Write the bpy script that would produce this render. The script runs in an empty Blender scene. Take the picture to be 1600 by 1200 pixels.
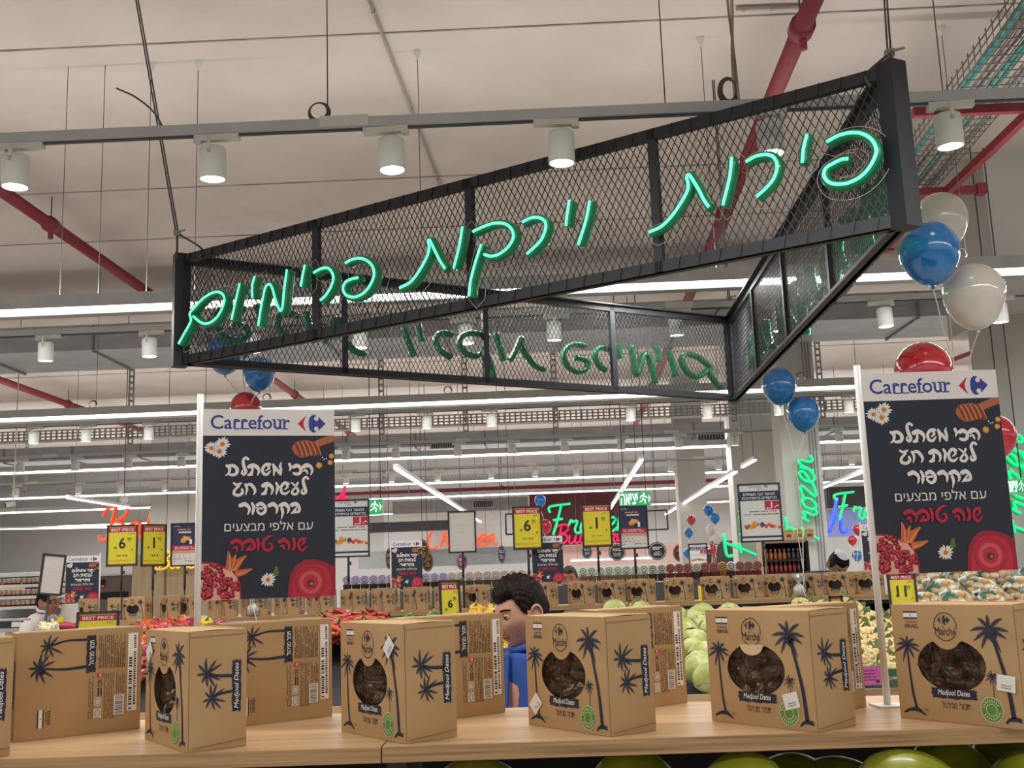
import bpy, bmesh, math, random
from mathutils import Vector, Matrix, Euler
random.seed(7)
S = bpy.context.scene
C = S.collection
RAD = math.radians
PI = math.pi

# ---------------------------------------------------------------- camera
F_PX, PITCH, ROLL, YAW = 1705.0, RAD(9.91), RAD(2.04), RAD(1.2835)
EYE = Vector((0, 0, 1.58))
def _axes():
    f = Vector((0, math.cos(PITCH), math.sin(PITCH)))
    u0 = Vector((0, -math.sin(PITCH), math.cos(PITCH)))
    r0 = Vector((1, 0, 0))
    r = r0 * math.cos(ROLL) - u0 * math.sin(ROLL)
    u = r0 * math.sin(ROLL) + u0 * math.cos(ROLL)
    z = Matrix.Rotation(YAW, 3, 'Z')
    return z @ r, z @ u, z @ f
AX_R, AX_U, AX_F = _axes()
cam_data = bpy.data.cameras.new('camera')
cam = bpy.data.objects.new('camera', cam_data)
C.objects.link(cam)
m3 = Matrix((AX_R, AX_U, -AX_F)).transposed()
cam.matrix_world = Matrix.Translation(EYE) @ m3.to_4x4()
cam_data.sensor_width = 36.0
cam_data.lens = F_PX / 1600 * 36.0
cam_data.clip_start = 0.05
cam_data.clip_end = 200
S.camera = cam

# ---------------------------------------------------------------- world, exposure
S.view_settings.view_transform = 'Standard'
S.view_settings.look = 'None'
S.view_settings.gamma = 1.0
S.view_settings.use_curve_mapping = False
S.view_settings.exposure = 0.50
world = bpy.data.worlds.new('ambient_fill')
S.world = world
world.use_nodes = True
_bg = world.node_tree.nodes['Background']
_bg.inputs[0].default_value = (1.0, 0.968, 0.945, 1)
_bg.inputs[1].default_value = 0.50  # even ambient fill, added to lift the whole room
S.cycles.max_bounces = 6
S.cycles.diffuse_bounces = 3
S.cycles.glossy_bounces = 3
S.cycles.transmission_bounces = 4
S.cycles.transparent_max_bounces = 24
S.cycles.caustics_reflective = False
S.cycles.caustics_refractive = False
S.cycles.sample_clamp_indirect = 4.0
S.cycles.use_denoising = True

# ceiling light lines: real area lamps lying in the glowing strip of each linear fitting; upward ones are added ceiling fill
BAR_Z = 3.42
LIGHT_BARS = []          # filled in by the fittings: (centre, length, angle)
def bar_lamp(c, length, rz, watts, up=False):
    l = bpy.data.lights.new('bar_or_ceiling_fill_lamp', 'AREA')
    l.shape = 'RECTANGLE'; l.size = length; l.size_y = 0.05
    l.energy = watts; l.color = (1.0, 0.972, 0.95)
    o = bpy.data.objects.new('bar_or_ceiling_fill_lamp', l)
    o.location = c; o.rotation_euler = (PI if up else 0, 0, rz)
    C.objects.link(o)
    return o

# ---------------------------------------------------------------- pixel helpers (frame 1600 x 1200)
def ray(x, y):
    return AX_F + AX_R * ((x - 800) / F_PX) - AX_U * ((y - 600) / F_PX)
def at(x, y, Y):
    d = ray(x, y)
    return EYE + d * (Y / d.y)
def atz(x, y, z):
    d = ray(x, y)
    return EYE + d * ((z - EYE.z) / d.z)
def pxm(Y):
    return Y / F_PX

# ---------------------------------------------------------------- materials
def lin(c):
    if isinstance(c, str):
        c = tuple(int(c[i:i + 2], 16) / 255 for i in (0, 2, 4))
    return tuple((v / 12.92 if v <= 0.04045 else ((v + 0.055) / 1.055) ** 2.4) for v in c)
MATS = {}
def mat(name, col, rough=0.5, metal=0.0, emit=0.0, ecol=None, noise=0.06, scale=8.0, bump=0.0, spec=0.5, alpha=1.0, trans=0.0, coat=0.0, stretch=None, sss=0.0):
    if name in MATS:
        return MATS[name]
    m = bpy.data.materials.new(name)
    m.use_nodes = True
    nt = m.node_tree
    b = nt.nodes['Principled BSDF']
    c = lin(col)
    b.inputs['Roughness'].default_value = rough
    b.inputs['Metallic'].default_value = metal
    b.inputs['Specular IOR Level'].default_value = spec
    if coat:
        b.inputs['Coat Weight'].default_value = coat
    if trans:
        b.inputs['Transmission Weight'].default_value = trans
    if alpha < 1:
        b.inputs['Alpha'].default_value = alpha
    if sss:
        b.inputs['Subsurface Weight'].default_value = sss
        b.inputs['Subsurface Radius'].default_value = (0.01, 0.004, 0.002)
    if emit:
        e = lin(ecol or col)
        b.inputs['Emission Color'].default_value = (*e, 1)
        b.inputs['Emission Strength'].default_value = emit
    b.inputs['Base Color'].default_value = (*c, 1)
    if noise or bump:
        tc = nt.nodes.new('ShaderNodeTexCoord')
        mp = nt.nodes.new('ShaderNodeMapping')
        nz = nt.nodes.new('ShaderNodeTexNoise')
        nz.inputs['Scale'].default_value = scale
        nz.inputs['Detail'].default_value = 5
        nt.links.new(tc.outputs['Object'], mp.inputs['Vector'])
        if stretch:
            mp.inputs['Scale'].default_value = stretch
        nt.links.new(mp.outputs['Vector'], nz.inputs['Vector'])
        if noise:
            rp = nt.nodes.new('ShaderNodeValToRGB')
            k1, k2 = max(0, 1 - noise * 2), 1 + noise
            rp.color_ramp.elements[0].position = 0.3
            rp.color_ramp.elements[1].position = 0.7
            rp.color_ramp.elements[0].color = (c[0] * k1, c[1] * k1, c[2] * k1, 1)
            rp.color_ramp.elements[1].color = (min(1, c[0] * k2), min(1, c[1] * k2), min(1, c[2] * k2), 1)
            nt.links.new(nz.outputs['Fac'], rp.inputs['Fac'])
            nt.links.new(rp.outputs['Color'], b.inputs['Base Color'])
        if bump:
            bp = nt.nodes.new('ShaderNodeBump')
            bp.inputs['Strength'].default_value = bump
            bp.inputs['Distance'].default_value = 0.01
            nt.links.new(nz.outputs['Fac'], bp.inputs['Height'])
            nt.links.new(bp.outputs['Normal'], b.inputs['Normal'])
    MATS[name] = m
    return m
def ramp_mat(name, stops, rough=0.5, scale=6.0, stretch=(1, 1, 1), detail=6, bump=0.0, bdist=0.005, spec=0.5, coat=0.0, wave=None, sss=0.0):
    """noise (or wave) driven colour ramp; stops = [(pos, hex), ...]"""
    if name in MATS:
        return MATS[name]
    m = bpy.data.materials.new(name)
    m.use_nodes = True
    nt = m.node_tree
    b = nt.nodes['Principled BSDF']
    b.inputs['Roughness'].default_value = rough
    b.inputs['Specular IOR Level'].default_value = spec
    b.inputs['Coat Weight'].default_value = coat
    if sss:
        b.inputs['Subsurface Weight'].default_value = sss
    tc = nt.nodes.new('ShaderNodeTexCoord')
    mp = nt.nodes.new('ShaderNodeMapping')
    mp.inputs['Scale'].default_value = stretch
    nt.links.new(tc.outputs['Object'], mp.inputs['Vector'])
    if wave:
        nz = nt.nodes.new('ShaderNodeTexWave')
        nz.inputs['Scale'].default_value = scale
        nz.inputs['Distortion'].default_value = wave
        nz.inputs['Detail'].default_value = 3
        nz.inputs['Detail Scale'].default_value = 1.5
    else:
        nz = nt.nodes.new('ShaderNodeTexNoise')
        nz.inputs['Scale'].default_value = scale
        nz.inputs['Detail'].default_value = detail
    nt.links.new(mp.outputs['Vector'], nz.inputs['Vector'])
    rp = nt.nodes.new('ShaderNodeValToRGB')
    els = rp.color_ramp.elements
    while len(els) < len(stops):
        els.new(0.5)
    for e, (p, h) in zip(els, stops):
        e.position = p
        e.color = (*lin(h), 1)
    nt.links.new(nz.outputs['Fac'], rp.inputs['Fac'])
    nt.links.new(rp.outputs['Color'], b.inputs['Base Color'])
    if bump:
        bp = nt.nodes.new('ShaderNodeBump')
        bp.inputs['Strength'].default_value = bump
        bp.inputs['Distance'].default_value = bdist
        nt.links.new(nz.outputs['Fac'], bp.inputs['Height'])
        nt.links.new(bp.outputs['Normal'], b.inputs['Normal'])
    MATS[name] = m
    return m
def clear_mat(name, tint='ffffff', amount=0.12, rough=0.08):
    """thin clear film: mostly see-through with a glossy reflection"""
    if name in MATS:
        return MATS[name]
    m = bpy.data.materials.new(name)
    m.use_nodes = True
    nt = m.node_tree
    for n in list(nt.nodes):
        nt.nodes.remove(n)
    out = nt.nodes.new('ShaderNodeOutputMaterial')
    tr = nt.nodes.new('ShaderNodeBsdfTransparent')
    tr.inputs[0].default_value = (*lin(tint), 1)
    gl = nt.nodes.new('ShaderNodeBsdfGlossy')
    gl.inputs['Roughness'].default_value = rough
    nz = nt.nodes.new('ShaderNodeTexNoise'); nz.inputs['Scale'].default_value = 30
    bp = nt.nodes.new('ShaderNodeBump'); bp.inputs['Strength'].default_value = 0.25; bp.inputs['Distance'].default_value = 0.01
    nt.links.new(nz.outputs['Fac'], bp.inputs['Height'])
    nt.links.new(bp.outputs['Normal'], gl.inputs['Normal'])
    mx = nt.nodes.new('ShaderNodeMixShader')
    mx.inputs[0].default_value = amount
    nt.links.new(tr.outputs[0], mx.inputs[1]); nt.links.new(gl.outputs[0], mx.inputs[2])
    nt.links.new(mx.outputs[0], out.inputs[0])
    MATS[name] = m
    return m
def flat(hexcol, rough=0.6, emit=0.0):
    return mat('print_' + hexcol + ('_lit' if emit else ''), hexcol, rough, noise=0.02, scale=40, emit=emit)

# ---------------------------------------------------------------- mesh builder
class MB:
    def __init__(self):
        self.v = []; self.f = []; self.m = []; self.s = []; self.mats = []
    def mi(self, m):
        if m not in self.mats:
            self.mats.append(m)
        return self.mats.index(m)
    def add(self, verts, faces, m, smooth=False, mtx=None):
        b = len(self.v)
        if mtx is not None:
            verts = [mtx @ Vector(p) for p in verts]
        self.v += [tuple(p) for p in verts]
        k = self.mi(m)
        for f in faces:
            self.f.append(tuple(i + b for i in f)); self.m.append(k); self.s.append(smooth)
        return self
    def box(self, c, s, m, rot=None, mtx=None):
        x, y, z = s[0] / 2, s[1] / 2, s[2] / 2
        vs = [Vector((sx * x, sy * y, sz * z)) for sz in (-1, 1) for sy in (-1, 1) for sx in (-1, 1)]
        if rot is not None:
            r = rot if isinstance(rot, Matrix) else Euler(rot).to_matrix()
            vs = [r @ p for p in vs]
        vs = [p + Vector(c) for p in vs]
        return self.add(vs, [(0, 2, 3, 1), (4, 5, 7, 6), (0, 1, 5, 4), (2, 6, 7, 3), (0, 4, 6, 2), (1, 3, 7, 5)], m, False, mtx)
    def beam(self, a, b, w, h, m, up=(0, 0, 1)):
        """rectangular bar from a to b; w across, h along up"""
        a, b = Vector(a), Vector(b)
        d = (b - a); L = d.length
        if L < 1e-6:
            return self
        d /= L
        u = Vector(up); u = u - d * u.dot(d)
        if u.length < 1e-4:
            u = Vector((1, 0, 0)) - d * d.x
        u.normalize(); s = d.cross(u)
        vs = []
        for p in (a, b):
            for i, j in ((-1, -1), (1, -1), (1, 1), (-1, 1)):
                vs.append(p + s * (i * w / 2) + u * (j * h / 2))
        return self.add(vs, [(3, 2, 1, 0), (4, 5, 6, 7), (0, 1, 5, 4), (1, 2, 6, 5), (2, 3, 7, 6), (3, 0, 4, 7)], m)
    def tube(self, pts, r, m, n=8, smooth=True, cap=True):
        pts = [Vector(p) for p in pts]
        k = len(pts)
        rs = r if isinstance(r, (list, tuple)) else [r] * k
        t0 = (pts[1] - pts[0]).normalized()
        ref = Vector((0, 0, 1)) if abs(t0.z) < 0.9 else Vector((1, 0, 0))
        nrm = (ref - t0 * ref.dot(t0)).normalized()
        vs = []
        for i, p in enumerate(pts):
            t = (pts[min(i + 1, k - 1)] - pts[max(i - 1, 0)])
            t = t.normalized() if t.length > 1e-9 else t0
            nrm = nrm - t * nrm.dot(t)
            nrm = nrm.normalized() if nrm.length > 1e-6 else t.orthogonal().normalized()
            bn = t.cross(nrm)
            for j in range(n):
                a = 2 * PI * j / n
                vs.append(p + (nrm * math.cos(a) + bn * math.sin(a)) * rs[i])
        fs = []
        for i in range(k - 1):
            for j in range(n):
                j2 = (j + 1) % n
                fs.append((i * n + j, i * n + j2, (i + 1) * n + j2, (i + 1) * n + j))
        if cap:
            fs.append(tuple(range(n - 1, -1, -1))); fs.append(tuple((k - 1) * n + j for j in range(n)))
        return self.add(vs, fs, m, smooth)
    def lathe(self, prof, m, n=24, mtx=None, smooth=True, lobes=0, depth=0.0, cap=False):
        """prof = [(r, z)...] round local z"""
        vs = []; k = len(prof)
        for r, z in prof:
            for j in range(n):
                a = 2 * PI * j / n
                q = r * (1 + depth * math.cos(lobes * a)) if lobes else r
                vs.append((q * math.cos(a), q * math.sin(a), z))
        fs = []
        for i in range(k - 1):
            for j in range(n):
                j2 = (j + 1) % n
                fs.append((i * n + j, i * n + j2, (i + 1) * n + j2, (i + 1) * n + j))
        if cap:
            fs.append(tuple(range(n - 1, -1, -1))); fs.append(tuple((k - 1) * n + j for j in range(n)))
        return self.add(vs, fs, m, smooth, mtx)
    def ball(self, c, r, m, nu=16, nv=10, mtx=None, fn=None):
        rr = r if isinstance(r, (tuple, list)) else (r, r, r)
        vs = [Vector((0, 0, 1))]
        for i in range(1, nv):
            t = PI * i / nv
            for j in range(nu):
                a = 2 * PI * j / nu
                vs.append(Vector((math.sin(t) * math.cos(a), math.sin(t) * math.sin(a), math.cos(t))))
        vs.append(Vector((0, 0, -1)))
        out = []
        for d in vs:
            k = fn(d) if fn else 1.0
            p = Vector((d.x * rr[0] * k, d.y * rr[1] * k, d.z * rr[2] * k)) 
            if mtx is not None:
                p = mtx @ p
            out.append(p + Vector(c))
        fs = [(0, 1 + j, 1 + (j + 1) % nu) for j in range(nu)]
        for i in range(nv - 2):
            for j in range(nu):
                a = 1 + i * nu + j; b = 1 + i * nu + (j + 1) % nu
                fs.append((a, a + nu, b + nu, b))
        L = len(vs) - 1; q = 1 + (nv - 2) * nu
        fs += [(q + j, L, q + (j + 1) % nu) for j in range(nu)]
        return self.add(out, fs, m, True)
    def prism(self, pts, z0, z1, m, mtx=None):
        n = len(pts)
        vs = [(x, y, z0) for x, y in pts] + [(x, y, z1) for x, y in pts]
        fs = [tuple(range(n - 1, -1, -1)), tuple(range(n, 2 * n))] + [(i, (i + 1) % n, n + (i + 1) % n, n + i) for i in range(n)]
        return self.add(vs, fs, m, False, mtx)
    def merge(self, o, mtx=None):
        for k, mm in enumerate(o.mats):
            self.mi(mm)
        b = len(self.v)
        self.v += [tuple(mtx @ Vector(p)) if mtx is not None else p for p in o.v]
        for f, k, s in zip(o.f, o.m, o.s):
            self.f.append(tuple(i + b for i in f)); self.m.append(self.mi(o.mats[k])); self.s.append(s)
        return self
    def mesh(self, name):
        me = bpy.data.meshes.new(name)
        used = sorted({i for f in self.f for i in f})
        if len(used) < len(self.v):
            re_ = {i: k for k, i in enumerate(used)}
            self.v = [self.v[i] for i in used]; self.f = [tuple(re_[i] for i in f) for f in self.f]
        me.from_pydata(self.v, [], self.f)
        for mm in self.mats:
            me.materials.append(mm)
        me.polygons.foreach_set('material_index', self.m)
        me.polygons.foreach_set('use_smooth', self.s)
        me.update()
        return me
    def build(self, name, parent=None, world=False):
        me = self.mesh(name)
        o = bpy.data.objects.new(name, me)
        C.objects.link(o)
        if parent is not None:
            o.parent = parent
            if world:
                chain = Matrix.Identity(4); p = parent
                while p is not None:
                    chain = p.matrix_basis @ chain; p = p.parent
                me.transform(chain.inverted())
        return o

def tag(o, label, cat, group=None, kind=None):
    o['label'] = label; o['category'] = cat
    if group:
        o['group'] = group
    if kind:
        o['kind'] = kind
    return o
def thing(name, label, cat, loc=(0, 0, 0), rz=0.0, group=None):
    o = bpy.data.objects.new(name, None)
    o.empty_display_size = 0.1
    C.objects.link(o)
    o.location = loc; o.rotation_euler = (0, 0, rz)
    return tag(o, label, cat, group)
def struct(name, mb, label=None, cat=None):
    o = mb.build(name)
    o['kind'] = 'structure'
    o['label'] = label or name.replace('_', ' ')
    o['category'] = cat or name.split('_')[0]
    return o
def kids(o):
    return [c for c in o.children]
def dup(root, loc=None, rz=None, label=None, group=None, rot=None, scale=None):
    r = root.copy(); C.objects.link(r)
    if loc is not None:
        r.location = loc
    if rz is not None:
        r.rotation_euler = (0, 0, rz)
    if rot is not None:
        r.rotation_euler = rot
    if scale is not None:
        r.scale = (scale, scale, scale) if not isinstance(scale, tuple) else scale
    if label:
        r['label'] = label
    if group:
        r['group'] = group
    for ch in list(root.children):
        c = ch.copy(); C.objects.link(c); c.parent = r
        for g in list(ch.children):
            d = g.copy(); C.objects.link(d); d.parent = c
    return r
def smooth_path(pts, n=6, closed=False):
    """Catmull-Rom through points (2-D or 3-D tuples)"""
    P = [Vector(p) for p in pts]
    if len(P) < 3:
        return [P[0].lerp(P[-1], i / n) for i in range(n + 1)]
    out = []
    k = len(P)
    for i in range(k if closed else k - 1):
        p0 = P[(i - 1) % k] if closed or i > 0 else P[0] * 2 - P[1]
        p1 = P[i % k]; p2 = P[(i + 1) % k]
        p3 = P[(i + 2) % k] if closed or i + 2 < k else P[-1] * 2 - P[-2]
        for j in range(n):
            t = j / n
            out.append(0.5 * ((2 * p1) + (p2 - p0) * t + (2 * p0 - 5 * p1 + 4 * p2 - p3) * t * t + (3 * p1 - p0 - 3 * p2 + p3) * t ** 3))
    if not closed:
        out.append(P[-1].copy())
    return out

# ---------------------------------------------------------------- printed artwork (2-D shapes laid on a surface)
_TXT = {}
def text_shape(s, bold=0.0, shear=0.0):
    key = (s, bold, shear)
    if key in _TXT:
        return _TXT[key]
    cu = bpy.data.curves.new('lettering', 'FONT')
    cu.body = s; cu.size = 1.0; cu.offset = bold; cu.shear = shear; cu.resolution_u = 3
    ob = bpy.data.objects.new('lettering', cu)
    C.objects.link(ob)
    bpy.context.view_layer.update()
    dg = bpy.context.evaluated_depsgraph_get()
    me = bpy.data.meshes.new_from_object(ob.evaluated_get(dg), depsgraph=dg)
    vs = [(v.co.x, v.co.y) for v in me.vertices]
    fs = [tuple(p.vertices) for p in me.polygons]
    bpy.data.objects.remove(ob); bpy.data.curves.remove(cu); bpy.data.meshes.remove(me)
    xs = [v[0] for v in vs] or [0, 1]; ys = [v[1] for v in vs] or [0, 1]
    r = (vs, fs, min(xs), max(xs), min(ys), max(ys))
    _TXT[key] = r
    return r
def heb(s):
    return s[::-1]
class Art:
    """shapes in metres on a sheet; z is the print layer"""
    def __init__(self):
        self.it = []
    def poly(self, pts, m, z=1):
        pts = [(p[0], p[1]) for p in pts]
        self.it.append((pts, [tuple(range(len(pts)))], m, z)); return self
    def rect(self, x0, y0, x1, y1, m, z=1):
        return self.poly([(x0, y0), (x1, y0), (x1, y1), (x0, y1)], m, z)
    def disc(self, cx, cy, rx, ry, m, z=1, n=28, a0=0):
        return self.poly([(cx + rx * math.cos(a0 + 2 * PI * i / n), cy + ry * math.sin(a0 + 2 * PI * i / n)) for i in range(n)], m, z)
    def ring(self, cx, cy, rx, ry, w, m, z=1, n=32, a0=0.0, a1=2 * PI):
        pts = []; fs = []
        for i in range(n + 1):
            a = a0 + (a1 - a0) * i / n
            pts.append((cx + rx * math.cos(a), cy + ry * math.sin(a)))
            pts.append((cx + (rx - w) * math.cos(a), cy + (ry - w) * math.sin(a)))
        for i in range(n):
            fs.append((2 * i + 1, 2 * i, 2 * i + 2, 2 * i + 3))
        self.it.append((pts, fs, m, z)); return self
    def stroke(self, pts, w, m, z=1, sm=0):
        if sm:
            pts = smooth_path([(p[0], p[1], 0) for p in pts], sm)
        pts = [Vector((p[0], p[1])) for p in pts]
        k = len(pts)
        ws = w if isinstance(w, (list, tuple)) else [w, w]
        vs = []; fs = []
        for i, p in enumerate(pts):
            t = pts[min(i + 1, k - 1)] - pts[max(i - 1, 0)]
            t = t.normalized() if t.length > 1e-9 else Vector((1, 0))
            nn = Vector((-t.y, t.x))
            q = i / (k - 1) * (len(ws) - 1); a = int(min(q, len(ws) - 2)); ww = ws[a] + (ws[a + 1] - ws[a]) * (q - a)
            vs += [tuple(p + nn * ww / 2), tuple(p - nn * ww / 2)]
        for i in range(k - 1):
            fs.append((2 * i, 2 * i + 1, 2 * i + 3, 2 * i + 2))
        self.it.append((vs, fs, m, z)); return self
    def text(self, s, x0, y0, x1, y1, m, z=2, bold=0.0, shear=0.0, keep=False, rot=0):
        """fit the string into the rectangle; rot = 90 / -90 turns it inside the rectangle"""
        if bold > 0:
            q = bold * 0.9 * ((y1 - y0) if rot == 0 else (x1 - x0))
            for k in range(6):
                g = 2 * PI * k / 6
                dx, dy = q * math.cos(g), q * math.sin(g)
                self.text(s, x0 + q + dx, y0 + q + dy, x1 - q + dx, y1 - q + dy, m, z + 0.12 * k, 0.0, shear, keep, rot)
            return self
        bold = 0.0
        vs, fs, a, b, c, d = text_shape(s, bold, shear)
        if not vs:
            return self
        w, h = (x1 - x0, y1 - y0) if rot == 0 else (y1 - y0, x1 - x0)
        sx = w / max(b - a, 1e-6); sy = h / max(d - c, 1e-6)
        if keep:
            sx = sy = min(sx, sy)
        cx, cy = (x0 + x1) / 2, (y0 + y1) / 2
        ca, sa = math.cos(RAD(rot)), math.sin(RAD(rot))
        out = []
        for x, y in vs:
            px = (x - (a + b) / 2) * sx; py = (y - (c + d) / 2) * sy
            out.append((cx + px * ca - py * sa, cy + px * sa + py * ca))
        self.it.append((out, fs, m, z)); return self
    def scribble(self, x0, y0, x1, y1, m, rows, rnd, z=1, thick=0.45, vertical=False, wl=(0.02, 0.09), fill=0.92):
        """rows of tiny unreadable print"""
        n = rows
        vs = []; fs = []
        L0, L1 = (y0, y1) if vertical else (x0, x1)
        S0, S1 = (x0, x1) if vertical else (y0, y1)
        for r in range(n):
            c = S0 + (r + 0.5) * (S1 - S0) / n; t = (S1 - S0) / n * thick / 2
            p = L0; end = L1 - (0 if rnd.random() > 0.25 else rnd.random() * 0.3 * (L1 - L0))
            while p < end:
                q = min(end, p + (L1 - L0) * rnd.uniform(*wl))
                if rnd.random() < fill:
                    k = len(vs)
                    vs += [(c - t, p), (c + t, p), (c + t, q), (c - t, q)] if vertical else [(p, c - t), (q, c - t), (q, c + t), (p, c + t)]
                    fs.append((k, k + 1, k + 2, k + 3))
                p = q + (L1 - L0) * 0.012
        if fs:
            self.it.append((vs, fs, m, z))
        return self
    def put(self, other, fn):
        for pts, fs, m, z in other.it:
            self.it.append(([fn(p) for p in pts], fs, m, z))
        return self
    def lay(self, mb, O, U, V, eps=0.0003, flipcheck=True):
        O, U, V = Vector(O), Vector(U), Vector(V)
        N = U.cross(V).normalized()
        for pts, fs, m, z in self.it:
            vs = [O + U * p[0] + V * p[1] + N * (eps * z) for p in pts]
            ff = []
            for f in fs:
                ar = 0
                for i in range(len(f)):
                    a = pts[f[i]]; b = pts[f[(i + 1) % len(f)]]
                    ar += a[0] * b[1] - b[0] * a[1]
                ff.append(f if ar >= 0 else tuple(reversed(f)))
            mb.add(vs, ff, m)
        return mb
# ================================================================ palette
WHITE_METAL = mat('white_painted_metal', 'dcdcd4', 0.45, noise=0.03, scale=20)
GREY_METAL = mat('grey_housing_metal', 'b4b6b6', 0.45, noise=0.04, scale=12)
DUCT_METAL = ramp_mat('galvanised_duct_metal', [(0.3, '8a8a8c'), (0.7, '9c9c9e')], 0.5, 3.0, (1, 1, 3))
ZINC = mat('zinc_steel', 'a0a2a0', 0.5, 0.3, noise=0.06, scale=25)
BLACK_METAL = mat('black_powder_coat', '23262c', 0.5, noise=0.08, scale=30)
RED_PAINT = mat('red_pipe_paint', '862a36', 0.5, noise=0.08, scale=15)
WIRE = mat('steel_wire', '565452', 0.6, 0.2, noise=0.05)
GLOW = mat('lit_diffuser', 'ffffff', 0.5, emit=3.2, ecol='fff8f4', noise=0.0)
LENS = mat('lit_lamp_lens', 'ffffff', 0.5, emit=5.0, ecol='fff6ee', noise=0.0)
DARK = mat('dark_gap', '16171a', 0.8, noise=0.1)
PLASTER = ramp_mat('ceiling_plaster', [(0.25, 'c6bbb3'), (0.5, 'd0c5be'), (0.75, 'd7cdc6')], 0.9, 1.3, detail=8, bump=0.15)

# ================================================================ setting
CEIL = 5.17
BACK = 34.0
mb = MB(); mb.box((0, 12, -0.05), (60, 60, 0.1), ramp_mat('floor_tile', [(0.3, 'b8b4ac'), (0.7, 'c8c4bc')], 0.35, 2.0))
struct('floor', mb, 'pale polished store floor', 'floor')
mb = MB(); mb.box((0, 12, CEIL + 0.1), (60, 60, 0.2), PLASTER)
JOINT = mat('ceiling_joint_line', 'a09890', 0.9, noise=0.25, scale=4)
for px, py in ((300, 65), (300, 200), (300, 292), (200, 375)):
    p = atz(px, py, CEIL)
    mb.box((0, p.y, CEIL - 0.003), (40, 0.014, 0.008), JOINT)
for Y in (14.5, 18.0, 22.0, 26.0, 30.0):
    mb.box((0, Y, CEIL - 0.003), (40, 0.03, 0.008), JOINT)
struct('ceiling', mb, 'cream plaster ceiling with joint lines', 'ceiling')
# left ceiling rise: slab edge running along the aisle (seen as a soft crease over the red pipe)
mb = MB()
WALLGREY = ramp_mat('wall_paint_grey', [(0.3, 'bcbcba'), (0.7, 'c6c6c5')], 0.8, 0.8, (1, 1, 0.4))
mb.box((0, BACK + 0.1, 2.6), (60, 0.2, 5.3), WALLGREY)
struct('wall_back', mb, 'pale grey back wall of the store', 'wall')
mb = MB(); mb.box((-17, 22, 2.6), (0.2, 26, 5.3), WALLGREY)
struct('wall_left', mb, 'pale grey side wall behind the bakery', 'wall')
mb = MB(); mb.box((17, 22, 2.6), (0.2, 26, 5.3), WALLGREY)
struct('wall_right', mb, 'pale grey wall at the far side of the frozen aisle', 'wall')

def wall_panel(name, x0, x1, y0, y1, Y, m, depth=0.2, seams=0, seam_m=None, label=None, kind='structure'):
    """a slab whose face fills the pixel box at depth Y"""
    a = at(x0, (y0 + y1) / 2, Y); b = at(x1, (y0 + y1) / 2, Y)
    zt = at((x0 + x1) / 2, y0, Y).z; zb = at((x0 + x1) / 2, y1, Y).z
    w = MB(); w.box(((a.x + b.x) / 2, Y + depth / 2, (zt + zb) / 2), (b.x - a.x, depth, zt - zb), m)
    for i in range(1, seams + 1):
        x = a.x + (b.x - a.x) * i / (seams + 1)
        w.box((x, Y - 0.003, (zt + zb) / 2), (0.03, 0.01, zt - zb), seam_m or JOINT)
    o = w.build(name)
    o['kind'] = kind; o['label'] = label or name; o['category'] = name.split('_')[0]
    return o
COLM = ramp_mat('column_paint', [(0.3, 'b3b2ad'), (0.7, 'bdbcb7')], 0.75, 1.2)
def column(name, x0, x1, yref, Y, label, depth=0.45, m=None, z0=0, z1=None, flutes=0):
    a = at(x0, yref, Y); b = at(x1, yref, Y)
    z1 = CEIL if z1 is None else z1
    w = MB(); w.box(((a.x + b.x) / 2, Y + depth / 2, (z0 + z1) / 2), (b.x - a.x, depth, z1 - z0), m or COLM)
    for i in range(flutes):
        w.box((b.x - 0.05 - i * 0.035, Y - 0.004, (z0 + z1) / 2), (0.009, 0.012, z1 - z0), mat('column_seam', '77767a', 0.7))
    o = w.build(name); o['kind'] = 'structure'; o['label'] = label; o['category'] = 'column'
    return a.x, b.x
column('column', 1229, 1290, 800, 13.0, 'grey column carrying the upright green neon sign', flutes=3)
column('column', 1149, 1219, 800, 16.5, 'grey column behind the promotion board with vegetables')
column('column', 1062, 1106, 800, 20.5, 'grey column behind the small balloon bunch')
column('column', 234, 297, 820, 23.3, 'panelled grey column hiding the middle of the orange neon word', flutes=1)
column('column', 1574, 1640, 560, 9.6, 'wide white column beside the balloons', 0.8)
a = at(1549, 380, 9.4)
mb = MB(); mb.box((a.x + 0.9, 9.4 + 0.6, 4.45), (1.8, 1.2, 1.5), COLM)
struct('trim_1', mb, 'white boxed column head under the ceiling', 'column head')
# pale panelled bulkhead hanging under the ceiling in the middle distance
wall_panel('trim_2', 258, 1000, 590, 655, 27.0, ramp_mat('bulkhead_panel', [(0.3, 'c9cacb'), (0.7, 'd3d4d5')], 0.7, 1.0), 0.2, 16, mat('panel_seam', '9b9b9b', 0.8), 'pale panelled bulkhead under the ceiling')
MAROON = mat('maroon_panel', '5a1f2a', 0.6, noise=0.1, scale=2)
wall_panel('trim_3', 828, 1003, 762, 850, 28.0, MAROON, 0.2, 0, None, 'maroon sign panel of the meat counter')
wall_panel('trim_4', 868, 1066, 850, 882, 28.1, mat('pink_wall', 'c9a9a0', 0.7, noise=0.04), 0.2, 0, None, 'pink wall over the meat counter')
wall_panel('trim_5', 600, 826, 800, 856, 27.5, mat('white_fascia', 'b4b6b4', 0.6, noise=0.03), 0.2, 0, None, 'white fascia with the orange neon word')
wall_panel('trim_6', 560, 866, 857, 884, 28.3, mat('blue_grey_wall', 'a9adb0', 0.6, noise=0.05), 0.2, 0, None, 'blue grey wall over the poultry counter')
WOODPANEL = ramp_mat('light_oak_cladding', [(0.2, 'a08c6e'), (0.5, 'ae9a7a'), (0.8, 'b9a687')], 0.5, 3.0, (6, 6, 0.5))
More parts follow.
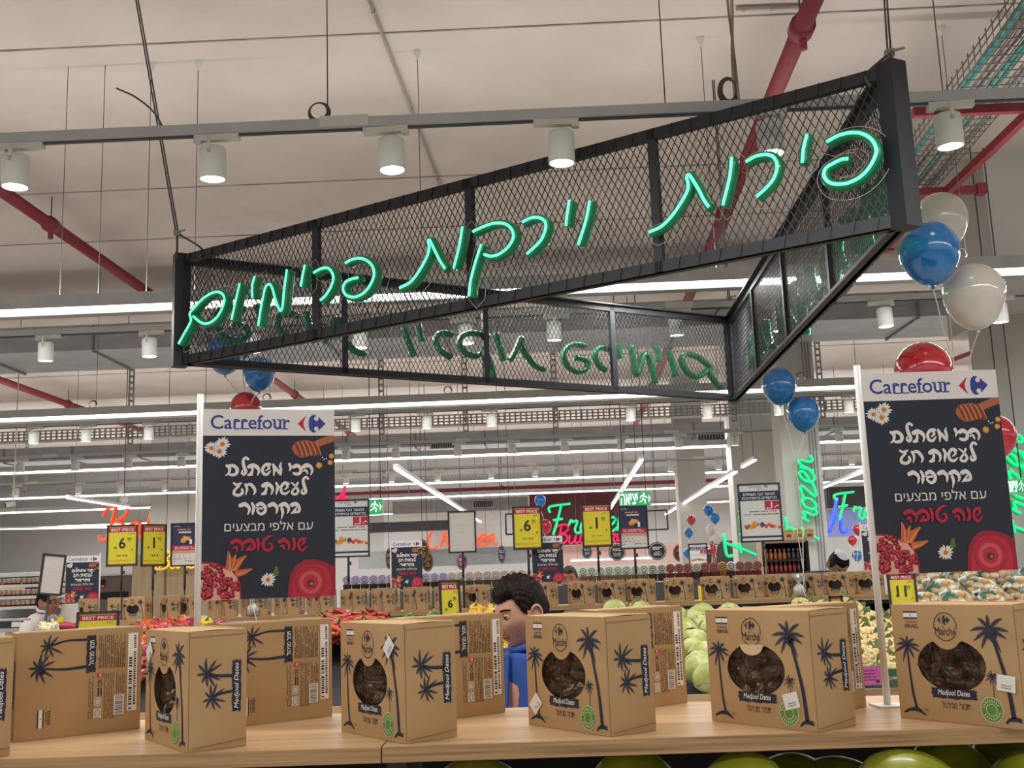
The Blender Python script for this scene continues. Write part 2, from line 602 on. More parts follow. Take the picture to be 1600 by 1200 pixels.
wall_panel('trim_7', 206, 520, 861, 960, 15.5, WOODPANEL, 0.2, 5, mat('cladding_seam', '75654d', 0.7), 'oak clad bakery wall')
DKWALL = mat('dark_recess', '3a3a3c', 0.8, noise=0.08)
wall_panel('trim_8', 565, 700, 815, 830, 24.0, DKWALL, 0.3, 0, None, 'dark beam over the poultry aisle')
wall_panel('trim_9', 1292, 1372, 760, 792, 24.0, DKWALL, 0.3, 0, None, 'dark fascia over the fish counter')
wall_panel('trim_10', 1292, 1372, 795, 838, 24.2, mat('blue_wall', '8f9ad6', 0.6, noise=0.03), 0.2, 0, None, 'blue wall of the fish counter')  # one even blue wall colour
wall_panel('trim_11', 1106, 1150, 845, 905, 22.0, DKWALL, 0.3, 0, None, 'dark doorway beside the grey column')

# ================================================================ ducts
def duct(px, py_bot, z_bot, h, depth, label, seams=True, x0=-16, x1=16):
    p = atz(px, py_bot, z_bot)
    t = thing('air_duct', label, 'air duct', (0, p.y, z_bot), 0, 'ventilation ducts under the ceiling')
    w = MB(); w.box(((x0 + x1) / 2, depth / 2, h / 2), (x1 - x0, depth, h), DUCT_METAL)
    w.build('duct_body', t)
    if seams:
        x = x0 + 0.7
        while x < x1:
            w = MB(); w.box((x, depth / 2, -0.012), (0.025, depth, 0.024), mat('duct_flange', '77777a', 0.5, 0.2))
            w.box((x, -0.012, h / 2), (0.025, 0.024, h), mat('duct_flange', '77777a', 0.5, 0.2)); x += 1.3
            w.build('flange', t)
    return t, p.y
GRILLE = mat('grille_black', '2b2c2e', 0.5, 0.2, noise=0.05)
def grille(t, Y, x0, x1, y0, y1):
    a = at(x0, y1, Y); b = at(x1, y0, Y)
    o = t.location
    g = MB(); cx, cz = (a.x + b.x) / 2 - o.x, (a.z + b.z) / 2 - o.z
    g.box((cx, -0.02, cz), (b.x - a.x, 0.04, b.z - a.z), GREY_METAL)
    n = 10
    for i in range(n):
        g.box((cx - (b.x - a.x) * 0.45 + (b.x - a.x) * 0.9 * (i + 0.5) / n, -0.045, cz), ((b.x - a.x) * 0.06, 0.02, (b.z - a.z) * 0.8), GRILLE)
    g.build('grille', t)
t, y_ = duct(140, 547, 4.2, 0.28, 1.15, 'wide grey duct with seamed underside crossing behind the mesh sign')
t, y_ = duct(525, 703, 4.0, 0.26, 0.8, 'grey duct with black grilles above the middle lamp track')
grille(t, y_, 672, 712, 688, 702); grille(t, y_, 1088, 1137, 677, 691)
t, y_ = duct(680, 801, 3.3, 0.34, 0.7, 'short grey duct with one grille over the poultry fascia', False, -4.0, -0.35)
grille(t, y_, 738, 772, 781, 794)
for q in (-3.6, -0.7):
    m = MB(); m.tube([(q, 0.35, 0.34), (q, 0.35, CEIL - 3.3)], 0.012, ZINC, 6); m.build('hanger_rod', t)

# ================================================================ linear light fittings
def linear_light(a, b, label, h=0.085, w=0.07, dh=0.030, watts_m=0.0, group='linear ceiling lights', name='linear_light'):
    a, b = Vector(a), Vector(b)
    c = (a + b) / 2; L = (b - a).length; rz = math.atan2(b.y - a.y, b.x - a.x)
    t = thing(name, label, 'ceiling light', c, rz, group)
    m = MB(); m.box((0, 0, 0.04 + h / 2), (L, w, h), GREY_METAL); m.build('housing', t)
    m = MB(); m.box((0, 0, 0.04 - dh / 2), (L, w * 0.8, dh), GLOW); m.build('diffuser', t)
    if watts_m:
        m = MB(); m.box((0, w * 0.5 + 0.045, 0.03), (L, 0.09, 0.05), mat('lower_channel_grey', 'a4a6a6', 0.5, noise=0.04)); m.build('rear_channel', t)
        bar_lamp((c.x, c.y, c.z - 0.004), L, rz, watts_m * L)
        bar_lamp((c.x, c.y, c.z + 0.045 + h), L, rz, watts_m * L * CEIL_FILL * (0.3 if 11 < c.y < 13 else 1.5 if 6 < c.y < 19 else 0.6 if c.y < 6 else 1.8), True)
    return t
CEIL_FILL = 0.22        # upward lamps added over the bars to brighten the ceiling
BAR_Y = []
for i, (py, lab) in enumerate(((462, 'longest bright linear light crossing behind the mesh sign'),
                               (629, 'linear light running just under the mesh sign'),
                               (712, 'linear light under the duct with black grilles'),
                               (752, 'farthest linear light, level with the perforated tray'))):
    p = atz(800, py, 3.40)
    BAR_Y.append(p.y)
    hw = 9 + i * 3
    linear_light((-hw, p.y, 3.40), (hw, p.y, 3.40), lab, watts_m=11.0)
# far fittings added to brighten the back, then those over and behind the photographer
for Y, lab in ((25.4, 'added linear light far over the meat counter'), (31.5, 'last added linear light before the back wall')):
    linear_light((-14, Y, 3.40), (14, Y, 3.40), lab, watts_m=12.5)
for Y in (2.6, -1.9):
    linear_light((-7, Y, 3.40), (7, Y, 3.40), 'linear light over the date shelf' if Y > 0 else 'linear light over the aisle before the date shelf', watts_m=11.0)
for (a, b, z, lab) in (((618, 736), (751, 818), 2.75, 'slanting linear light leading to the blank white board'),
                       ((105, 781), (202, 796), 3.0, 'slanting linear light above the orange bakery neon'),
                       ((952, 800), (1003, 722), 2.85, 'slanting linear light behind the green exit sign with letters'),
                       ((1040, 806), (1150, 741), 2.75, 'slanting linear light leading to the grey columns'),
                       ((1284, 766), (1362, 735), 2.9, 'slanting linear light beside the upright green neon'),
                       ((1160, 733), (1180, 722), 3.0, 'short slanting linear light by the grey column'),
                       ((0, 829), (240, 825), 3.0, 'linear light over the bakery counter'),
                       ((660, 823), (800, 818), 2.9, 'linear light over the poultry fascia')):
    t = linear_light(atz(*a, z), atz(*b, z), lab, 0.04, 0.05, 0.022)
    Ls = (atz(*b, z) - atz(*a, z)).length
    for q in (-.4, .4):
        m = MB(); m.tube([(Ls * q, 0, 0.08), (Ls * q, 0, CEIL - z)], 0.004, WIRE, 5); m.build('hanging_wire', t)

pa, pb = at(892, 878, 26.0), at(1020, 874, 26.0); pb.z = pa.z
t = linear_light(pa, pb, 'linear light over the meat counter', 0.04, 0.05, 0.03)
for q in (-.8, .8):
    m = MB(); m.tube([(q, 0, 0.08), (q, 0, CEIL - pa.z)], 0.004, WIRE, 5); m.build('hanging_wire', t)
# ================================================================ lamp tracks and spotlights
def track(Y, x0, x1, label, z=3.42):
    t = thing('lighting_track', label, 'lighting track', (0, Y, z), 0, 'ceiling lamp tracks')
    m = MB(); m.box(((x0 + x1) / 2, 0, 0.022), (x1 - x0, 0.036, 0.044), mat('track_grey', 'bdc0c2', 0.4, noise=0.03)); m.build('rail', t)
    m = MB(); m.box(((x0 + x1) / 2, 0, -0.004), (x1 - x0, 0.016, 0.010), mat('track_slot', '55565a', 0.5)); m.build('slot', t)
    x = math.ceil(x0) + 0.35
    while x < x1:
        m = MB(); m.box((x, 0, 0.03), (0.2, 0.040, 0.046), WHITE_METAL); x += 2.9; m.build('joint_cover', t)
    return t
def spotlight_proto():
    t = thing('track_spotlight', 'white can spotlight', 'spotlight', (0, 0, 0), 0)
    m = MB(); m.box((0.02, 0, -0.014), (0.185, 0.034, 0.026), WHITE_METAL); m.box((-0.06, 0, -0.03), (0.03, 0.03, 0.012), WHITE_METAL); m.build('adapter', t)
    m = MB(); m.tube([(0, -0.05, -0.022), (0, -0.057, -0.075)], 0.007, WHITE_METAL, 10); m.box((0, -0.056, -0.082), (0.013, 0.006, 0.022), GREY_METAL); m.build('stem', t)
    m = MB(); prof = [(0.0, -0.052), (0.044, -0.053), (0.052, -0.058), (0.0545, -0.068), (0.0545, -0.19), (0.052, -0.192), (0.049, -0.190), (0.048, -0.183)]
    m.lathe(prof, mat('can_white', 'd5d8d2', 0.45, noise=0.02), 28); m.build('can', t)
    m = MB(); m.lathe([(0.0, -0.1885), (0.0485, -0.1885)], LENS, 28); m.build('lens', t)
    return t
SPOT = spotlight_proto()
_first = [True]
def spots(Y, z, pxs, yref, labels, group, rr):
    for px, lab in zip(pxs, labels):
        p = at(px, yref - (px - 800) * 0.039, Y)
        loc = (p.x, Y, z)
        if _first[0]:
            SPOT.location = loc; SPOT['label'] = lab; SPOT['group'] = group; _first[0] = False; o = SPOT
        else:
            o = dup(SPOT, loc, 0, lab, group)
        o.rotation_euler = (RAD(rr.uniform(-1.5, 3)), RAD(rr.uniform(-2, 2)), RAD(rr.choice((0, 0, 0, 180))))
_o = ['first', 'second', 'third', 'fourth', 'fifth', 'sixth', 'seventh', 'eighth', 'ninth', 'tenth', 'eleventh', 'twelfth', 'thirteenth', 'fourteenth', 'fifteenth', 'sixteenth']
rr = random.Random(3)
T1 = atz(800, 190, 3.42).y
track(T1, -4, 6, 'grey lamp track passing through the top of the mesh sign')
spots(T1, 3.42, [27, 332, 610, 876, 1200, 1477], 190,
      ['white can spotlight over the end of the red pipe on the lower track', 'white can spotlight beside the steel cable of the mesh sign', 'white can spotlight below the track joint, above the word end of the sign',
       'white can spotlight overlapping the top bar of the mesh sign', 'white can spotlight seen through the mesh beside the steep red pipe', 'white can spotlight by the wire cable basket'], 'spotlights on the high track', rr)
T2 = atz(800, 494, 3.42).y
track(T2, -8, 9, 'grey lamp track under the longest linear light')
xs = [72, 233, 395, 562, 727, 865, 1055, 1217, 1380, 1560]
spots(T2, 3.42, xs, 500, [('white can spotlight, %s along the track under the longest linear light' % _o[i]) for i in range(len(xs))], 'spotlights under the longest linear light', rr)
T3 = atz(800, 638, 3.42).y
track(T3, -11, 12, 'grey lamp track just behind the linear light under the mesh sign')
xs = [53, 135, 233, 450, 555, 667, 767, 985, 1105, 1215, 1325, 1420]
spots(T3, 3.42, xs, 640, [('white can spotlight, %s along the track tucked under the second linear light' % _o[i]) for i in range(len(xs))], 'spotlights on the tucked away track', rr)
T4 = atz(800, 688, 3.42).y
track(T4, -13, 14, 'cream lamp track in front of the duct with black grilles')
xs = [32, 118, 200, 283, 540, 618, 715, 800, 882, 970, 1060, 1148, 1232, 1310]
spots(T4, 3.42, xs, 690, [('small white spotlight, %s along the track before the grilled duct' % _o[i]) for i in range(len(xs))], 'spotlights before the grilled duct', rr)
T5 = atz(800, 729, 3.42).y
track(T5, -15, 16, 'farthest cream lamp track')
xs = [25, 122, 188, 258, 540, 612, 684, 767, 836, 900, 975, 1047, 1122, 1180, 1250, 1330]
spots(T5, 3.42, xs, 731, [('tiny white spotlight, %s along the farthest track' % _o[i]) for i in range(len(xs))], 'spotlights on the farthest track', rr)

# ================================================================ hanging wires
def hang_wire(px, py_bot, Y, z_bot, label, coil=False, cone=True, r=0.0026):
    p = at(px, py_bot, Y)
    t = thing('hanging_wire', label, 'wire', (p.x, Y, z_bot), 0, 'hanging wires of the light fittings')
    m = MB(); m.tube([(0, 0, 0), (0, 0, CEIL - z_bot)], r, WIRE, 6); m.build('strand', t)
    if cone:
        m = MB(); m.lathe([(0.006, -0.07), (0.03, -0.005), (0.03, 0)], WHITE_METAL, 12, Matrix.Translation((0, 0, CEIL - z_bot))); m.build('ceiling_cup', t)
    if coil:
        m = MB()
        for k in range(4):
            R_ = 0.036 + 0.003 * k
            m.tube([(-0.036 + R_ * math.cos(a * PI / 12), 0.006 * k - 0.01, 0.04 + R_ * math.sin(a * PI / 12)) for a in range(25)], 0.0035, WIRE, 6, cap=False)
        m.build('coil', t)
hang_wire(512, 190, T1, 3.46, 'thin black wire with a small coil above the second track lamp gap', True)
hang_wire(1040, 170, T1, 3.46, 'thin wire dropping beside the middle bars of the mesh sign')
hang_wire(1474, 150, T1, 3.46, 'thin wire above the spotlight by the cable basket')
hang_wire(228, 470, BAR_Y[0], 3.52, 'long thin wire with the cable of the mesh sign crossing it')
hang_wire(304, 465, BAR_Y[0], 3.52, 'long thin wire with a cream cup below the ceiling joint')
hang_wire(93, 470, BAR_Y[0], 3.52, 'short black wire above the wall end of the longest light', False, False)
hang_wire(153, 470, BAR_Y[0], 3.52, 'short black wire near the red pipe over the longest light', False, False)
hang_wire(660, 445, BAR_Y[0], 3.52, 'long wire with a cream cup behind the word of the sign')
hang_wire(1120, 430, BAR_Y[0], 3.52, 'long wire behind the tall bar of the mesh sign')
hang_wire(1512, 420, BAR_Y[0], 3.52, 'wire with a coil between the white balloons', True)
hang_wire(150, 640, BAR_Y[1], 3.52, 'wire with a coil over the second linear light', True, False)
hang_wire(422, 625, BAR_Y[1], 3.52, 'wire with a coil beside the red and blue balloons', True, False)
hang_wire(705, 612, BAR_Y[1], 3.52, 'wire with a coil under the lower mesh panel', True, False)
hang_wire(1257, 590, BAR_Y[1], 3.52, 'wire with a coil above the pair of blue balloons', True, False)

# ================================================================ red sprinkler pipes
def red_pipe(pts, r, label, clamps=()):
    t = thing('sprinkler_pipe', label, 'pipe', pts[0], 0, 'red sprinkler pipes')
    o = Vector(pts[0])
    m = MB(); m.tube([Vector(p) - o for p in pts], r, RED_PAINT, 14); m.build('pipe_run', t)
    m = MB()
    a, b = Vector(pts[0]) - o, Vector(pts[-1]) - o
    d = (b - a).normalized()
    for k in clamps:
        m = MB(); c = a.lerp(b, k)
        m.tube([c - d * 0.05, c + d * 0.05], r * 1.35, RED_PAINT, 14)
        m.tube([c, c + Vector((0, 0, -r * 2.4))], r * 0.45, RED_PAINT, 8)
        m.tube([c, c + Vector((0, 0, CEIL - 0.002 - (o + c).z))], 0.006, WIRE, 6)
        m.build('clamp', t)
    return t
xa = atz(120, 376, 4.9)
red_pipe([(xa.x - 0.05, 7.5, 4.9), (xa.x + 0.12, 30, 4.9)], 0.055, 'red pipe slanting past the wall end of the mesh sign', (0.09, 0.3, 0.52, 0.75))
xb = atz(60, 615, 4.9)
red_pipe([(xb.x, 14, 4.9), (xb.x, 30, 4.9)], 0.055, 'red pipe above the bakery aisle', (0.1, 0.33, 0.6))
p0, p1 = atz(1275, -10, 4.9), atz(1092, 428, 4.9)
dd = (p1 - p0).normalized()
red_pipe([p0 - dd * 2, p1 + dd * 16], 0.06, 'steep red pipe crossing behind the mesh sign', (0.1, 0.25, 0.5, 0.75))
pz = atz(800, 763, 4.0)
red_pipe([(-6, pz.y, 4.0), (8, pz.y, 4.0)], 0.07, 'level red pipe far over the counters', (0.1, 0.35, 0.6, 0.85))

# ================================================================ cable trays
def strut_tray(px, py, z, x0, x1, label, posts, h=0.13):
    p = atz(px, py, z)
    t = thing('cable_tray', label, 'cable tray', (0, p.y, z), 0, 'perforated cable trays')
    m = MB()
    for k in range(4):
        m.box(((x0 + x1) / 2, 0, h * k / 3), (x1 - x0, 0.012, 0.016), ZINC)
    x = x0
    while x < x1:
        m.box((x, 0, h / 2), (0.022, 0.010, h), ZINC); x += 0.075
    m.box(((x0 + x1) / 2, 0.14, 0.004), (x1 - x0, 0.26, 0.008), ZINC)
    m.build('perforated_side', t)
    for q in posts:
        g = at(q, py - (q - px) * 0.039, p.y)
        m = MB(); hh = CEIL - z + 0.12
        for s in (-0.03, 0.03):
            m.box((g.x + s, -0.03, hh / 2 - 0.12), (0.016, 0.03, hh), ZINC)
        zz = -0.1
        while zz < hh - 0.12:
            m.box((g.x, -0.03, zz), (0.06, 0.02, 0.03), ZINC); zz += 0.085
        m.build('hanger_post', t)
    return t
strut_tray(740, 662, 3.62, -9, 10, 'perforated cable tray under the second linear light', (205, 597, 728, 868, 1146, 1284))
strut_tray(740, 751, 3.62, -13, 12, 'farther perforated cable tray with a green sheen', (40, 600, 870, 1146, 1420))
def basket_tray():
    a, b = atz(1632, 30, 4.6), atz(1425, 292, 4.6)
    d = (b - a).normalized(); b = b + d * 5; a = a - d * 1.0
    s = Vector((d.y, -d.x, 0)).normalized()
    t = thing('cable_basket', 'wire cable basket with turquoise and grey cables under the ceiling', 'cable basket', a)
    m = MB(); L = (b - a).length; w = 0.42
    W3 = mat('basket_wire', '7d736c', 0.5, 0.3)
    for k in range(6):
        o = s * (w * (k / 5 - 0.5))
        m.tube([o, o + d * L], 0.005, W3, 5)
    for sg in (-1, 1):
        for hh in (0.05, 0.1):
            o = s * (sg * w / 2) + Vector((0, 0, hh)); m.tube([o, o + d * L], 0.005, W3, 5)
    q = 0
    while q < L:
        c = d * q
        m.tube([c - s * w / 2 + Vector((0, 0, 0.13)), c - s * w / 2, c + s * w / 2, c + s * w / 2 + Vector((0, 0, 0.13))], 0.005, W3, 5, smooth=False); q += 0.11
    m.build('wire_basket', t)
    cols = ('3f9a94', '4aa79e', '8b8078', 'a59a92', '5f5a57', '40928c')
    for k in range(12):
        o = s * (w * (k / 11 - 0.5) * 0.85) + Vector((0, 0, 0.02 + 0.02 * (k % 3)))
        m = MB(); pts = [o + d * (L * j / 14) + s * rr.uniform(-0.015, 0.015) for j in range(15)]
        m.tube(pts, 0.013, mat('cable_' + cols[k % 6], cols[k % 6], 0.5), 7); m.build('cable', t)
    return a, b, d, s
ba, bb, bd, bs = basket_tray()
def red_beam(a, b, label, w=0.05, h=0.06, z=None):
    a, b = Vector(a), Vector(b)
    t = thing('support_beam', label, 'support beam', a, 0, 'red supports of the cable basket')
    m = MB(); m.beam((0, 0, 0), b - a, w, h, RED_PAINT); m.build('beam_bar', t)
    m = MB(); m.box(b - a, (0.07, 0.08, 0.09), RED_PAINT); m.build('end_plate', t)
red_beam(atz(1497, 173, 4.52) + Vector((-0.3, 0, 0)), atz(1600, 169, 4.52) + Vector((1.2, 0, 0)), 'level red beam under the cable basket beside the spotlight')
red_beam(atz(1395, 303, 4.52), atz(1532, 296, 4.52), 'level red beam whose end plate shows above the white balloon')
red_beam(atz(1620, 165, 4.48), atz(1480, 300, 4.48) + Vector((0, 1.5, 0)), 'slanting red beam along the cable basket')
red_beam(atz(1600, 520, 4.5), atz(1340, 620, 4.5), 'slanting red beam beyond the white balloons')

def conduit(p, q, label, r=0.011):
    a, b = atz(*p, CEIL - 0.02), atz(*q, CEIL - 0.02)
    t = thing('ceiling_conduit', label, 'conduit', a, 0, 'thin conduits on the ceiling')
    m = MB(); m.tube([(0, 0, 0), b - a], r, mat('conduit_grey', 'a39b94', 0.5, noise=0.05), 8); m.build('conduit_run', t)
    for k in (.1, .5, .9):
        m = MB(); c = (b - a) * k; m.box(c, (0.026, 0.026, 0.03), mat('conduit_grey', 'a39b94', 0.5, noise=0.05)); m.build('conduit_clip', t)
conduit((565, -30), (692, 300), 'thin grey conduit slanting over the ceiling above the mesh sign')
conduit((1150, 14), (1262, 10), 'short conduit joining the feed cable to the steep red pipe', 0.014)
# ================================================================ hanging triangular mesh sign with neon words
SIGN_ROT = Matrix.Rotation(YAW, 3, 'Z')
SP = [SIGN_ROT @ Vector((x, y, 0)) for x, y in ((-1.765, 5.69), (1.405, 3.69), (1.585, 7.66))]
SZ, SH = 1.58 + 1.1594, 0.60
GREEN_BODY = mat('neon_green_sleeve', '0b7048', 0.35, emit=0.07, ecol='0a8a50', noise=0.03, coat=0.3)
GREEN_CORE = mat('neon_green_core', '7dffc0', 0.4, emit=1.15, ecol='4dffab', noise=0.0)
BACK_ACRYLIC = mat('pale_acrylic_edge', 'd9d2c6', 0.3, noise=0.0)
MESH_BLACK = mat('expanded_metal_black', '1d2026', 0.45, noise=0.05, scale=30)

def px_panel(P0, P1, off):
    """returns f(px, py) -> (u, v) metres on the panel plane moved outward by off"""
    ex = (P1 - P0).normalized(); n = ex.cross(Vector((0, 0, 1)))    # outward for the viewer
    O = P0 + n * off
    def f(x, y):
        d = ray(x, y)
        t = (O - EYE).dot(n) / d.dot(n)
        q = EYE + d * t - O
        return q.dot(ex), q.z - SZ
    return f
LET = []      # (name, strokes in panel metres)
fp = px_panel(SP[0], SP[1], 0.085)
def zl(ox, oy, sc, *strokes):
    LET.append([[fp(ox + x / sc, oy + y / sc) for x, y in st] for st in strokes])
A_ = (270, 380, 7.06); B_ = (430, 360, 8.572); C_ = (610, 320, 7.06); D_ = (790, 280, 8.572); E_ = (1000, 220, 6.667); F_ = (1220, 180, 8.0)
zl(*A_, [(60, 1110), (120, 1000), (195, 860), (185, 775), (230, 715), (330, 610), (430, 548), (500, 537), (552, 570), (566, 640), (530, 740), (470, 830), (390, 882), (320, 880), (260, 840), (222, 805)])
zl(*A_, [(645, 845), (690, 640), (735, 440)])
zl(*A_, [(902, 360), (872, 480), (875, 600)])
zl(*A_, [(940, 912), (965, 740), (1000, 560), (1022, 482), (1060, 450), (1092, 490), (1130, 620), (1172, 730), (1195, 735), (1210, 680), (1225, 520), (1256, 290)])
zl(*B_, [(395, 460), (360, 620), (342, 750)])
zl(*B_, [(510, 565), (600, 515), (690, 500), (750, 550), (775, 640), (740, 760), (670, 870), (600, 935)])
zl(*B_, [(935, 435), (1020, 390), (1120, 370), (1220, 400), (1300, 480), (1320, 590), (1280, 710), (1200, 820), (1100, 880), (1010, 890), (930, 850), (905, 770), (940, 690), (1020, 650), (1105, 630)])
zl(*C_, [(98, 915), (220, 850), (320, 720), (400, 570), (424, 470), (414, 405), (432, 390), (480, 490), (545, 620), (600, 705)])
zl(*C_, [(792, 240), (755, 460), (695, 700)])
zl(*C_, [(905, 295), (1020, 240), (1150, 200), (1270, 212), (1340, 280), (1350, 370), (1290, 470), (1190, 545), (1100, 565), (1030, 545)], [(1000, 435), (930, 650), (880, 850), (865, 1010)])
zl(*D_, [(220, 570), (340, 515), (430, 510), (510, 550), (535, 640), (480, 800), (380, 910), (280, 1000)])
zl(*D_, [(850, 280), (820, 480), (805, 620)])
zl(*D_, [(1125, 290), (1070, 560), (970, 880)])
zl(*E_, [(90, 950), (220, 890), (330, 780), (420, 650), (490, 520), (496, 440), (482, 380), (502, 350), (530, 380), (610, 510), (660, 610), (715, 690)])
zl(*E_, [(952, 170), (930, 380), (860, 670)])
zl(*E_, [(1100, 215), (1200, 160), (1310, 140), (1390, 170), (1425, 260), (1390, 390), (1310, 490), (1210, 580)])
zl(*F_, [(325, 235), (280, 420), (265, 590)])
zl(*F_, [(570, 330), (720, 250), (880, 215), (1020, 230), (1130, 300), (1185, 400), (1180, 500), (1110, 640), (1000, 760), (850, 840), (700, 860), (590, 830), (535, 750), (560, 660), (650, 600), (760, 550), (840, 540)])

sign = thing('hanging_sign', 'triangular black mesh sign with green neon Hebrew script hung from the ceiling', 'sign', (0.4, 5.6, SZ))
def seg_clip(u0, dirn, L, H, step_h):
    """diagonal from (u0, 0) leaning dirn*step per H, clipped to 0..L"""
    a = (u0, 0.0); b = (u0 + dirn * step_h, H)
    t0, t1 = 0.0, 1.0
    for lo, hi in ((0, L),):
        d = b[0] - a[0]
        for bound, sg in ((lo, -1), (hi, 1)):
            pass
        ta, tb = (lo - a[0]) / d, (hi - a[0]) / d
        if ta > tb:
            ta, tb = tb, ta
        t0, t1 = max(t0, ta), min(t1, tb)
    if t1 - t0 < 1e-3:
        return None
    return (a[0] + (b[0] - a[0]) * t0, H * t0), (a[0] + (b[0] - a[0]) * t1, H * t1)
def panel(P0, P1, divs, letters=True, front=False):
    ex = (P1 - P0); L = ex.length; ex.normalize()
    n = ex.cross(Vector((0, 0, 1)))
    base = Vector((P0.x, P0.y, SZ))
    W = lambda u, v, o=0.0: base + ex * u + Vector((0, 0, v)) + n * o
    # expanded metal
    m = MB(); dw, dh = 0.0305, 0.058
    Hh = SH
    slope = Hh / dh * dw
    for sgn in (1, -1):
        k = -int(slope / dw) - 2
        while k * dw < L + slope + dw:
            s = seg_clip(k * dw, sgn, L, Hh, slope)
            if s:
                m.beam(W(*s[0], 0.0), W(*s[1], 0.0), 0.0034, 0.002, MESH_BLACK, n)
            k += 1
    m.build('expanded_mesh', sign, True)
    # frame of angle steel with visible ribs
    m = MB(); w = 0.045
    for v in (w / 2, SH - w / 2):
        m.beam(W(0, v), W(L, v), 0.03, w, BLACK_METAL)
    m.beam(W(0, 0.004, -0.02), W(L, 0.004, -0.02), 0.05, 0.008, BLACK_METAL)
    m.beam(W(0, SH - 0.004, -0.02), W(L, SH - 0.004, -0.02), 0.05, 0.008, BLACK_METAL)
    u = 0.08
    while u < L:
        for v in (w / 2, SH - w / 2):
            m.beam(W(u, v - w / 2, 0.017), W(u + 0.012, v + w / 2, 0.017), 0.004, 0.006, BLACK_METAL, n)
        u += 0.085
    for u in (w / 2, L - w / 2):
        m.beam(W(u, 0), W(u, SH), w * 1.15, 0.03, BLACK_METAL, n)
    m.build('frame', sign, True)
    for t_ in divs:
        m = MB(); m.beam(W(L * t_, 0), W(L * t_, SH), 0.036, 0.03, BLACK_METAL, n); m.build('divider_post', sign, True)
    if not letters:
        return
    for strokes in LET:
        body = MB(); core = MB(); edge = MB()
        for st in strokes:
            pts = smooth_path([(a, b, 0) for a, b in st], 5)
            # sleeve: deep rounded ribbon behind the lit face
            for o, r in ((0.046, 0.017), (0.057, 0.0185), (0.067, 0.018)):
                body.tube([W(p.x, p.y, o) for p in pts], r, GREEN_BODY, 8)
            core.tube([W(p.x, p.y, 0.0825) for p in pts], 0.0062, GREEN_CORE, 8)
        if front:
            for st in strokes:
                pts = smooth_path([(a, b, 0) for a, b in st], 4); lo = []; hi = []
                for i, q in enumerate(pts):
                    tt = (pts[min(i + 1, len(pts) - 1)] - pts[max(i - 1, 0)]).normalized(); nn = Vector((-tt.y, tt.x, 0)) * .042
                    lo.append(q + nn); hi.append(q - nn)
                tt = (pts[-1] - pts[-2]).normalized() * .042; t0 = (pts[0] - pts[1]).normalized() * .042
                loop = lo + [pts[-1] + tt] + hi[::-1] + [pts[0] + t0, lo[0]]
                edge.tube([W(q.x, q.y, 0.022) for q in loop], 0.0011, BACK_ACRYLIC, 4)
        b = body.build('neon_letter', sign, True)
        if front:
            ed = edge.build('acrylic_edge', b); ed.data.transform(Matrix.Translation(sign.location).inverted())
        c = core.build('lit_core', b)
        # lit core is built in world space, letter origin coincides with the sign origin
        c.data.transform(Matrix.Translation(sign.location).inverted())
    return W, L
_front = px_panel(SP[0], SP[1], 0.0)
Lf = (SP[1] - SP[0]).length
divf = [_front(x, y)[0] / Lf for x, y in ((495, 440), (736, 380), (1025, 310))]
panel(SP[0], SP[1], divf, True, True)
panel(SP[2], SP[0], [0.27, 0.52, 0.76], True)
panel(SP[1], SP[2], [0.27, 0.52, 0.76], True)
m = MB()
for P in SP:
    m.box((P.x, P.y, SZ + SH / 2), (0.075, 0.075, SH + 0.02), BLACK_METAL, (0, 0, 0.5))
    m.build('corner_post', sign, True); m = MB()
# slings and ceiling cables
def sling(P, top, spread, knot_h):
    t = thing('suspension_cable', {0: 'steel cable holding the wall end of the mesh sign, with a loose tail', 1: 'steel cable holding the high corner of the mesh sign', 2: 'steel cable holding the far corner of the mesh sign'}[SP.index(P)], 'cable', (P.x, P.y, SZ + SH), 0, 'cables of the mesh sign')
    tip = Vector((P.x, P.y, SZ + SH))
    d = (Vector(top) - tip).normalized()
    kn = tip + d * knot_h
    m = MB()
    for off in spread:
        q = tip + Vector(off)
        m.tube([x - tip for x in smooth_path([q + Vector((0, -0.03, -0.03)), q + Vector((0, 0, 0.03)), kn], 5)], 0.006, WIRE, 6)
    for s in (-0.006, 0.006):
        m.tube([kn - tip + Vector((s, 0, 0)), Vector(top) - tip + Vector((s, 0, 0))], 0.0045, WIRE, 6)
    m.build('rope', t)
    m = MB(); m.box(kn - tip, (0.03, 0.03, 0.03), ZINC); m.tube([kn - tip + Vector((0, -0.02, 0)), kn - tip + Vector((0.05, -0.02, 0.01))], 0.006, ZINC, 6); m.build('rope_clip', t)
    return t, tip, d
t, tip, d = sling(SP[0], atz(196, -105, CEIL), [(-0.01, -0.04, -0.02), (0.14, -0.09, -0.02)], 0.13)
m = MB()
m.tube([x - tip for x in smooth_path([at(258, 205, 5.9), at(240, 175, 5.9), at(212, 152, 5.9), at(182, 138, 5.9)], 5)], 0.0055, WIRE, 6); m.build('loose_tail', t)
sling(SP[1], atz(1376, -110, CEIL), [(-0.075, 0.04, -0.04), (0.02, 0.02, -0.01)], 0.17)
sling(SP[2], (SP[2].x, SP[2].y, CEIL), [(-0.12, 0, -0.01), (0.03, 0, -0.02)], 0.15)
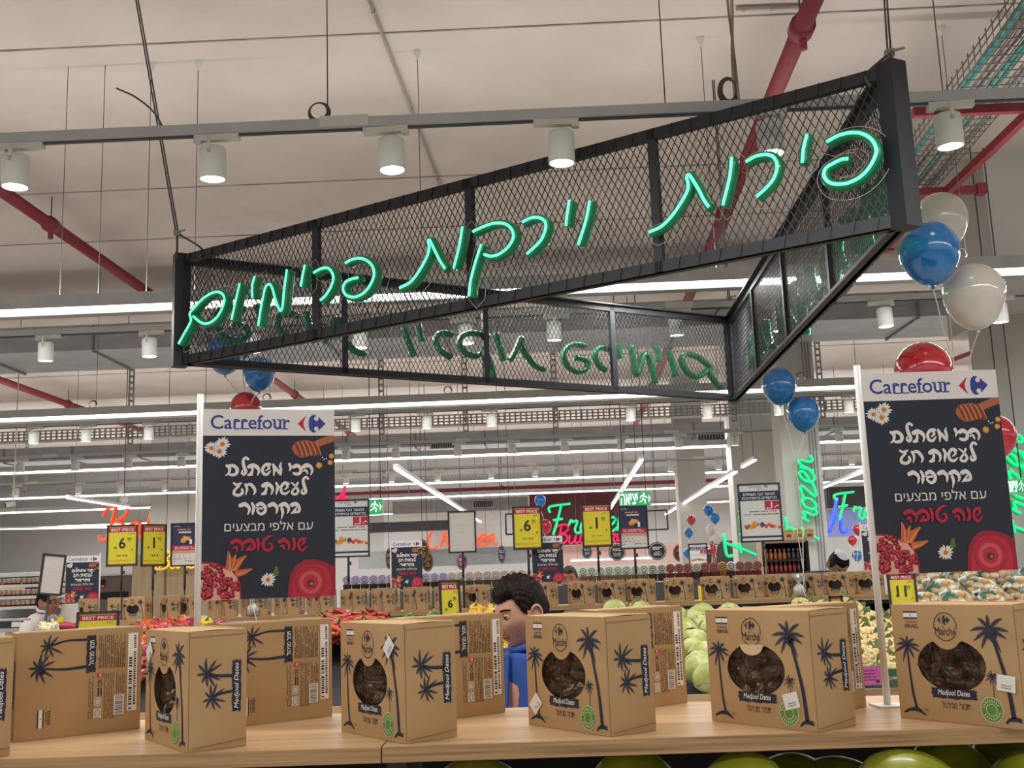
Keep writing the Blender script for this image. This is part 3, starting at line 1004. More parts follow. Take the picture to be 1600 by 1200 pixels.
# feed cable drop by the high track
p = at(1152, 160, T1 + 0.02)
t = thing('feed_cable', 'tangle of white feed cable dropping to the track beside the steep red pipe', 'cable', (p.x, p.y, 3.465))
m = MB()
for k in range(5):
    pts = [(rr.uniform(-0.012, 0.012), rr.uniform(-0.01, 0.01), z) for z in (0.0, 0.2, 0.45, 0.8, 1.2, CEIL - 3.465)]
    m.tube(smooth_path(pts, 5), 0.005, mat('feed_cable_' + str(k % 2), 'b5ab9f' if k % 2 else '8a8076', 0.6), 6)
for k in range(4):
    R_ = 0.03 + 0.004 * k
    m.tube([(-0.03 + R_ * math.cos(a * PI / 10), 0.006 * k, 0.06 + 1.5 * R_ * math.sin(a * PI / 10)) for a in range(21)], 0.004, WIRE, 6, cap=False)
m.build('cable_strands', t)
# thin white lead running down the neon word
# ================================================================ front date shelf
SHELF_Z = 1.58 - 0.2605
OAK = ramp_mat('oak_board', [(0.25, 'a8855c'), (0.42, 'bd9a70'), (0.55, 'c7a57b'), (0.75, 'd0b088')], 0.42, 2.6, (0.8, 16, 16), 9, spec=0.4)
OAK_EDGE = ramp_mat('oak_edge_band', [(0.3, '7f6240'), (0.48, 'a58459'), (0.7, 'b8966a')], 0.5, 3.0, (1.2, 30, 60), 8)
e0 = atz(0, 1187, SHELF_Z); e1 = atz(1600, 1134.5, SHELF_Z)
SH_Y0 = (e0.y + e1.y) / 2
SH_Y1 = SH_Y0 + 0.46
SH_T = 0.0245
jx = atz(595, 1168, SHELF_Z).x
def shelf_board(x0, x1, y0, y1, z, label, group, th=SH_T):
    t = thing('shelf_board', label, 'shelf', ((x0 + x1) / 2, (y0 + y1) / 2, z - th), 0, group)
    m = MB(); m.box((0, 0.001, th / 2), (x1 - x0 - 0.001, y1 - y0 - 0.002, th), OAK); m.build('board', t)
    m = MB(); m.box((0, -(y1 - y0) / 2 + 0.0004, th / 2), (x1 - x0 - 0.001, 0.0012, th - 0.001), OAK_EDGE); m.build('edge_band', t)
    return t
shelf_board(-1.75, jx - 0.0008, SH_Y0, SH_Y1, SHELF_Z, 'oak shelf board under the four date boxes nearest the bakery side', 'oak boards of the front date shelf')
shelf_board(jx + 0.0008, 2.1, SH_Y0, SH_Y1, SHELF_Z, 'oak shelf board under the date boxes by the right-hand poster', 'oak boards of the front date shelf')
# black carcass of the gondola below the board
t = thing('display_gondola', 'black display gondola carrying the oak date shelf', 'gondola', (0.2, SH_Y0 + 0.3, 0))
m = MB(); m.box((0, 0.31, 0.62), (3.9, 0.03, 1.24), DARK); m.box((0, 0, 0.05), (3.9, 0.7, 0.1), BLACK_METAL); m.build('back_panel', t)
m = MB(); m.box((0, -0.10, SHELF_Z - SH_T - 0.012), (3.85, 0.03, 0.024), BLACK_METAL); m.build('rail', t)
for x in (jx - 0.2 + 0.0, -1.9, 1.88):
    m = MB(); m.box((x, 0.0, (SHELF_Z - SH_T) / 2), (0.035, 0.24, SHELF_Z - SH_T), BLACK_METAL); m.build('upright', t)
m = MB(); m.box((0, -0.1, 0.985), (3.8, 0.4, 0.02), BLACK_METAL, (0.12, 0, 0)); m.build('produce_tray', t)

# ================================================================ medjool date cartons
KRAFT = ramp_mat('kraft_cardboard', [(0.2, 'ac8c63'), (0.5, 'b7976c'), (0.8, 'c0a176')], 0.75, 4.0, (1, 1, 3), 8, spec=0.25)
KRAFT_EDGE = mat('kraft_cut_edge', 'd9bd94', 0.8, noise=0.05)
NAVY = mat('print_navy', '24283a', 0.7, noise=0.10, scale=120)
NAVY_LT = mat('print_navy_worn', '5d5650', 0.7, noise=0.18, scale=160)
P_WHITE = mat('print_white', 'efece4', 0.6, noise=0.02)
P_GREEN = mat('print_green', '5e8a3c', 0.6, noise=0.05)
P_RED = mat('print_red', 'c0392b', 0.6, noise=0.04)
P_GREY = mat('print_small_text', '6a5238', 0.7, noise=0.1, scale=80)
P_BLACKISH = mat('print_brown_black', '3a2f2a', 0.7, noise=0.05)
BW, BD, BH = 0.222, 0.10, 0.187

def palm(a, cx, cy, frond, trunk, w0, w1, nf=8, m=NAVY, rot=0.0, nuts=False, seed=0):
    """drawn palm: drooping fronds with feathered undersides, and a leaning trunk"""
    rd = random.Random(seed)
    angs = [92, 52, 18, -24, -62, 128, 164, 204, 242] if nf >= 8 else [90, 40, 5, -35, -80, 140, 180, 220, 262]
    for an in angs:
        an = RAD(an + rd.uniform(-6, 6)); L = frond * rd.uniform(0.85, 1.1)
        droop = frond * (0.30 if math.sin(an) > -0.2 else 0.12)
        pts = []
        for i in range(7):
            q = i / 6
            x = math.cos(an) * L * q; y = math.sin(an) * L * q - droop * q * q
            pts.append((x, y))
        pts = [(cx + x * math.cos(rot) - y * math.sin(rot), cy + x * math.sin(rot) + y * math.cos(rot)) for x, y in pts]
        a.stroke(pts, [frond * 0.06, frond * 0.20, frond * 0.19, frond * 0.03], NAVY_LT, 1)
        a.stroke(pts, [frond * 0.10, frond * 0.085, frond * 0.02], m, 2)
    a.disc(cx, cy, frond * 0.15, frond * 0.18, m, 3, 14)
    if nuts:
        for dx, dy in ((0.12, -0.2), (-0.02, -0.3), (0.25, -0.3), (0.12, -0.42), (0.3, -0.14)):
            a.disc(cx + frond * dx, cy + frond * dy, frond * 0.11, frond * 0.14, m, 3, 12)
    if trunk:
        a.stroke([(cx, cy)] + trunk, [w0, w1], m, 2, 5)
def brush_band(a, x0, y0, x1, y1, m, seed=0, z=2, vertical=False):
    rd = random.Random(seed)
    n = 12
    if vertical:
        top = [(x0 + (x1 - x0) * i / n, y1 + (y1 - y0) * rd.uniform(-0.03, 0.02)) for i in range(n, -1, -1)]
        lf = [(x0 + (x1 - x0) * rd.uniform(-0.08, 0.05), y1 - (y1 - y0) * i / n) for i in range(1, n)]
        bt = [(x0 + (x1 - x0) * i / n, y0 + (y1 - y0) * rd.uniform(-0.02, 0.03)) for i in range(0, n + 1)]
        rt = [(x1 + (x1 - x0) * rd.uniform(-0.05, 0.08), y0 + (y1 - y0) * i / n) for i in range(1, n)]
        a.poly(top + lf + bt + rt, m, z)
    else:
        tp = [(x1 - (x1 - x0) * i / n, y1 + (y1 - y0) * rd.uniform(-0.08, 0.06)) for i in range(0, n + 1)]
        lf = [(x0 + (x1 - x0) * rd.uniform(-0.03, 0.03), y1 - (y1 - y0) * i / 6) for i in range(1, 6)]
        bt = [(x0 + (x1 - x0) * i / n, y0 + (y1 - y0) * rd.uniform(-0.06, 0.08)) for i in range(0, n + 1)]
        rt = [(x1 + (x1 - x0) * rd.uniform(-0.03, 0.04), y0 + (y1 - y0) * i / 6) for i in range(1, 6)]
        a.poly(tp + lf + bt + rt, m, z)
def store_emblem(a, cx, cy, s, red, blue, z=2):
    """two opposed arrow shapes with a C between them; s = overall height"""
    h = s / 2
    # left arrow
    pts = [(-1.42, 0.0), (-0.55, 0.86), (-0.50, 0.84), (-0.74, 0.32), (-0.78, 0.0), (-0.74, -0.32), (-0.50, -0.84), (-0.55, -0.86)]
    a.poly([(cx + x * h, cy + y * h) for x, y in pts], red, z)
    # right shape: upper and lower halves with the C counter
    up = [(-0.22, 0.0), (-0.20, 0.45), (-0.04, 0.80), (0.22, 0.98), (0.48, 0.98), (0.62, 0.86), (0.40, 0.74), (0.36, 0.50), (0.52, 0.32), (0.80, 0.36), (0.86, 0.62), (0.84, 0.80), (1.62, 0.0)]
    a.poly([(cx + x * h, cy + y * h) for x, y in up], blue, z)
    lo = [(0.30, 0.0), (1.62, 0.0), (0.84, -0.80), (0.86, -0.62), (0.80, -0.36), (0.52, -0.32), (0.36, -0.50), (0.40, -0.74), (0.62, -0.86), (0.48, -0.98), (0.22, -0.98), (-0.04, -0.80), (-0.20, -0.45), (-0.22, 0.0)]
    a.poly([(cx + x * h, cy + y * h) for x, y in lo], blue, z)
def flag_mark(a, x0, y0, x1, y1, rot=0):
    w, h = x1 - x0, y1 - y0
    if rot == 0:
        a.rect(x0, y0, x1, y1, P_WHITE, 1); a.rect(x0, y0, x1, y0 + h * 0.2, P_BLACKISH, 2); a.rect(x0, y1 - h * 0.2, x1, y1, P_BLACKISH, 2)
        a.disc((x0 + x1) / 2, (y0 + y1) / 2, h * 0.1, h * 0.12, P_GREY, 2, 6)
    else:
        a.rect(x0, y0, x1, y1, P_WHITE, 1); a.rect(x0, y0, x0 + w * 0.2, y1, P_BLACKISH, 2); a.rect(x1 - w * 0.2, y0, x1, y1, P_BLACKISH, 2)
        a.disc((x0 + x1) / 2, (y0 + y1) / 2, w * 0.1, w * 0.12, P_GREY, 2, 6)

def front_art():
    a = Art(); W, H = BW, BH
    X = lambda u: u * W
    Y = lambda v: v * H
    flag_mark(a, X(.107), Y(.875), X(.228), Y(.94))
    a.text('- ORIGINE -', X(.112), Y(.838), X(.226), Y(.855), P_BLACKISH)
    a.text('ISRAEL', X(.115), Y(.795), X(.232), Y(.828), P_BLACKISH, bold=0.01)
    a.ring(X(.458), Y(.81), X(.098), Y(.125), X(.0075), P_BLACKISH, 1, 40)
    store_emblem(a, X(.448), Y(.868), Y(.082), NAVY, NAVY)
    a.text('le', X(.435), Y(.797), X(.452), Y(.822), P_BLACKISH)
    a.rect(X(.352), Y(.735), X(.566), Y(.79), KRAFT, 2)
    a.text('March\u00e9', X(.372), Y(.737), X(.548), Y(.805), P_BLACKISH, 3, bold=0.012)
    palm(a, X(.118), Y(.645), X(.115), [(X(.118), Y(.5)), (X(.13), Y(.25)), (X(.152), Y(.095))], X(.012), X(.022), 8, seed=4)
    a.poly([(X(.035), Y(.055)), (X(.075), Y(.085)), (X(.13), Y(.105)), (X(.175), Y(.10)), (X(.2), Y(.075)), (X(.235), Y(.04)), (X(.225), Y(.036)), (X(.19), Y(.055)), (X(.16), Y(.068)), (X(.1), Y(.07)), (X(.05), Y(.048))], NAVY, 2)
    a.text(heb('1 ק״ג'), X(.215), Y(.062), X(.262), Y(.10), P_BLACKISH)
    palm(a, X(.808), Y(.795), X(.158), [(X(.85), Y(.64)), (X(.905), Y(.36)), (X(.93), Y(.08))], X(.018), X(.036), 8, nuts=True, seed=9)
    a.poly([(X(.86), Y(.04)), (X(.885), Y(.075)), (X(.925), Y(.095)), (X(.985), Y(.085)), (X(.99), Y(.05)), (X(.94), Y(.058)), (X(.9), Y(.055)), (X(.87), Y(.03))], NAVY, 2)
    palm(a, X(.795), Y(.41), X(.058), [(X(.797), Y(.33)), (X(.797), Y(.24))], X(.006), X(.006), 8, seed=2)
    brush_band(a, X(.295), Y(.2), X(.655), Y(.285), NAVY, 3)
    a.text('Medjool Dates', X(.345), Y(.213), X(.61), Y(.275), P_WHITE, 3, bold=0.008, shear=0.25)
    a.text(heb('תמר מג׳הול'), X(.37), Y(.118), X(.6), Y(.178), P_BLACKISH, 2, bold=-0.004)
    a.disc(X(.768), Y(.135), X(.087), Y(.105), mat('print_pale_green', 'cfd8b4', 0.6), 2, 36)
    a.disc(X(.768), Y(.135), X(.081), Y(.098), P_GREEN, 3, 36)
    a.ring(X(.768), Y(.135), X(.043), Y(.052), X(.005), mat('print_pale_green', 'cfd8b4', 0.6), 4, 30)
    for k in range(22):
        g = 2 * PI * k / 22
        if 0.1 < (k % 11) / 11 < 0.97:
            c, s = math.cos(g), math.sin(g)
            p0 = (X(.768) + X(.054) * c, Y(.135) + Y(.065) * s); p1 = (X(.768) + X(.070) * c, Y(.135) + Y(.085) * s)
            a.stroke([p0, p1], X(.007), mat('print_pale_green', 'cfd8b4', 0.6), 4)
    return a
def side_art(back=False):
    """a panel printed sideways: palms lying with their feet at a dark band"""
    a = Art(); W, H = BD, BH
    X = lambda u: u * W
    Y = lambda v: v * H
    palm(a, X(.34), Y(.64), X(.25), None, 0, 0, 8, rot=RAD(90), seed=5)
    a.stroke([(X(.34), Y(.64)), (X(.5), Y(.615)), (X(.76), Y(.605))], [X(.05), X(.055)], NAVY, 2, 5)
    palm(a, X(.42), Y(.43), X(.22), None, 0, 0, 8, rot=RAD(100), seed=6)
    a.stroke([(X(.42), Y(.43)), (X(.55), Y(.46)), (X(.76), Y(.475))], [X(.04), X(.05)], NAVY, 2, 5)
    brush_band(a, X(.755), Y(.30), X(.90), Y(.74), NAVY, 8, 2, True)
    a.text('Medjool Dates', X(.785), Y(.325), X(.88), Y(.715), P_WHITE, 3, bold=0.008, shear=0.25, rot=90)
    return a
def back_art(label=True):
    a = Art(); W, H = BW, BH
    X = lambda u: u * W
    Y = lambda v: v * H
    rd = random.Random(5)
    palm(a, X(.245), Y(.86), X(.105), None, 0, 0, 8, rot=RAD(80), seed=11)
    a.stroke([(X(.245), Y(.86)), (X(.38), Y(.905)), (X(.545), Y(.905))], [X(.012), X(.02)], NAVY, 2, 5)
    palm(a, X(.175), Y(.66), X(.12), None, 0, 0, 8, rot=RAD(85), nuts=True, seed=12)
    a.stroke([(X(.175), Y(.66)), (X(.36), Y(.635)), (X(.545), Y(.645))], [X(.014), X(.026)], NAVY, 2, 5)
    a.stroke([(X(.19), Y(.70)), (X(.185), Y(.79)), (X(.225), Y(.85))], [X(.006), X(.006)], NAVY, 2, 4)
    brush_band(a, X(.545), Y(.585), X(.62), Y(.945), NAVY, 14, 2, True)
    a.text(heb('תמר מג׳הול'), X(.56), Y(.655), X(.605), Y(.895), P_WHITE, 3, bold=0.01, rot=90)
    # nutrition table and ingredients, printed sideways
    a.scribble(X(.64), Y(.62), X(.865), Y(.94), P_GREY, 14, rd, 1, 0.5, True, (0.03, 0.12), 0.9)
    for k in range(9):
        x = X(.655 + .024 * k); a.rect(x, Y(.63), x + X(.0022), Y(.80), P_BLACKISH, 2)
    a.rect(X(.64), Y(.62), X(.865), Y(.624), P_GREY, 2)
    a.scribble(X(.565), Y(.14), X(.61), Y(.55), P_GREY, 3, rd, 1, 0.4, True)
    a.scribble(X(.69), Y(.13), X(.78), Y(.57), P_GREY, 6, rd, 1, 0.45, True)
    a.scribble(X(.79), Y(.36), X(.87), Y(.57), P_GREY, 5, rd, 1, 0.45, True)
    a.rect(X(.635), Y(.535), X(.685), Y(.575), P_RED, 2)
    a.ring(X(.66), Y(.556), X(.012), Y(.013), X(.005), P_WHITE, 3, 14)
    a.text('OK', X(.64), Y(.44), X(.675), Y(.52), P_BLACKISH, 2, bold=0.01, rot=90)
    a.scribble(X(.638), Y(.35), X(.68), Y(.43), P_BLACKISH, 2, rd, 1, 0.55, True, (0.2, 0.4))
    a.disc(X(.645), Y(.30), X(.032), Y(.043), mat('print_pale_grey', 'd6d2c8', 0.6), 2, 26)
    a.ring(X(.645), Y(.30), X(.024), Y(.032), X(.004), P_GREY, 3, 24)
    a.rect(X(.612), Y(.145), X(.675), Y(.235), mat('print_pale_grey', 'd6d2c8', 0.6), 2)
    a.ring(X(.644), Y(.19), X(.022), Y(.034), X(.004), P_GREY, 3, 24)
    a.rect(X(.775), Y(.16), X(.86), Y(.35), P_WHITE, 2)
    y = .17
    while y < .34:
        t_ = rd.choice((.003, .005, .008)); a.rect(X(.785), Y(y), X(.85), Y(y + t_), P_BLACKISH, 3); y += t_ + rd.choice((.004, .006, .008))
    if label:
        a.rect(X(.885), Y(.185), X(.965), Y(.945), P_WHITE, 2)
        a.scribble(X(.892), Y(.20), X(.925), Y(.93), P_BLACKISH, 1, rd, 3, 0.8, True, (0.012, 0.03))
        a.scribble(X(.930), Y(.24), X(.958), Y(.93), P_BLACKISH, 1, rd, 3, 0.7, True, (0.012, 0.03))
    flag_mark(a, X(.172), Y(.10), X(.222), Y(.27), 90)
    a.text('ISRAEL', X(.25), Y(.125), X(.275), Y(.27), P_BLACKISH, 2, bold=0.01, rot=90)
    a.text('- ORIGINE -', X(.233), Y(.13), X(.245), Y(.26), P_BLACKISH, 2, rot=90)
    return a
ART_F, ART_S, ART_B = front_art(), side_art(), back_art()

def window_outline(n=64):
    cx, cz, rx, rz = .474 * BW, .484 * BH, .282 * BW, .225 * BH
    nx, nz, nrx, nrz = .456 * BW, .75 * BH, .118 * BW, .135 * BH
    pts = []
    for i in range(n):
        g = 2 * PI * i / n
        x, z = cx + rx * math.cos(g), cz + rz * math.sin(g)
        if ((x - nx) / nrx) ** 2 + ((z - nz) / nrz) ** 2 < 1 and z > cz:
            dx = (x - nx) / nrx
            z = nz - nrz * math.sqrt(max(0, 1 - dx * dx))
        pts.append((x, z))
    return pts
def carton_mesh(mb, win=True, cut=0.6):
    """kraft carton; local frame: front face at y = 0 from (0,0) to (BW,0), depth +y"""
    W, D, H = BW, BD, BH
    th = 0.0012
    if win:
        wo = window_outline()
        n = len(wo)
        # outer rectangle sampled by the same angles so that the ring stays planar and clean
        cx, cz = .474 * W, .484 * H
        ro = []
        for x, z in wo:
            dx, dz = x - cx, z - cz
            k = min(((W - cx) / dx if dx > 0 else -cx / dx) if abs(dx) > 1e-9 else 1e9, ((H - cz) / dz if dz > 0 else -cz / dz) if abs(dz) > 1e-9 else 1e9)
            ro.append((cx + dx * k, cz + dz * k))
        vs = [(x, 0, z) for x, z in wo] + [(x, 0, z) for x, z in ro]
        fs = [(i, (i + 1) % n, n + (i + 1) % n, n + i) for i in range(n)]
        # corners
        for (qx, qz) in ((0, 0), (W, 0), (W, H), (0, H)):
            best = [i for i in range(n) if (abs(ro[i][0] - qx) < 1e-6) != (abs(ro[(i + 1) % n][0] - qx) < 1e-6) and (abs(ro[i][1] - qz) < 1e-6 or abs(ro[(i + 1) % n][1] - qz) < 1e-6) and abs(ro[i][0] - qx) < W * .4 and abs(ro[(i + 1) % n][0] - qx) < W * .4]
            for i in best[:1]:
                vs.append((qx, 0, qz)); fs.append((n + i, n + (i + 1) % n, len(vs) - 1))
        mb.add(vs, [tuple(reversed(f)) for f in fs], KRAFT)
        # cut edge of the window and a folded tab
        vs = [(x, 0, z) for x, z in wo] + [(x, 0.002, z) for x, z in wo]
        mb.add(vs, [(i, (i + 1) % n, n + (i + 1) % n, n + i) for i in range(n)], KRAFT_EDGE)
        # dark tray behind
        INN = mat('carton_inside', '3b2a1e', 0.8, noise=0.1)
        y = 0.055
        mb.add([(.1 * W, y, .15 * H), (.9 * W, y, .15 * H), (.9 * W, y, .8 * H), (.1 * W, y, .8 * H)], [(0, 1, 2, 3)], INN)
        for q in range(0, n, 4):
            pass
    else:
        mb.add([(0, 0, 0), (W, 0, 0), (W, 0, H), (0, 0, H)], [(0, 1, 2, 3)], KRAFT)
    mb.add([(W, 0, 0), (W, D, 0), (W, D, H), (W, 0, H)], [(0, 1, 2, 3)], KRAFT)
    mb.add([(0, D, 0), (0, 0, 0), (0, 0, H), (0, D, H)], [(0, 1, 2, 3)], KRAFT)
    mb.add([(W, D, 0), (0, D, 0), (0, D, H), (W, D, H)], [(0, 1, 2, 3)], KRAFT)
    mb.add([(0, 0, 0), (0, D, 0), (W, D, 0), (W, 0, 0)], [(0, 1, 2, 3)], KRAFT)
    # slightly wavy top with a tucked flap
    n = 12; vs = []
    for i in range(n + 1):
        u = i / n; b = 0.0022 * math.sin(u * 7.0) * math.sin(u * PI)
        vs += [(W * u, 0, H), (W * u, D * .5, H + b + 0.0015), (W * u, D, H)]
    fs = []
    for i in range(n):
        fs += [(3 * i, 3 * i + 3, 3 * i + 4, 3 * i + 1), (3 * i + 1, 3 * i + 4, 3 * i + 5, 3 * i + 2)]
    mb.add(vs, fs, KRAFT, True)
    mb.box((W * .5, D * .96, H - 0.004), (W * .98, 0.0012, 0.012), KRAFT_EDGE)
    # fold lines near the edges
    mb.box((W + 0.0002, 0.004, H / 2), (0.0006, 0.0008, H * .98), mat('kraft_crease', '8f6d48', 0.8))
    mb.box((W + 0.0004, D * .5, H * .955), (0.0008, D * .9, 0.0009), mat('kraft_crease', '8f6d48', 0.8), (0.02, 0, 0))
    mb.box((W + 0.0004, D * .55, H * .045), (0.0008, D * .9, 0.0009), mat('kraft_crease', '8f6d48', 0.8), (0.09, 0, 0))
def carton_print(mb):
    ART_F.lay(mb, (0, 0, 0), (1, 0, 0), (0, 0, 1))
    ART_S.lay(mb, (BW, 0, 0), (0, 1, 0), (0, 0, 1))
    ART_S.lay(mb, (0, BD, 0), (0, -1, 0), (0, 0, 1))
    ART_B.lay(mb, (BW, BD, 0), (-1, 0, 0), (0, 0, 1))
FILM = clear_mat('window_film', 'f3efe8', 0.06, 0.10)
def carton_proto(tab=False):
    t = thing('date_box', 'kraft carton of dates', 'date box', (0, 0, 0))
    m = MB(); carton_mesh(m); c = m.build('carton', t)
    p = MB(); carton_print(p); p.build('printed_artwork', t)
    f = MB(); wo = [(.474 * BW + (x - .474 * BW) * 1.02, .484 * BH + (z - .484 * BH) * 1.02) for x, z in window_outline()]
    f.add([(x, 0.0012, z) for x, z in wo], [tuple(range(len(wo)))], FILM); f.build('window_film', t)
    return t
BOX = carton_proto()
TABM = MB()
pts = [(.456 * BW + .113 * BW * math.cos(a), .70 * BH + .095 * BH * math.sin(a)) for a in [PI + PI * i / 14 for i in range(15)]]
TABM.add([(x, -0.0012 + 0.0, z) for x, z in pts], [tuple(range(len(pts)))], KRAFT_EDGE)
TABM_MESH = TABM.mesh('loose_tab')

STICK = mat('white_sticker', 'e9e8e2', 0.5, noise=0.02)
def sticker(parent, u, v, rot, face='front', s=0.0155):
    m = MB(); a = Art()
    q = [(-s, -s * .8), (s, -s * .8), (s, s * .8), (-s, s * .8)]
    a.poly([(x * math.cos(rot) - y * math.sin(rot), x * math.sin(rot) + y * math.cos(rot)) for x, y in q], STICK, 1)
    rd = random.Random(int(u * 100))
    b = Art(); b.scribble(-s * .5, -s * .6, s * .6, -s * .1, mat('sticker_print', '9a9a9a', 0.6), 2, rd, 2, 0.5, False, (0.1, 0.3))
    a.put(b, lambda p: (p[0] * math.cos(rot) - p[1] * math.sin(rot), p[0] * math.sin(rot) + p[1] * math.cos(rot)))
    a.lay(m, (u * BW, -0.0016, v * BH), (1, 0, 0), (0, 0, 1))
    return m.build('price_sticker', parent)

# date fruits seen through the windows
DATE = ramp_mat('date_skin', [(0.25, '1c0e0a'), (0.5, '38201a'), (0.68, '553022'), (0.85, '7c4c30')], 0.30, 60, (1, 1, 0.35), 8, bump=1.0, bdist=0.006, coat=0.5)
def date_proto():
    m = MB()
    def fn(d):
        g = math.atan2(d.y, d.x)
        return 1 + 0.05 * math.sin(7 * g + 5 * d.z) + 0.045 * math.sin(11 * g - 9 * d.z) + 0.035 * math.sin(23 * g + 6 * math.sin(5 * d.z)) + 0.03 * math.sin(19 * d.z + 3 * g)
    m.ball((0, 0, 0), (0.0145, 0.0145, 0.026), DATE, 56, 30, None, fn)
    o = m.build('date_fruit')
    return tag(o, 'wrinkled brown date', 'date')
DATEP = date_proto()
_df = [True]
def fill_dates(loc, rz, label, group, seed):
    rd = random.Random(seed)
    M = Matrix.Translation(loc) @ Matrix.Rotation(rz, 4, 'Z')
    spots_ = [(.29, .52, 20), (.40, .40, 75), (.56, .47, 60), (.50, .60, -80), (.64, .60, 65), (.38, .58, 10), (.47, .33, -55), (.60, .34, 80), (.69, .45, 20), (.27, .40, -10), (.17, .50, 80), (.185, .37, 40), (.20, .61, -30), (.31, .29, 60)]
    for i, (u, v, an) in enumerate(spots_):
        p = M @ Vector((u * BW + rd.uniform(-.003, .003), 0.0245 + rd.uniform(0, 0.006), v * BH + rd.uniform(-.003, .003)))
        rot = (M.to_3x3() @ Euler((rd.uniform(-.06, .06), RAD(an + rd.uniform(-18, 18)), rd.uniform(0, 6))).to_matrix()).to_euler()
        if _df[0]:
            o = DATEP; _df[0] = False
        else:
            o = DATEP.copy(); C.objects.link(o)
        o.location = p; o.rotation_euler = rot
        o.scale = [rd.uniform(.92, 1.12)] * 3
        tag(o, label, 'date', group)
_bf = [True]
def put_box(x, y, rz, label, group, z=SHELF_Z, corner='right'):
    """place a carton by its near front corner; corner 'right' = front face's viewer-right bottom corner"""
    rzv = rz
    off = Matrix.Rotation(rzv, 3, 'Z') @ Vector({'right': (BW, 0, 0), 'left': (0, 0, 0), 'bl': (BW, BD, 0), 'br': (0, BD, 0)}[corner])
    loc = Vector((x, y, z + 0.0005)) - off
    if _bf[0]:
        o = BOX; _bf[0] = False; o.location = loc; o.rotation_euler = (0, 0, rzv); o['label'] = label; o['group'] = group
    else:
        o = dup(BOX, loc, rzv, label, group)
    return o, loc
GF = 'date boxes on the front shelf'
fronts = [((290, 1177), -54, 'date box with its window seen almost edge on, below the pole of the taller-looking poster', [(.10, .80, .7)]),
          ((632, 1163), -53, 'date box with a white diamond sticker on its tall printed palm', [(.80, .80, .8)]),
          ((952, 1152), -54, 'date box beside the young man, white diamond sticker on its small palm trunk', [(.115, .20, .8)]),
          ((1276, 1145), -52, 'date box with a cream flap over its window and a sticker on the green seal', [(.80, .24, .25)]),
          ((1602, 1141), -54, 'date box with the clearest window, at the foot of the right-hand poster', [(.90, .36, -.1)])]
FB = []
for i, ((px, py), an, lab, st) in enumerate(fronts):
    p = atz(px, py, SHELF_Z)
    o, loc = put_box(p.x, p.y, RAD(an), lab, GF)
    FB.append((o, loc, RAD(an)))
    STK = globals().setdefault('STK', []); STK += [(o, u, v, r_) for u, v, r_ in st]
    if i == 3:
        c = bpy.data.objects.new('loose_tab', TABM_MESH); C.objects.link(c); c.parent = o
    fill_dates(loc, RAD(an), 'wrinkled brown date in the ' + ('edge-on carton below the poster pole', 'carton with a sticker on its tall palm', 'carton beside the young man', 'carton with the cream window flap', 'carton with the clearest window')[i],
               'dates in the ' + ('edge-on carton', 'sticker-palm carton', 'carton beside the young man', 'flap carton', 'clear-window carton')[i], 20 + i)
# carton cut by the picture edge: only its side shows
p = atz(15, 1181, SHELF_Z)
an = RAD(-54)
side = Matrix.Rotation(an, 3, 'Z') @ Vector((0, BD, 0))
o, loc = put_box(p.x - side.x, p.y - side.y, an, 'date box of which only the printed side shows, at the bakery end of the shelf', GF)
# rear cartons with their backs towards the aisle
for (px, py), an, lab in (((222, 1137), 38, 'date box turned to show its back panel with a barcode, next to the price card'),
                          ((521, 1118), 38, 'date box showing its back panel between the edge-on box and the sticker-palm box'),
                          ((790, 1112), 38, 'date box showing its barcode half behind the sticker-palm box, beside the young man'),
                          ((1073, 1097), 38, 'date box showing a strip of its back panel next to the cabbages'),
                          ((1351, 1104), 38, 'date box of which a narrow strip of back panel shows next to the cauliflower')):
    p = atz(px, py, SHELF_Z)
    q = Matrix.Rotation(RAD(an), 3, 'Z') @ Vector((1, 0, 0))
    # viewer-right bottom corner of the back panel = local (0, BD)
    put_box(p.x, p.y - 0.012, RAD(an + 180), lab, GF, corner='br')
STICKERS_LATER = STK
# ================================================================ holiday posters on poles
PN = flat('20283a'); PW = flat('ecebe9'); PBLUE = flat('36449a'); PRED = flat('c8233f'); PCRIM = flat('b81f3f')
def daisy(a, cx, cy, r, seed=0):
    rd = random.Random(seed)
    for k in range(15):
        g = 2 * PI * k / 15 + rd.uniform(-.08, .08); L = r * rd.uniform(.85, 1.08)
        c, s = math.cos(g), math.sin(g); w = r * .13
        a.poly([(cx + c * r * .2 - s * w * .5, cy + s * r * .2 + c * w * .5), (cx + c * L * .7 - s * w, cy + s * L * .7 + c * w), (cx + c * L, cy + s * L), (cx + c * L * .7 + s * w, cy + s * L * .7 - c * w), (cx + c * r * .2 + s * w * .5, cy + s * r * .2 - c * w * .5)], flat('f0efee'), 3 + k % 2)
    a.disc(cx, cy, r * .3, r * .3, flat('e0902c'), 6, 14)
    a.disc(cx, cy, r * .16, r * .16, flat('c8702a'), 7, 10)
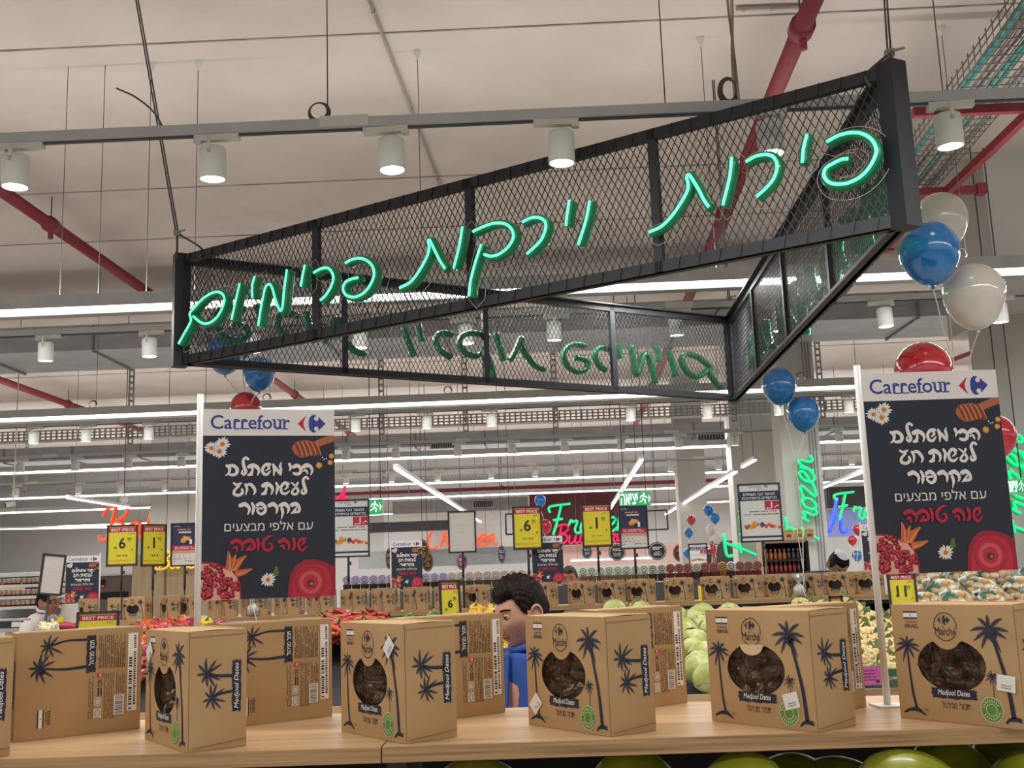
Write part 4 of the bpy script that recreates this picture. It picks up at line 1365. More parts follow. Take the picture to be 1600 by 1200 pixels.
# chunky brush script of the headline, as drawn strokes (points, widths) on a 170 x 120 mm tracing grid
SCR_A = [
 ([(1020,225),(1060,205),(1105,225),(1122,270),(1105,315)],[45,48,35,26,14]), ([(1015,272),(1050,265),(1065,300)],[14,26,18]),
 ([(905,222),(945,208),(985,240),(980,290),(940,308),(905,298)],[40,44,34,34,34,28]), ([(855,190),(868,230),(852,272)],[32,30,10]),
 ([(670,320),(676,250),(665,195)],[14,30,30]), ([(665,200),(705,250),(745,300)],[26,32,34]), ([(758,165),(745,210),(755,250),(750,310)],[8,30,28,22]),
 ([(622,190),(575,195),(540,240),(550,295),(590,308),(628,270)],[34,34,30,32,30,16]), ([(600,200),(615,235),(580,262)],[24,26,14]),
 ([(385,215),(430,200),(480,225),(498,270),(478,320)],[44,46,40,26,12]), ([(425,215),(415,280),(380,310)],[20,30,22]), ([(375,312),(400,312),(415,308)],[24,24,24]),
 ([(372,125),(345,105),(318,140),(325,210),(345,270),(325,305),(300,285),(312,250)],[30,22,32,36,34,30,22,12]),
 ([(130,200),(160,230),(150,290),(112,318)],[30,34,24,12]), ([(140,205),(200,200),(245,240),(235,295),(185,310),(140,295)],[30,36,38,34,30,18]),
 ([(1070,360),(1045,340),(1015,380),(1028,450),(1045,510),(1015,535),(995,515),(1010,480)],[30,22,32,36,34,30,22,12]),
 ([(875,405),(915,440),(955,500),(930,540),(890,535),(885,505),(920,465),(950,410)],[14,26,28,28,28,24,22,24]),
 ([(838,420),(795,410),(755,455),(760,520),(805,535),(848,505)],[30,34,28,30,28,14]), ([(810,415),(830,455),(795,485)],[22,24,14]),
 ([(698,410),(715,450),(705,500),(695,548)],[26,32,30,10]), ([(715,440),(735,458),(755,470)],[14,14,14]),
 ([(545,440),(590,420),(640,450),(655,495),(635,545)],[44,46,38,26,12]), ([(585,430),(575,500),(540,533)],[20,30,22]), ([(532,537),(555,536),(575,530)],[24,24,24]),
 ([(340,425),(358,480),(340,550)],[26,28,10]), ([(345,430),(400,425),(440,470),(450,510),(430,548)],[20,34,34,26,10]),
 ([(205,405),(235,425),(290,410)],[20,26,20]), ([(265,440),(215,490),(210,535),(260,550),(305,520),(300,480)],[24,26,32,32,32,24]),
 ([(880,665),(925,655),(962,690),(960,740),(900,750)],[44,46,34,32,30]), ([(930,700),(900,740),(865,770)],[18,26,10]),
 ([(745,670),(795,655),(835,690),(838,735),(820,765)],[42,46,36,24,10]), ([(762,710),(770,760),(752,832)],[34,30,8]),
 ([(615,670),(660,655),(700,690),(702,735),(690,768)],[42,46,34,24,10]),
 ([(475,665),(520,650),(565,690),(560,745),(515,770),(475,735),(495,705),(530,705)],[36,40,34,34,30,24,22,24]),
 ([(415,645),(432,690),(425,740),(415,780)],[26,32,30,10]), ([(430,690),(455,695),(480,700)],[14,14,14]), ([(280,670),(330,655),(375,690),(380,735),(360,778)],[42,46,34,26,10])]
SCR_B = [
 ([(1085,178),(1035,185),(1000,235),(1005,300),(1050,330),(1105,275)],[30,38,32,34,32,16]), ([(1060,175),(1075,225),(1035,265)],[30,30,14]), ([(930,180),(945,240),(935,300),(905,325)],[38,36,34,18]),
 ([(745,220),(800,195),(855,230),(872,285),(850,330)],[46,50,40,28,12]), ([(750,280),(790,270),(805,315)],[16,34,22]),
 ([(650,140),(590,160),(530,220),(535,300),(590,335),(640,295),(635,245),(600,245)],[14,34,36,36,36,34,24,14]), ([(450,185),(465,250),(455,345)],[36,38,10]),
 ([(290,225),(350,200),(405,240),(405,305),(320,325)],[46,50,38,36,30]), ([(370,265),(330,305),(290,345)],[16,28,10]),
 ([(120,230),(180,205),(240,240),(260,290),(235,345)],[48,52,42,28,12]), ([(130,310),(170,290),(185,340)],[16,36,22])]
def script_lines(a, w, h):
    def uv(px, py):
        t = (px - 319) / 207.0
        v = 1 - (py - (640 + 5.5 * t)) / (302 - 15.5 * t)
        u = (px - (323 - 8 * (1 - v))) / (203 + 9 * (1 - v))
        return u * w, v * h
    k = w / 207.0; z = 4.0
    for tbl, ox, oy, sc, m in ((SCR_A, 340, 705, 7.47, PW), (SCR_B, 350, 825, 8.467, PCRIM)):
        for pts, ws in tbl:
            P = [uv(ox + x / sc, oy + y / sc) for x, y in pts]
            W_ = [q / sc * k * 1.12 for q in ws]
            a.stroke(P, W_, m, z, 6)
            for e, q in ((0, W_[0]), (-1, W_[-1])):
                if q > 14 / sc * k:
                    a.disc(P[e][0], P[e][1], q / 2, q / 2, m, z + .06, 14)
            z += .13
def poster_art(w, h, full=True):
    a = Art(); X = lambda u: u * w; Y = lambda v: v * h
    a.rect(0, 0, w, h, PN, 0)
    a.rect(0, Y(.857), w, h, PW, 1)
    a.text('Carrefour', X(.055), Y(.892), X(.655), Y(.968), PBLUE, 2, bold=0.018)
    # slab serifs under and over the stems
    for u0, u1, v in ((.232, .285, .894), (.292, .345, .894), (.402, .452, .894), (.585, .64, .894), (.545, .57, .894), (.232, .262, .943), (.292, .322, .943), (.515, .54, .943), (.557, .58, .943), (.585, .615, .943)):
        a.rect(X(u0), Y(v - .003), X(u1), Y(v + .003), PBLUE, 2)
    store_emblem(a, X(.815), Y(.922), Y(.098), PRED, PBLUE)
    daisy(a, X(.145), Y(.812), X(.062), 1); daisy(a, X(.062), Y(.79), X(.055), 2); daisy(a, X(.122), Y(.772), X(.06), 3)
    # honey dipper
    a.poly([(X(.79), Y(.775)), (X(1.0), Y(.826)), (X(1.0), Y(.857)), (X(.955), Y(.857)), (X(.78), Y(.81))], flat('b06a40'), 2)
    hx, hy = X(.775), Y(.785)
    hd = [(-.10, .03), (-.06, .062), (.02, .070), (.085, .045), (.10, .0), (.085, -.035), (.02, -.062), (-.045, -.068), (-.085, -.04), (-.105, -.005)]
    a.poly([(hx + X(p), hy + X(q)) for p, q in hd], flat('b5643c'), 3)
    for k in range(5):
        o = -.075 + .036 * k
        a.stroke([(hx + X(o - .01), hy + X(.06)), (hx + X(o + .018), hy), (hx + X(o + .035), hy - X(.06))], [X(.012), X(.02), X(.012)], flat('84401f'), 4, 3)
        a.stroke([(hx + X(o + .008), hy + X(.055)), (hx + X(o + .034), hy), (hx + X(o + .05), hy - X(.055))], [X(.006), X(.009), X(.006)], flat('d58e62'), 4, 3)
    for u, v, r in ((.878, .695, .024), (.975, .745, .02), (.965, .71, .02)):
        a.disc(X(u), Y(v), X(r), X(r), flat('d79a3c'), 3, 16); a.disc(X(u), Y(v), X(r * .6), X(r * .6), flat('e6b560'), 4, 12)
    for u, v in ((.905, .738), (.935, .73), (.918, .728)):
        a.disc(X(u), Y(v), X(.006), X(.006), flat('d8d8d8'), 3, 8)
    script_lines(a, w, h)
    a.text(heb('עם אלפי מבצעים'), X(.165), Y(.352), X(.83), Y(.402), PW, 4, bold=0.004)
    # halved pomegranate with a crown
    def cut(pts):
        return [(max(0.0, p), max(0.0, q)) for p, q in pts]
    for st, ws in (([(.20, .15), (.205, .20), (.195, .25)], [.055, .045, .008]), ([(.23, .15), (.27, .19), (.325, .225)], [.06, .055, .008]), ([(.25, .13), (.31, .14), (.37, .155)], [.05, .045, .008]), ([(.215, .15), (.235, .20), (.25, .232)], [.04, .035, .006])):
        a.stroke([(X(p), Y(q)) for p, q in st], [X(q) for q in ws], flat('cf6a3a'), 5, 5)
        a.stroke([(X(p + .006), Y(q - .003)) for p, q in st], [X(q * .3) for q in ws], flat('e0935c'), 6, 5)
    a.poly([(X(p), Y(q)) for p, q in ((.0, .198), (.08, .195), (.16, .172), (.22, .16), (.27, .115), (.29, .06), (.295, .0), (.0, .0))], flat('a51f38'), 3)
    a.poly([(X(p), Y(q)) for p, q in ((.0, .188), (.08, .185), (.16, .162), (.22, .148), (.262, .108), (.28, .06), (.283, .0), (.0, .0))], flat('e6b4a4'), 4)
    rd = random.Random(8)
    for cx, cy, rx, ry in ((.075, .125, .085, .058), (.2, .055, .078, .052), (.035, .045, .038, .042)):
        for k in range(42):
            g, q = rd.uniform(0, 2 * PI), math.sqrt(rd.random())
            px_, py_ = cx + rx * q * math.cos(g), cy + ry * q * math.sin(g)
            if px_ > .015 and py_ > .012:
                a.disc(X(px_), Y(py_), X(.021), X(.019), flat(rd.choice(('8e1026', 'a4182f', 'bd2a40'))), 5 + k % 3, 10)
                a.disc(X(px_ - .004), Y(py_ + .004), X(.006), X(.005), flat('d9707c'), 8, 6)
    daisy(a, X(.49), Y(.095), X(.06), 5)
    a.poly([(X(.52), Y(.115)), (X(.545), Y(.165)), (X(.565), Y(.16)), (X(.57), Y(.125)), (X(.55), Y(.11))], flat('4f7a34'), 2)
    # red apple with its flower end
    ap = [(.64, .0), (.642, .06), (.66, .12), (.70, .165), (.76, .192), (.84, .195), (.92, .18), (1.0, .15), (1.0, .0)]
    a.poly([(X(p), Y(q)) for p, q in ap], flat('a01c36'), 3)
    a.poly([(X(p), Y(q)) for p, q in ((.665, .0), (.67, .07), (.70, .13), (.76, .165), (.84, .17), (.92, .155), (.965, .11), (.975, .05), (.96, .0))], flat('c02a44'), 4)
    a.ring(X(.81), Y(.075), X(.085), Y(.06), X(.028), flat('d25a5e'), 5, 26)
    a.ring(X(.81), Y(.075), X(.12), Y(.085), X(.012), flat('a8203a'), 5, 26)
    a.disc(X(.81), Y(.07), X(.028), Y(.018), flat('5a2a22'), 6, 14); a.disc(X(.817), Y(.068), X(.012), Y(.008), flat('a9804a'), 7, 8)
    return a
PW_, PH_ = 0.262, 0.380
POST_ART = poster_art(PW_, PH_)
SHEET_EDGE = flat('c9c9c7')
def poster_thing(label, group, pole_top, drop=0.02):
    """origin at the pole foot; sheet hangs to +x of the pole, its top 12 mm below the pole end"""
    t = thing('poster_stand', label, 'poster', (0, 0, 0), 0, group)
    m = MB(); m.tube([(0, 0, 0.004), (0, 0, pole_top)], 0.0065, mat('pole_white', 'e3e4e0', 0.35, noise=0.02), 14); m.build('pole', t)
    m = MB(); m.prism([(-.025, -.03), (.03, -.03), (.03, .03), (-.025, .03)], 0, 0.004, WHITE_METAL); m.build('foot_plate', t)
    m = MB(); z0 = pole_top - drop - PH_
    m.box((0.006 + PW_ / 2, 0, z0 + PH_ / 2), (PW_, 0.0024, PH_), SHEET_EDGE)
    POST_ART.lay(m, (0.006, -0.0014, z0), (1, 0, 0), (0, 0, 1), 0.0003)
    POST_ART.lay(m, (0.006 + PW_, 0.0014, z0), (-1, 0, 0), (0, 0, 1), 0.0003)
    m.build('printed_sheet', t)
    return t
def pole_len(px, py, foot):
    d = ray(px, py); q = EYE + d * (foot.y / d.y)
    return q.z - foot.z
f1 = atz(306, 1131, SHELF_Z); f2 = atz(1387, 1104, SHELF_Z)
P1 = poster_thing('holiday poster on a white pole at the oak shelf, beside the edge-on date box', 'holiday posters', pole_len(318, 616, f1), 0.030)
P1.location = f1; P1.rotation_euler = (0, 0, RAD(17))
P2 = poster_thing('holiday poster on a white pole under the red balloon, behind the clearest date window', 'holiday posters', pole_len(1349, 571, f2), 0.016)
P2.location = f2; P2.rotation_euler = (0, 0, RAD(3))

# ================================================================ second date shelf across the aisle
FS_Y = 9.0
FZ = SHELF_Z
fx0 = atz(80, 974, FZ).x
shelf_board(fx0, 3.15, FS_Y, FS_Y + 0.42, FZ, 'long oak board of the date shelf across the aisle', 'oak board across the aisle', 0.035)
t = thing('display_gondola', 'black gondola under the long oak board across the aisle', 'gondola', (0, FS_Y + 0.22, 0))
m = MB(); m.box(((fx0 + 3.15) / 2, 0.1, 0.62), (3.15 - fx0 - 0.04, 0.04, 1.24), DARK); m.build('back_panel', t)
m = MB(); m.box(((fx0 + 3.15) / 2, 0, 0.05), (3.15 - fx0, 0.5, 0.1), BLACK_METAL); m.build('plinth', t)
for px in (90, 440, 760, 880, 1095, 1290):
    x = at(px, 960, FS_Y + 0.1).x
    m = MB(); m.box((x, -0.02, 0.64), (0.05, 0.3, 1.28), BLACK_METAL); m.build('upright', t)
m = MB(); m.box(((fx0 + 3.15) / 2, -0.19, FZ - 0.055), (3.15 - fx0, 0.02, 0.03), BLACK_METAL); m.build('rail', t)
GFAR = 'date boxes across the aisle'
far_boxes = [(133, -54, 'far date box at the end of the oak board, nearest the white shirted man'), (168, -70, 'second far date box from the white shirted man end'), (226, -18, 'far date box with its window squarely to the aisle, above the red peppers'),
             (263, -54, 'far date box behind the thin yellow price board'), (296, -52, 'far date box behind the small dark promotion board'), (352, -54, 'far date box just under the pomegranate of the big poster')]
_b = 400
k = 0
for px in (400, 450, 502, 553, 600, 652, 702, 750):
    far_boxes.append((px, -54, 'far date box, %s of the run between the big poster and the young man' % _o[k])); k += 1
k = 0
for px in (858, 916, 964, 1014, 1074, 1132, 1184, 1232, 1277, 1328, 1376):
    far_boxes.append((px, -42 if px > 1000 else -50, 'far date box, %s of the run from the young man to the white poster pole' % _o[k])); k += 1
k = 0
for px in (372, 424, 476, 526, 578, 626, 676, 724):
    far_boxes.append((px, 218, 'far date box turned backwards, %s between the big poster and the young man' % _o[k])); k += 1
for px, an, lab in far_boxes:
    p = atz(px, 957 - (px - 500) * .0356, FZ)
    yy = FS_Y + (0.05 if an < 100 else 0.20)
    put_box(at(px, 940, yy).x, yy, RAD(an), lab, GFAR, FZ, 'right' if an < 100 else 'br')
for (o_, u, v, r_) in STICKERS_LATER:
    sticker(o_, u, v, r_)

# small far posters (the same print)
def far_poster(px, py_top, Y, z, label, rz=0, flip=False):
    p = at(px, py_top, Y)
    t = poster_thing(label, 'holiday posters', p.z - z)
    t.location = (p.x, Y, z); t.rotation_euler = (0, 0, RAD(rz))
    return t
far_poster(610, 842, FS_Y + 0.34, FZ, 'far holiday poster between the promotion board and the blank white board')
far_poster(829, 835, FS_Y + 0.36, FZ, 'far holiday poster partly behind the middle yellow price board')
far_poster(157, 864, FS_Y + 0.30, FZ, 'far holiday poster hanging on the near side of its pole by the bakery counter', 205)
far_poster(1343, 816, FS_Y + 0.34, FZ, 'far holiday poster beside the man in the white skullcap')
far_poster(1076, 850, 14.0, 0.0, 'far holiday poster among the small balloon bunch')

# ================================================================ price boards on poles
YEL = flat('e0d22e'); YELN = flat('f2e21c'); CRIM = flat('b3213f'); INK = flat('1e1e20'); INK2 = flat('55554a')
def board_yellow(w, h, big, small, name, seed=0):
    a = Art(); X = lambda u: u * w; Y = lambda v: v * h; rd = random.Random(seed)
    a.rect(0, 0, w, h, YEL, 0); a.rect(0, Y(.965), w, h, flat('d89a2a'), 1)
    a.rect(0, Y(.845), w, Y(.965), CRIM, 1)
    a.text('BEST PRICE', X(.1), Y(.872), X(.9), Y(.942), PW, 2, bold=0.02)
    a.text(big, X(.36 if len(big) < 2 else .26), Y(.42), X(.64 if len(big) < 2 else .66), Y(.70), INK, 2, bold=0.03, keep=True)
    a.text(small, X(.67), Y(.625), X(.82), Y(.70), INK, 2, bold=0.01); a.rect(X(.67), Y(.6), X(.82), Y(.606), INK, 2)
    a.text('₪', X(.22), Y(.42), X(.31), Y(.475), INK, 2, bold=0.01)
    a.text(heb('ליח׳'), X(.72), Y(.77), X(.90), Y(.815), INK, 2)
    a.text(name, X(.3), Y(.215), X(.7), Y(.265), INK, 2, bold=0.01)
    a.poly([(X(.8), Y(.35)), (X(.86), Y(.37)), (X(.88), Y(.405)), (X(.83), Y(.39))], INK, 2)
    a.scribble(X(.06), Y(.09), X(.92), Y(.13), INK2, 2, rd, 1, 0.35)
    a.rect(0, 0, w, Y(.03), flat('b3602a'), 1)
    return a
def board_dark(w, h, seed=1):
    a = Art(); X = lambda u: u * w; Y = lambda v: v * h; rd = random.Random(seed)
    a.rect(0, 0, w, h, flat('2b2a4a'), 0); a.rect(0, 0, w, Y(.28), flat('d5d0cc'), 1)
    a.rect(0, Y(.36), w, Y(.48), CRIM, 1); a.rect(0, Y(.28), w, Y(.36), flat('c99a80'), 1)
    a.text('Carrefour', X(.06), Y(.945), X(.3), Y(.975), PW, 2)
    a.scribble(X(.2), Y(.84), X(.85), Y(.9), flat('c8965a'), 1, rd, 2, 0.5); a.scribble(X(.25), Y(.78), X(.8), Y(.83), PW, 1, rd, 2, 0.7)
    a.poly([(X(.3), Y(.60)), (X(.45), Y(.72)), (X(.72), Y(.68)), (X(.62), Y(.56)), (X(.38), Y(.54))], flat('c98a3a'), 2)
    a.poly([(X(.33), Y(.61)), (X(.46), Y(.7)), (X(.66), Y(.67)), (X(.58), Y(.59))], flat('dba552'), 3)
    a.rect(X(.52), Y(.51), X(.64), Y(.6), INK, 3); a.rect(X(.66), Y(.51), X(.75), Y(.63), flat('dfe3ea'), 3)
    a.scribble(X(.1), Y(.38), X(.9), Y(.46), PW, 2, rd, 2, 0.4); a.scribble(X(.06), Y(.06), X(.94), Y(.26), INK, 3, rd, 2, 0.2, False, (0.05, 0.14), 0.6)
    return a
def board_promo(w, h, seed=2):
    a = Art(); X = lambda u: u * w; Y = lambda v: v * h; rd = random.Random(seed)
    a.rect(0, 0, w, h, flat('d3d4d0'), 0)
    a.rect(0, Y(.05), w, Y(.085), flat('25304f'), 1); a.rect(0, Y(.715), w, Y(.885), flat('23284a'), 1)
    a.text('Carrefour', X(.25), Y(.945), X(.58), Y(.985), flat('5a6390'), 2); store_emblem(a, X(.68), Y(.965), Y(.045), flat('8a4a6a'), flat('23284a'))
    a.text('Hyper', X(.46), Y(.905), X(.6), Y(.935), INK, 2)
    a.text(heb('ההיפר הכי משתלם'), X(.1), Y(.805), X(.9), Y(.86), PW, 2, bold=0.012); a.text(heb('בירושלים בהתחייבות'), X(.06), Y(.74), X(.94), Y(.79), PW, 2, bold=0.012)
    a.rect(X(.62), Y(.545), X(.99), Y(.705), CRIM, 1); a.text('1.-', X(.78), Y(.575), X(.975), Y(.69), PW, 2, bold=0.02, keep=True); a.scribble(X(.66), Y(.56), X(.79), Y(.585), PW, 1, rd, 2, 0.7)
    a.scribble(X(.22), Y(.505), X(.97), Y(.53), INK, 1, rd, 1, 0.6); a.scribble(X(.08), Y(.455), X(.97), Y(.48), INK, 1, rd, 1, 0.6)
    for (u, v, r, c) in ((.14, .235, .045, 'b03030'), (.19, .27, .04, '557a38'), (.11, .26, .035, 'b5402c'), (.25, .245, .055, 'e08a2c'), (.32, .27, .07, 'd98233'), (.33, .32, .045, 'dc8c3c'), (.42, .29, .045, '8fa048'), (.53, .285, .06, '5f2f62'), (.51, .245, .035, '9aa04a'), (.62, .25, .05, 'c8502c'), (.7, .275, .05, 'd4622f'), (.77, .25, .05, 'c4452c'), (.84, .24, .045, 'd8894a'), (.90, .25, .05, 'd9c9a4'), (.95, .225, .035, 'c8402c')):
        a.disc(X(u), Y(v), X(r), X(r), flat(c), 2 + int(u * 40) % 4, 14)
    return a
def board_blank(w, h):
    a = Art(); rd = random.Random(4)
    a.rect(0, 0, w, h, flat('ccc9c2'), 0)
    a.rect(w * .06, h * .05, w * .94, h * .052, flat('bdb9b2'), 1); a.rect(w * .06, h * .95, w * .94, h * .952, flat('bdb9b2'), 1)
    a.scribble(w * .3, h * .45, w * .6, h * .7, flat('c0bdb6'), 3, rd, 1, 0.4); a.scribble(w * .35, h * .2, w * .65, h * .22, flat('bbb7b0'), 1, rd, 1)
    return a
def price_board(x0, y0, x1, y1, Y, art_fn, label, foot_z, rz=0, name='price_board', tilt=0, pole=True, group='pole mounted boards across the aisle', roll=0):
    c0, c1 = at(x0, (y0 + y1) / 2, Y), at(x1, (y0 + y1) / 2, Y)
    zt, zb = at((x0 + x1) / 2, y0, Y).z, at((x0 + x1) / 2, y1, Y).z
    w = (c1.x - c0.x) / max(0.3, math.cos(RAD(rz))); h = zt - zb
    cx = (c0.x + c1.x) / 2
    t = thing(name, label, 'price board', (cx, Y, foot_z), RAD(rz), group)
    zl_ = zb - foot_z
    t.rotation_euler = (0, RAD(roll), RAD(rz))
    t.location.x -= math.sin(RAD(roll)) * (zl_ + h / 2)
    m = MB(); fw = 0.014
    T = Matrix.Translation((0, 0, zl_)) @ Matrix.Rotation(RAD(tilt), 4, 'X')
    for a, b in (((-w / 2, 0, fw / 2), (w / 2, 0, fw / 2)), ((-w / 2, 0, h - fw / 2), (w / 2, 0, h - fw / 2)), ((-w / 2 + fw / 2, 0, 0), (-w / 2 + fw / 2, 0, h)), ((w / 2 - fw / 2, 0, 0), (w / 2 - fw / 2, 0, h))):
        m.beam(T @ Vector(a), T @ Vector(b), fw, 0.016, BLACK_METAL, T.to_3x3() @ Vector((0, 1, 0)))
    m.build('board_frame', t)
    iw, ih = w - 2 * fw + .004, h - 2 * fw + .004
    m = MB(); q = MB()
    q.box((0, 0.002, h / 2), (iw, 0.004, ih), SHEET_EDGE)
    art = art_fn(iw, ih)
    art.lay(q, (-iw / 2, -0.0006, h / 2 - ih / 2), (1, 0, 0), (0, 0, 1), 0.0005)
    m.merge(q, T); m.build('printed_card', t)
    if pole:
        m = MB(); m.tube([(0, 0.004, 0.005), (0, 0.004, zl_)], 0.006, BLACK_METAL, 8); m.tube([(0, 0.004, zl_ * .55), (0, 0.004, zl_ + 0.01)], 0.010, BLACK_METAL, 8)
        m.box((0.014, 0.004, zl_ - 0.05), (0.02, 0.015, 0.03), BLACK_METAL); m.build('pole', t)
        m = MB(); m.lathe([(0.0, 0.008), (0.03, 0.006), (0.035, 0)], BLACK_METAL, 14); m.build('foot', t)
    return t
YB = FS_Y + 0.30
price_board(167, 820, 215, 885, YB, lambda w, h: board_yellow(w, h, '6', '90', heb('פלפל אדום'), 1), 'yellow price board reading 6.90 under the orange bakery neon', FZ, 2)
price_board(227, 819, 254, 885, YB, lambda w, h: board_yellow(w, h, '1', '90', heb('גזר'), 2), 'narrow angled yellow price board reading 1.90 beside the dark promotion board', FZ, 52)
price_board(267, 817, 312, 885, YB, board_dark, 'dark promotion board half hidden by the pole of the big poster', FZ, 3)
price_board(511, 780, 577, 871, YB, board_promo, 'white vegetable promotion board peeping out beside the big poster', FZ, 6)
price_board(700, 798, 744, 864, YB, board_blank, 'blank white board in a black frame in front of the chicken neon', FZ, 2, 'notice_board')
price_board(801, 791, 847, 859, YB, lambda w, h: board_yellow(w, h, '6', '90', heb('פלפל צהוב'), 3), 'yellow price board reading 6.90 above the young man', FZ, 4)
price_board(909, 787, 956, 855, YB, lambda w, h: board_yellow(w, h, '1', '90', heb('כרוב לבן'), 4), 'yellow price board reading 1.90 in front of the green and pink neon', FZ, 3)
price_board(967, 790, 1013, 858, YB, board_dark, 'dark promotion board under the green exit sign with letters', FZ, 3)
price_board(1155, 755, 1221, 847, YB, board_promo, 'white vegetable promotion board standing by the grey columns', FZ, -4)
price_board(69, 863, 94, 928, 8.2, board_blank, 'blank board leaning on a thin pole in front of the white shirted man', 0.0, 48, 'notice_board', roll=6)
price_board(1076, 849, 1106, 885, 13.2, board_promo, 'tiny promotion board among the small balloon bunch', 0.0, 0, 'price_board')
# ================================================================ sloping produce stands in front of the far date shelf
def slope_z(Y):
    return 0.86 + (Y - 6.4) / 2.45 * 0.34
def produce_bin(x0, x1, label, lip=OAK):
    y0, y1 = 6.4, 8.85
    t = thing('produce_stand', label, 'produce stand', ((x0 + x1) / 2, (y0 + y1) / 2, 0), 0, 'sloping produce stands')
    w = x1 - x0; yc = (y0 + y1) / 2
    m = MB(); m.prism([(y0 - yc, 0.0), (y1 - yc, 0.0), (y1 - yc, slope_z(y1) - 0.05), (y0 - yc, slope_z(y0) - 0.05)], -w / 2, w / 2, DARK, Matrix(((0, 0, 1, 0), (1, 0, 0, 0), (0, 1, 0, 0), (0, 0, 0, 1)))); m.build('sloped_bed', t)
    m = MB(); m.box((0, y0 - yc - 0.03, 0.80), (w, 0.03, 0.16), lip); m.build('front_lip', t)
    for s in (-1, 1):
        m = MB(); m.beam((s * (w / 2 - 0.01), y0 - yc, slope_z(y0) - 0.01), (s * (w / 2 - 0.01), y1 - yc, slope_z(y1) - 0.01), 0.02, 0.07, BLACK_METAL); m.build('side_rail', t)
    return t
def X_at(px, py, Y):
    return at(px, py, Y).x
bx = [X_at(120, 970, 7.6), X_at(345, 970, 7.6), X_at(480, 970, 7.6), X_at(690, 970, 7.6), X_at(860, 970, 7.6), X_at(1210, 970, 7.6), X_at(1402, 970, 7.6), X_at(1720, 970, 7.6)]
for i, lab in enumerate(('black sloping stand under the red peppers', 'black sloping stand with the single yellow pepper', 'black sloping stand under the chili heap', 'black sloping stand under the yellow peppers behind the young man', 'black sloping stand with an oak lip under the cabbages', 'black sloping stand under the cauliflowers', 'black sloping stand under the bagged potatoes')):
    produce_bin(bx[i] + 0.006, bx[i + 1] - 0.006, lab)

STEM = mat('vegetable_stem', '5f7d34', 0.6, noise=0.15, scale=40)
def pepper_proto(col1, col2, name, label):
    ms = ramp_mat('pepper_skin_' + col1, [(0.3, col1), (0.75, col2)], 0.22, 14, coat=0.4, spec=0.6)
    t = thing(name, label, 'pepper')
    m = MB(); prof = [(0.002, -0.042), (0.020, -0.046), (0.034, -0.036), (0.042, -0.010), (0.044, 0.016), (0.038, 0.036), (0.024, 0.043), (0.012, 0.037), (0.004, 0.032)]
    m.lathe(prof, ms, 28, None, True, 4, 0.09, True); m.build('flesh', t)
    m = MB(); m.tube([(0, 0, 0.03), (0.002, 0, 0.05), (0.010, 0, 0.066)], [0.009, 0.006, 0.0065], STEM, 8); m.lathe([(0.0, 0.040), (0.016, 0.038), (0.018, 0.034)], STEM, 10); m.build('stem', t)
    return t
def visible_px(p):
    """photo pixel of a point, to leave out what other things wholly hide"""
    d = p - EYE; z = d.dot(AX_F)
    return 800 + F_PX * d.dot(AX_R) / z, 600 - F_PX * d.dot(AX_U) / z
GAPS = [(215, 240, 1130), (385, 400, 975), (705, 720, 1000), (786, 830, 1100), (1064, 1108, 1095), (1338, 1400, 1100)]
def shown(p, r_px, ytop=992):
    x, y = visible_px(p)
    if x < -30 or x > 1630:
        return False
    if y - r_px < ytop - (x - 300) * .03:
        return True
    return any(a - r_px < x < b + r_px and y < c for a, b, c in GAPS)
def heap(proto_list, x0, x1, y0, y1, pitch, layers, label, group, rpx, zfn, seed, jitter=0.35, tilt=1.2, scale=(0.9, 1.1), ytop=985, most=140, keepup=False):
    rd = random.Random(seed)
    n = 0; first = {}
    for L in range(layers):
        y = y0 + L * pitch * 0.5
        while y < y1 - L * pitch * 0.4:
            x = x0 + L * pitch * 0.5
            while x < x1 - L * pitch * 0.4:
                px = x + rd.uniform(-1, 1) * pitch * jitter * .6; py = y + rd.uniform(-1, 1) * pitch * jitter * .6
                z = zfn(py) + 0.045 * 0 + L * pitch * 0.55 + rd.uniform(0, 0.012)
                p = Vector((px, py, z))
                k = rd.randrange(len(proto_list)); pr = proto_list[k]
                rot = (rd.uniform(-tilt, tilt), rd.uniform(-tilt, tilt), rd.uniform(0, 6.28)) if not keepup else tuple((Euler((rd.uniform(.5, 1.0), rd.uniform(-.35, .35), 0)).to_matrix() @ Matrix.Rotation(rd.uniform(0, 6.28), 3, 'Z')).to_euler())
                if shown(p, rpx, ytop) and n < most:
                    s = rd.uniform(*scale)
                    if k not in first and not pr.get('_used'):
                        pr['_used'] = 1; first[k] = 1; o = pr
                        o.location = p; o.rotation_euler = rot; o.scale = (s, s, s)
                    else:
                        o = dup(pr, p, None, None, None, rot, s)
                    lab, cat = label if isinstance(label, tuple) else (label, None)
                    o['label'] = lab[k] if isinstance(lab, list) else lab
                    o['group'] = group
                    n += 1
                x += pitch
            y += pitch
    return n
pr_red = pepper_proto('b3241c', 'cc3a22', 'red_pepper', 'red bell pepper'); pr_or = pepper_proto('d2481c', 'e06a2a', 'orange_red_pepper', 'orange red bell pepper'); pr_dk = pepper_proto('8e1530', 'a82238', 'dark_red_pepper', 'dark red bell pepper')
heap([pr_red, pr_or, pr_dk, pr_red], X_at(180, 975, 8.2), X_at(300, 975, 8.2), 6.7, 8.72, 0.092, 3, (['shiny red bell pepper in the heap beside the price card', 'orange tinted bell pepper in the heap beside the price card', 'dark crimson bell pepper in the heap beside the price card', 'shiny red bell pepper in the heap beside the price card'], 0), 'red peppers in the heap', 12, lambda y: slope_z(y) + 0.03, 1, ytop=1004, most=290)
pr_y = pepper_proto('e2a90c', 'f0c020', 'yellow_pepper', 'yellow bell pepper')
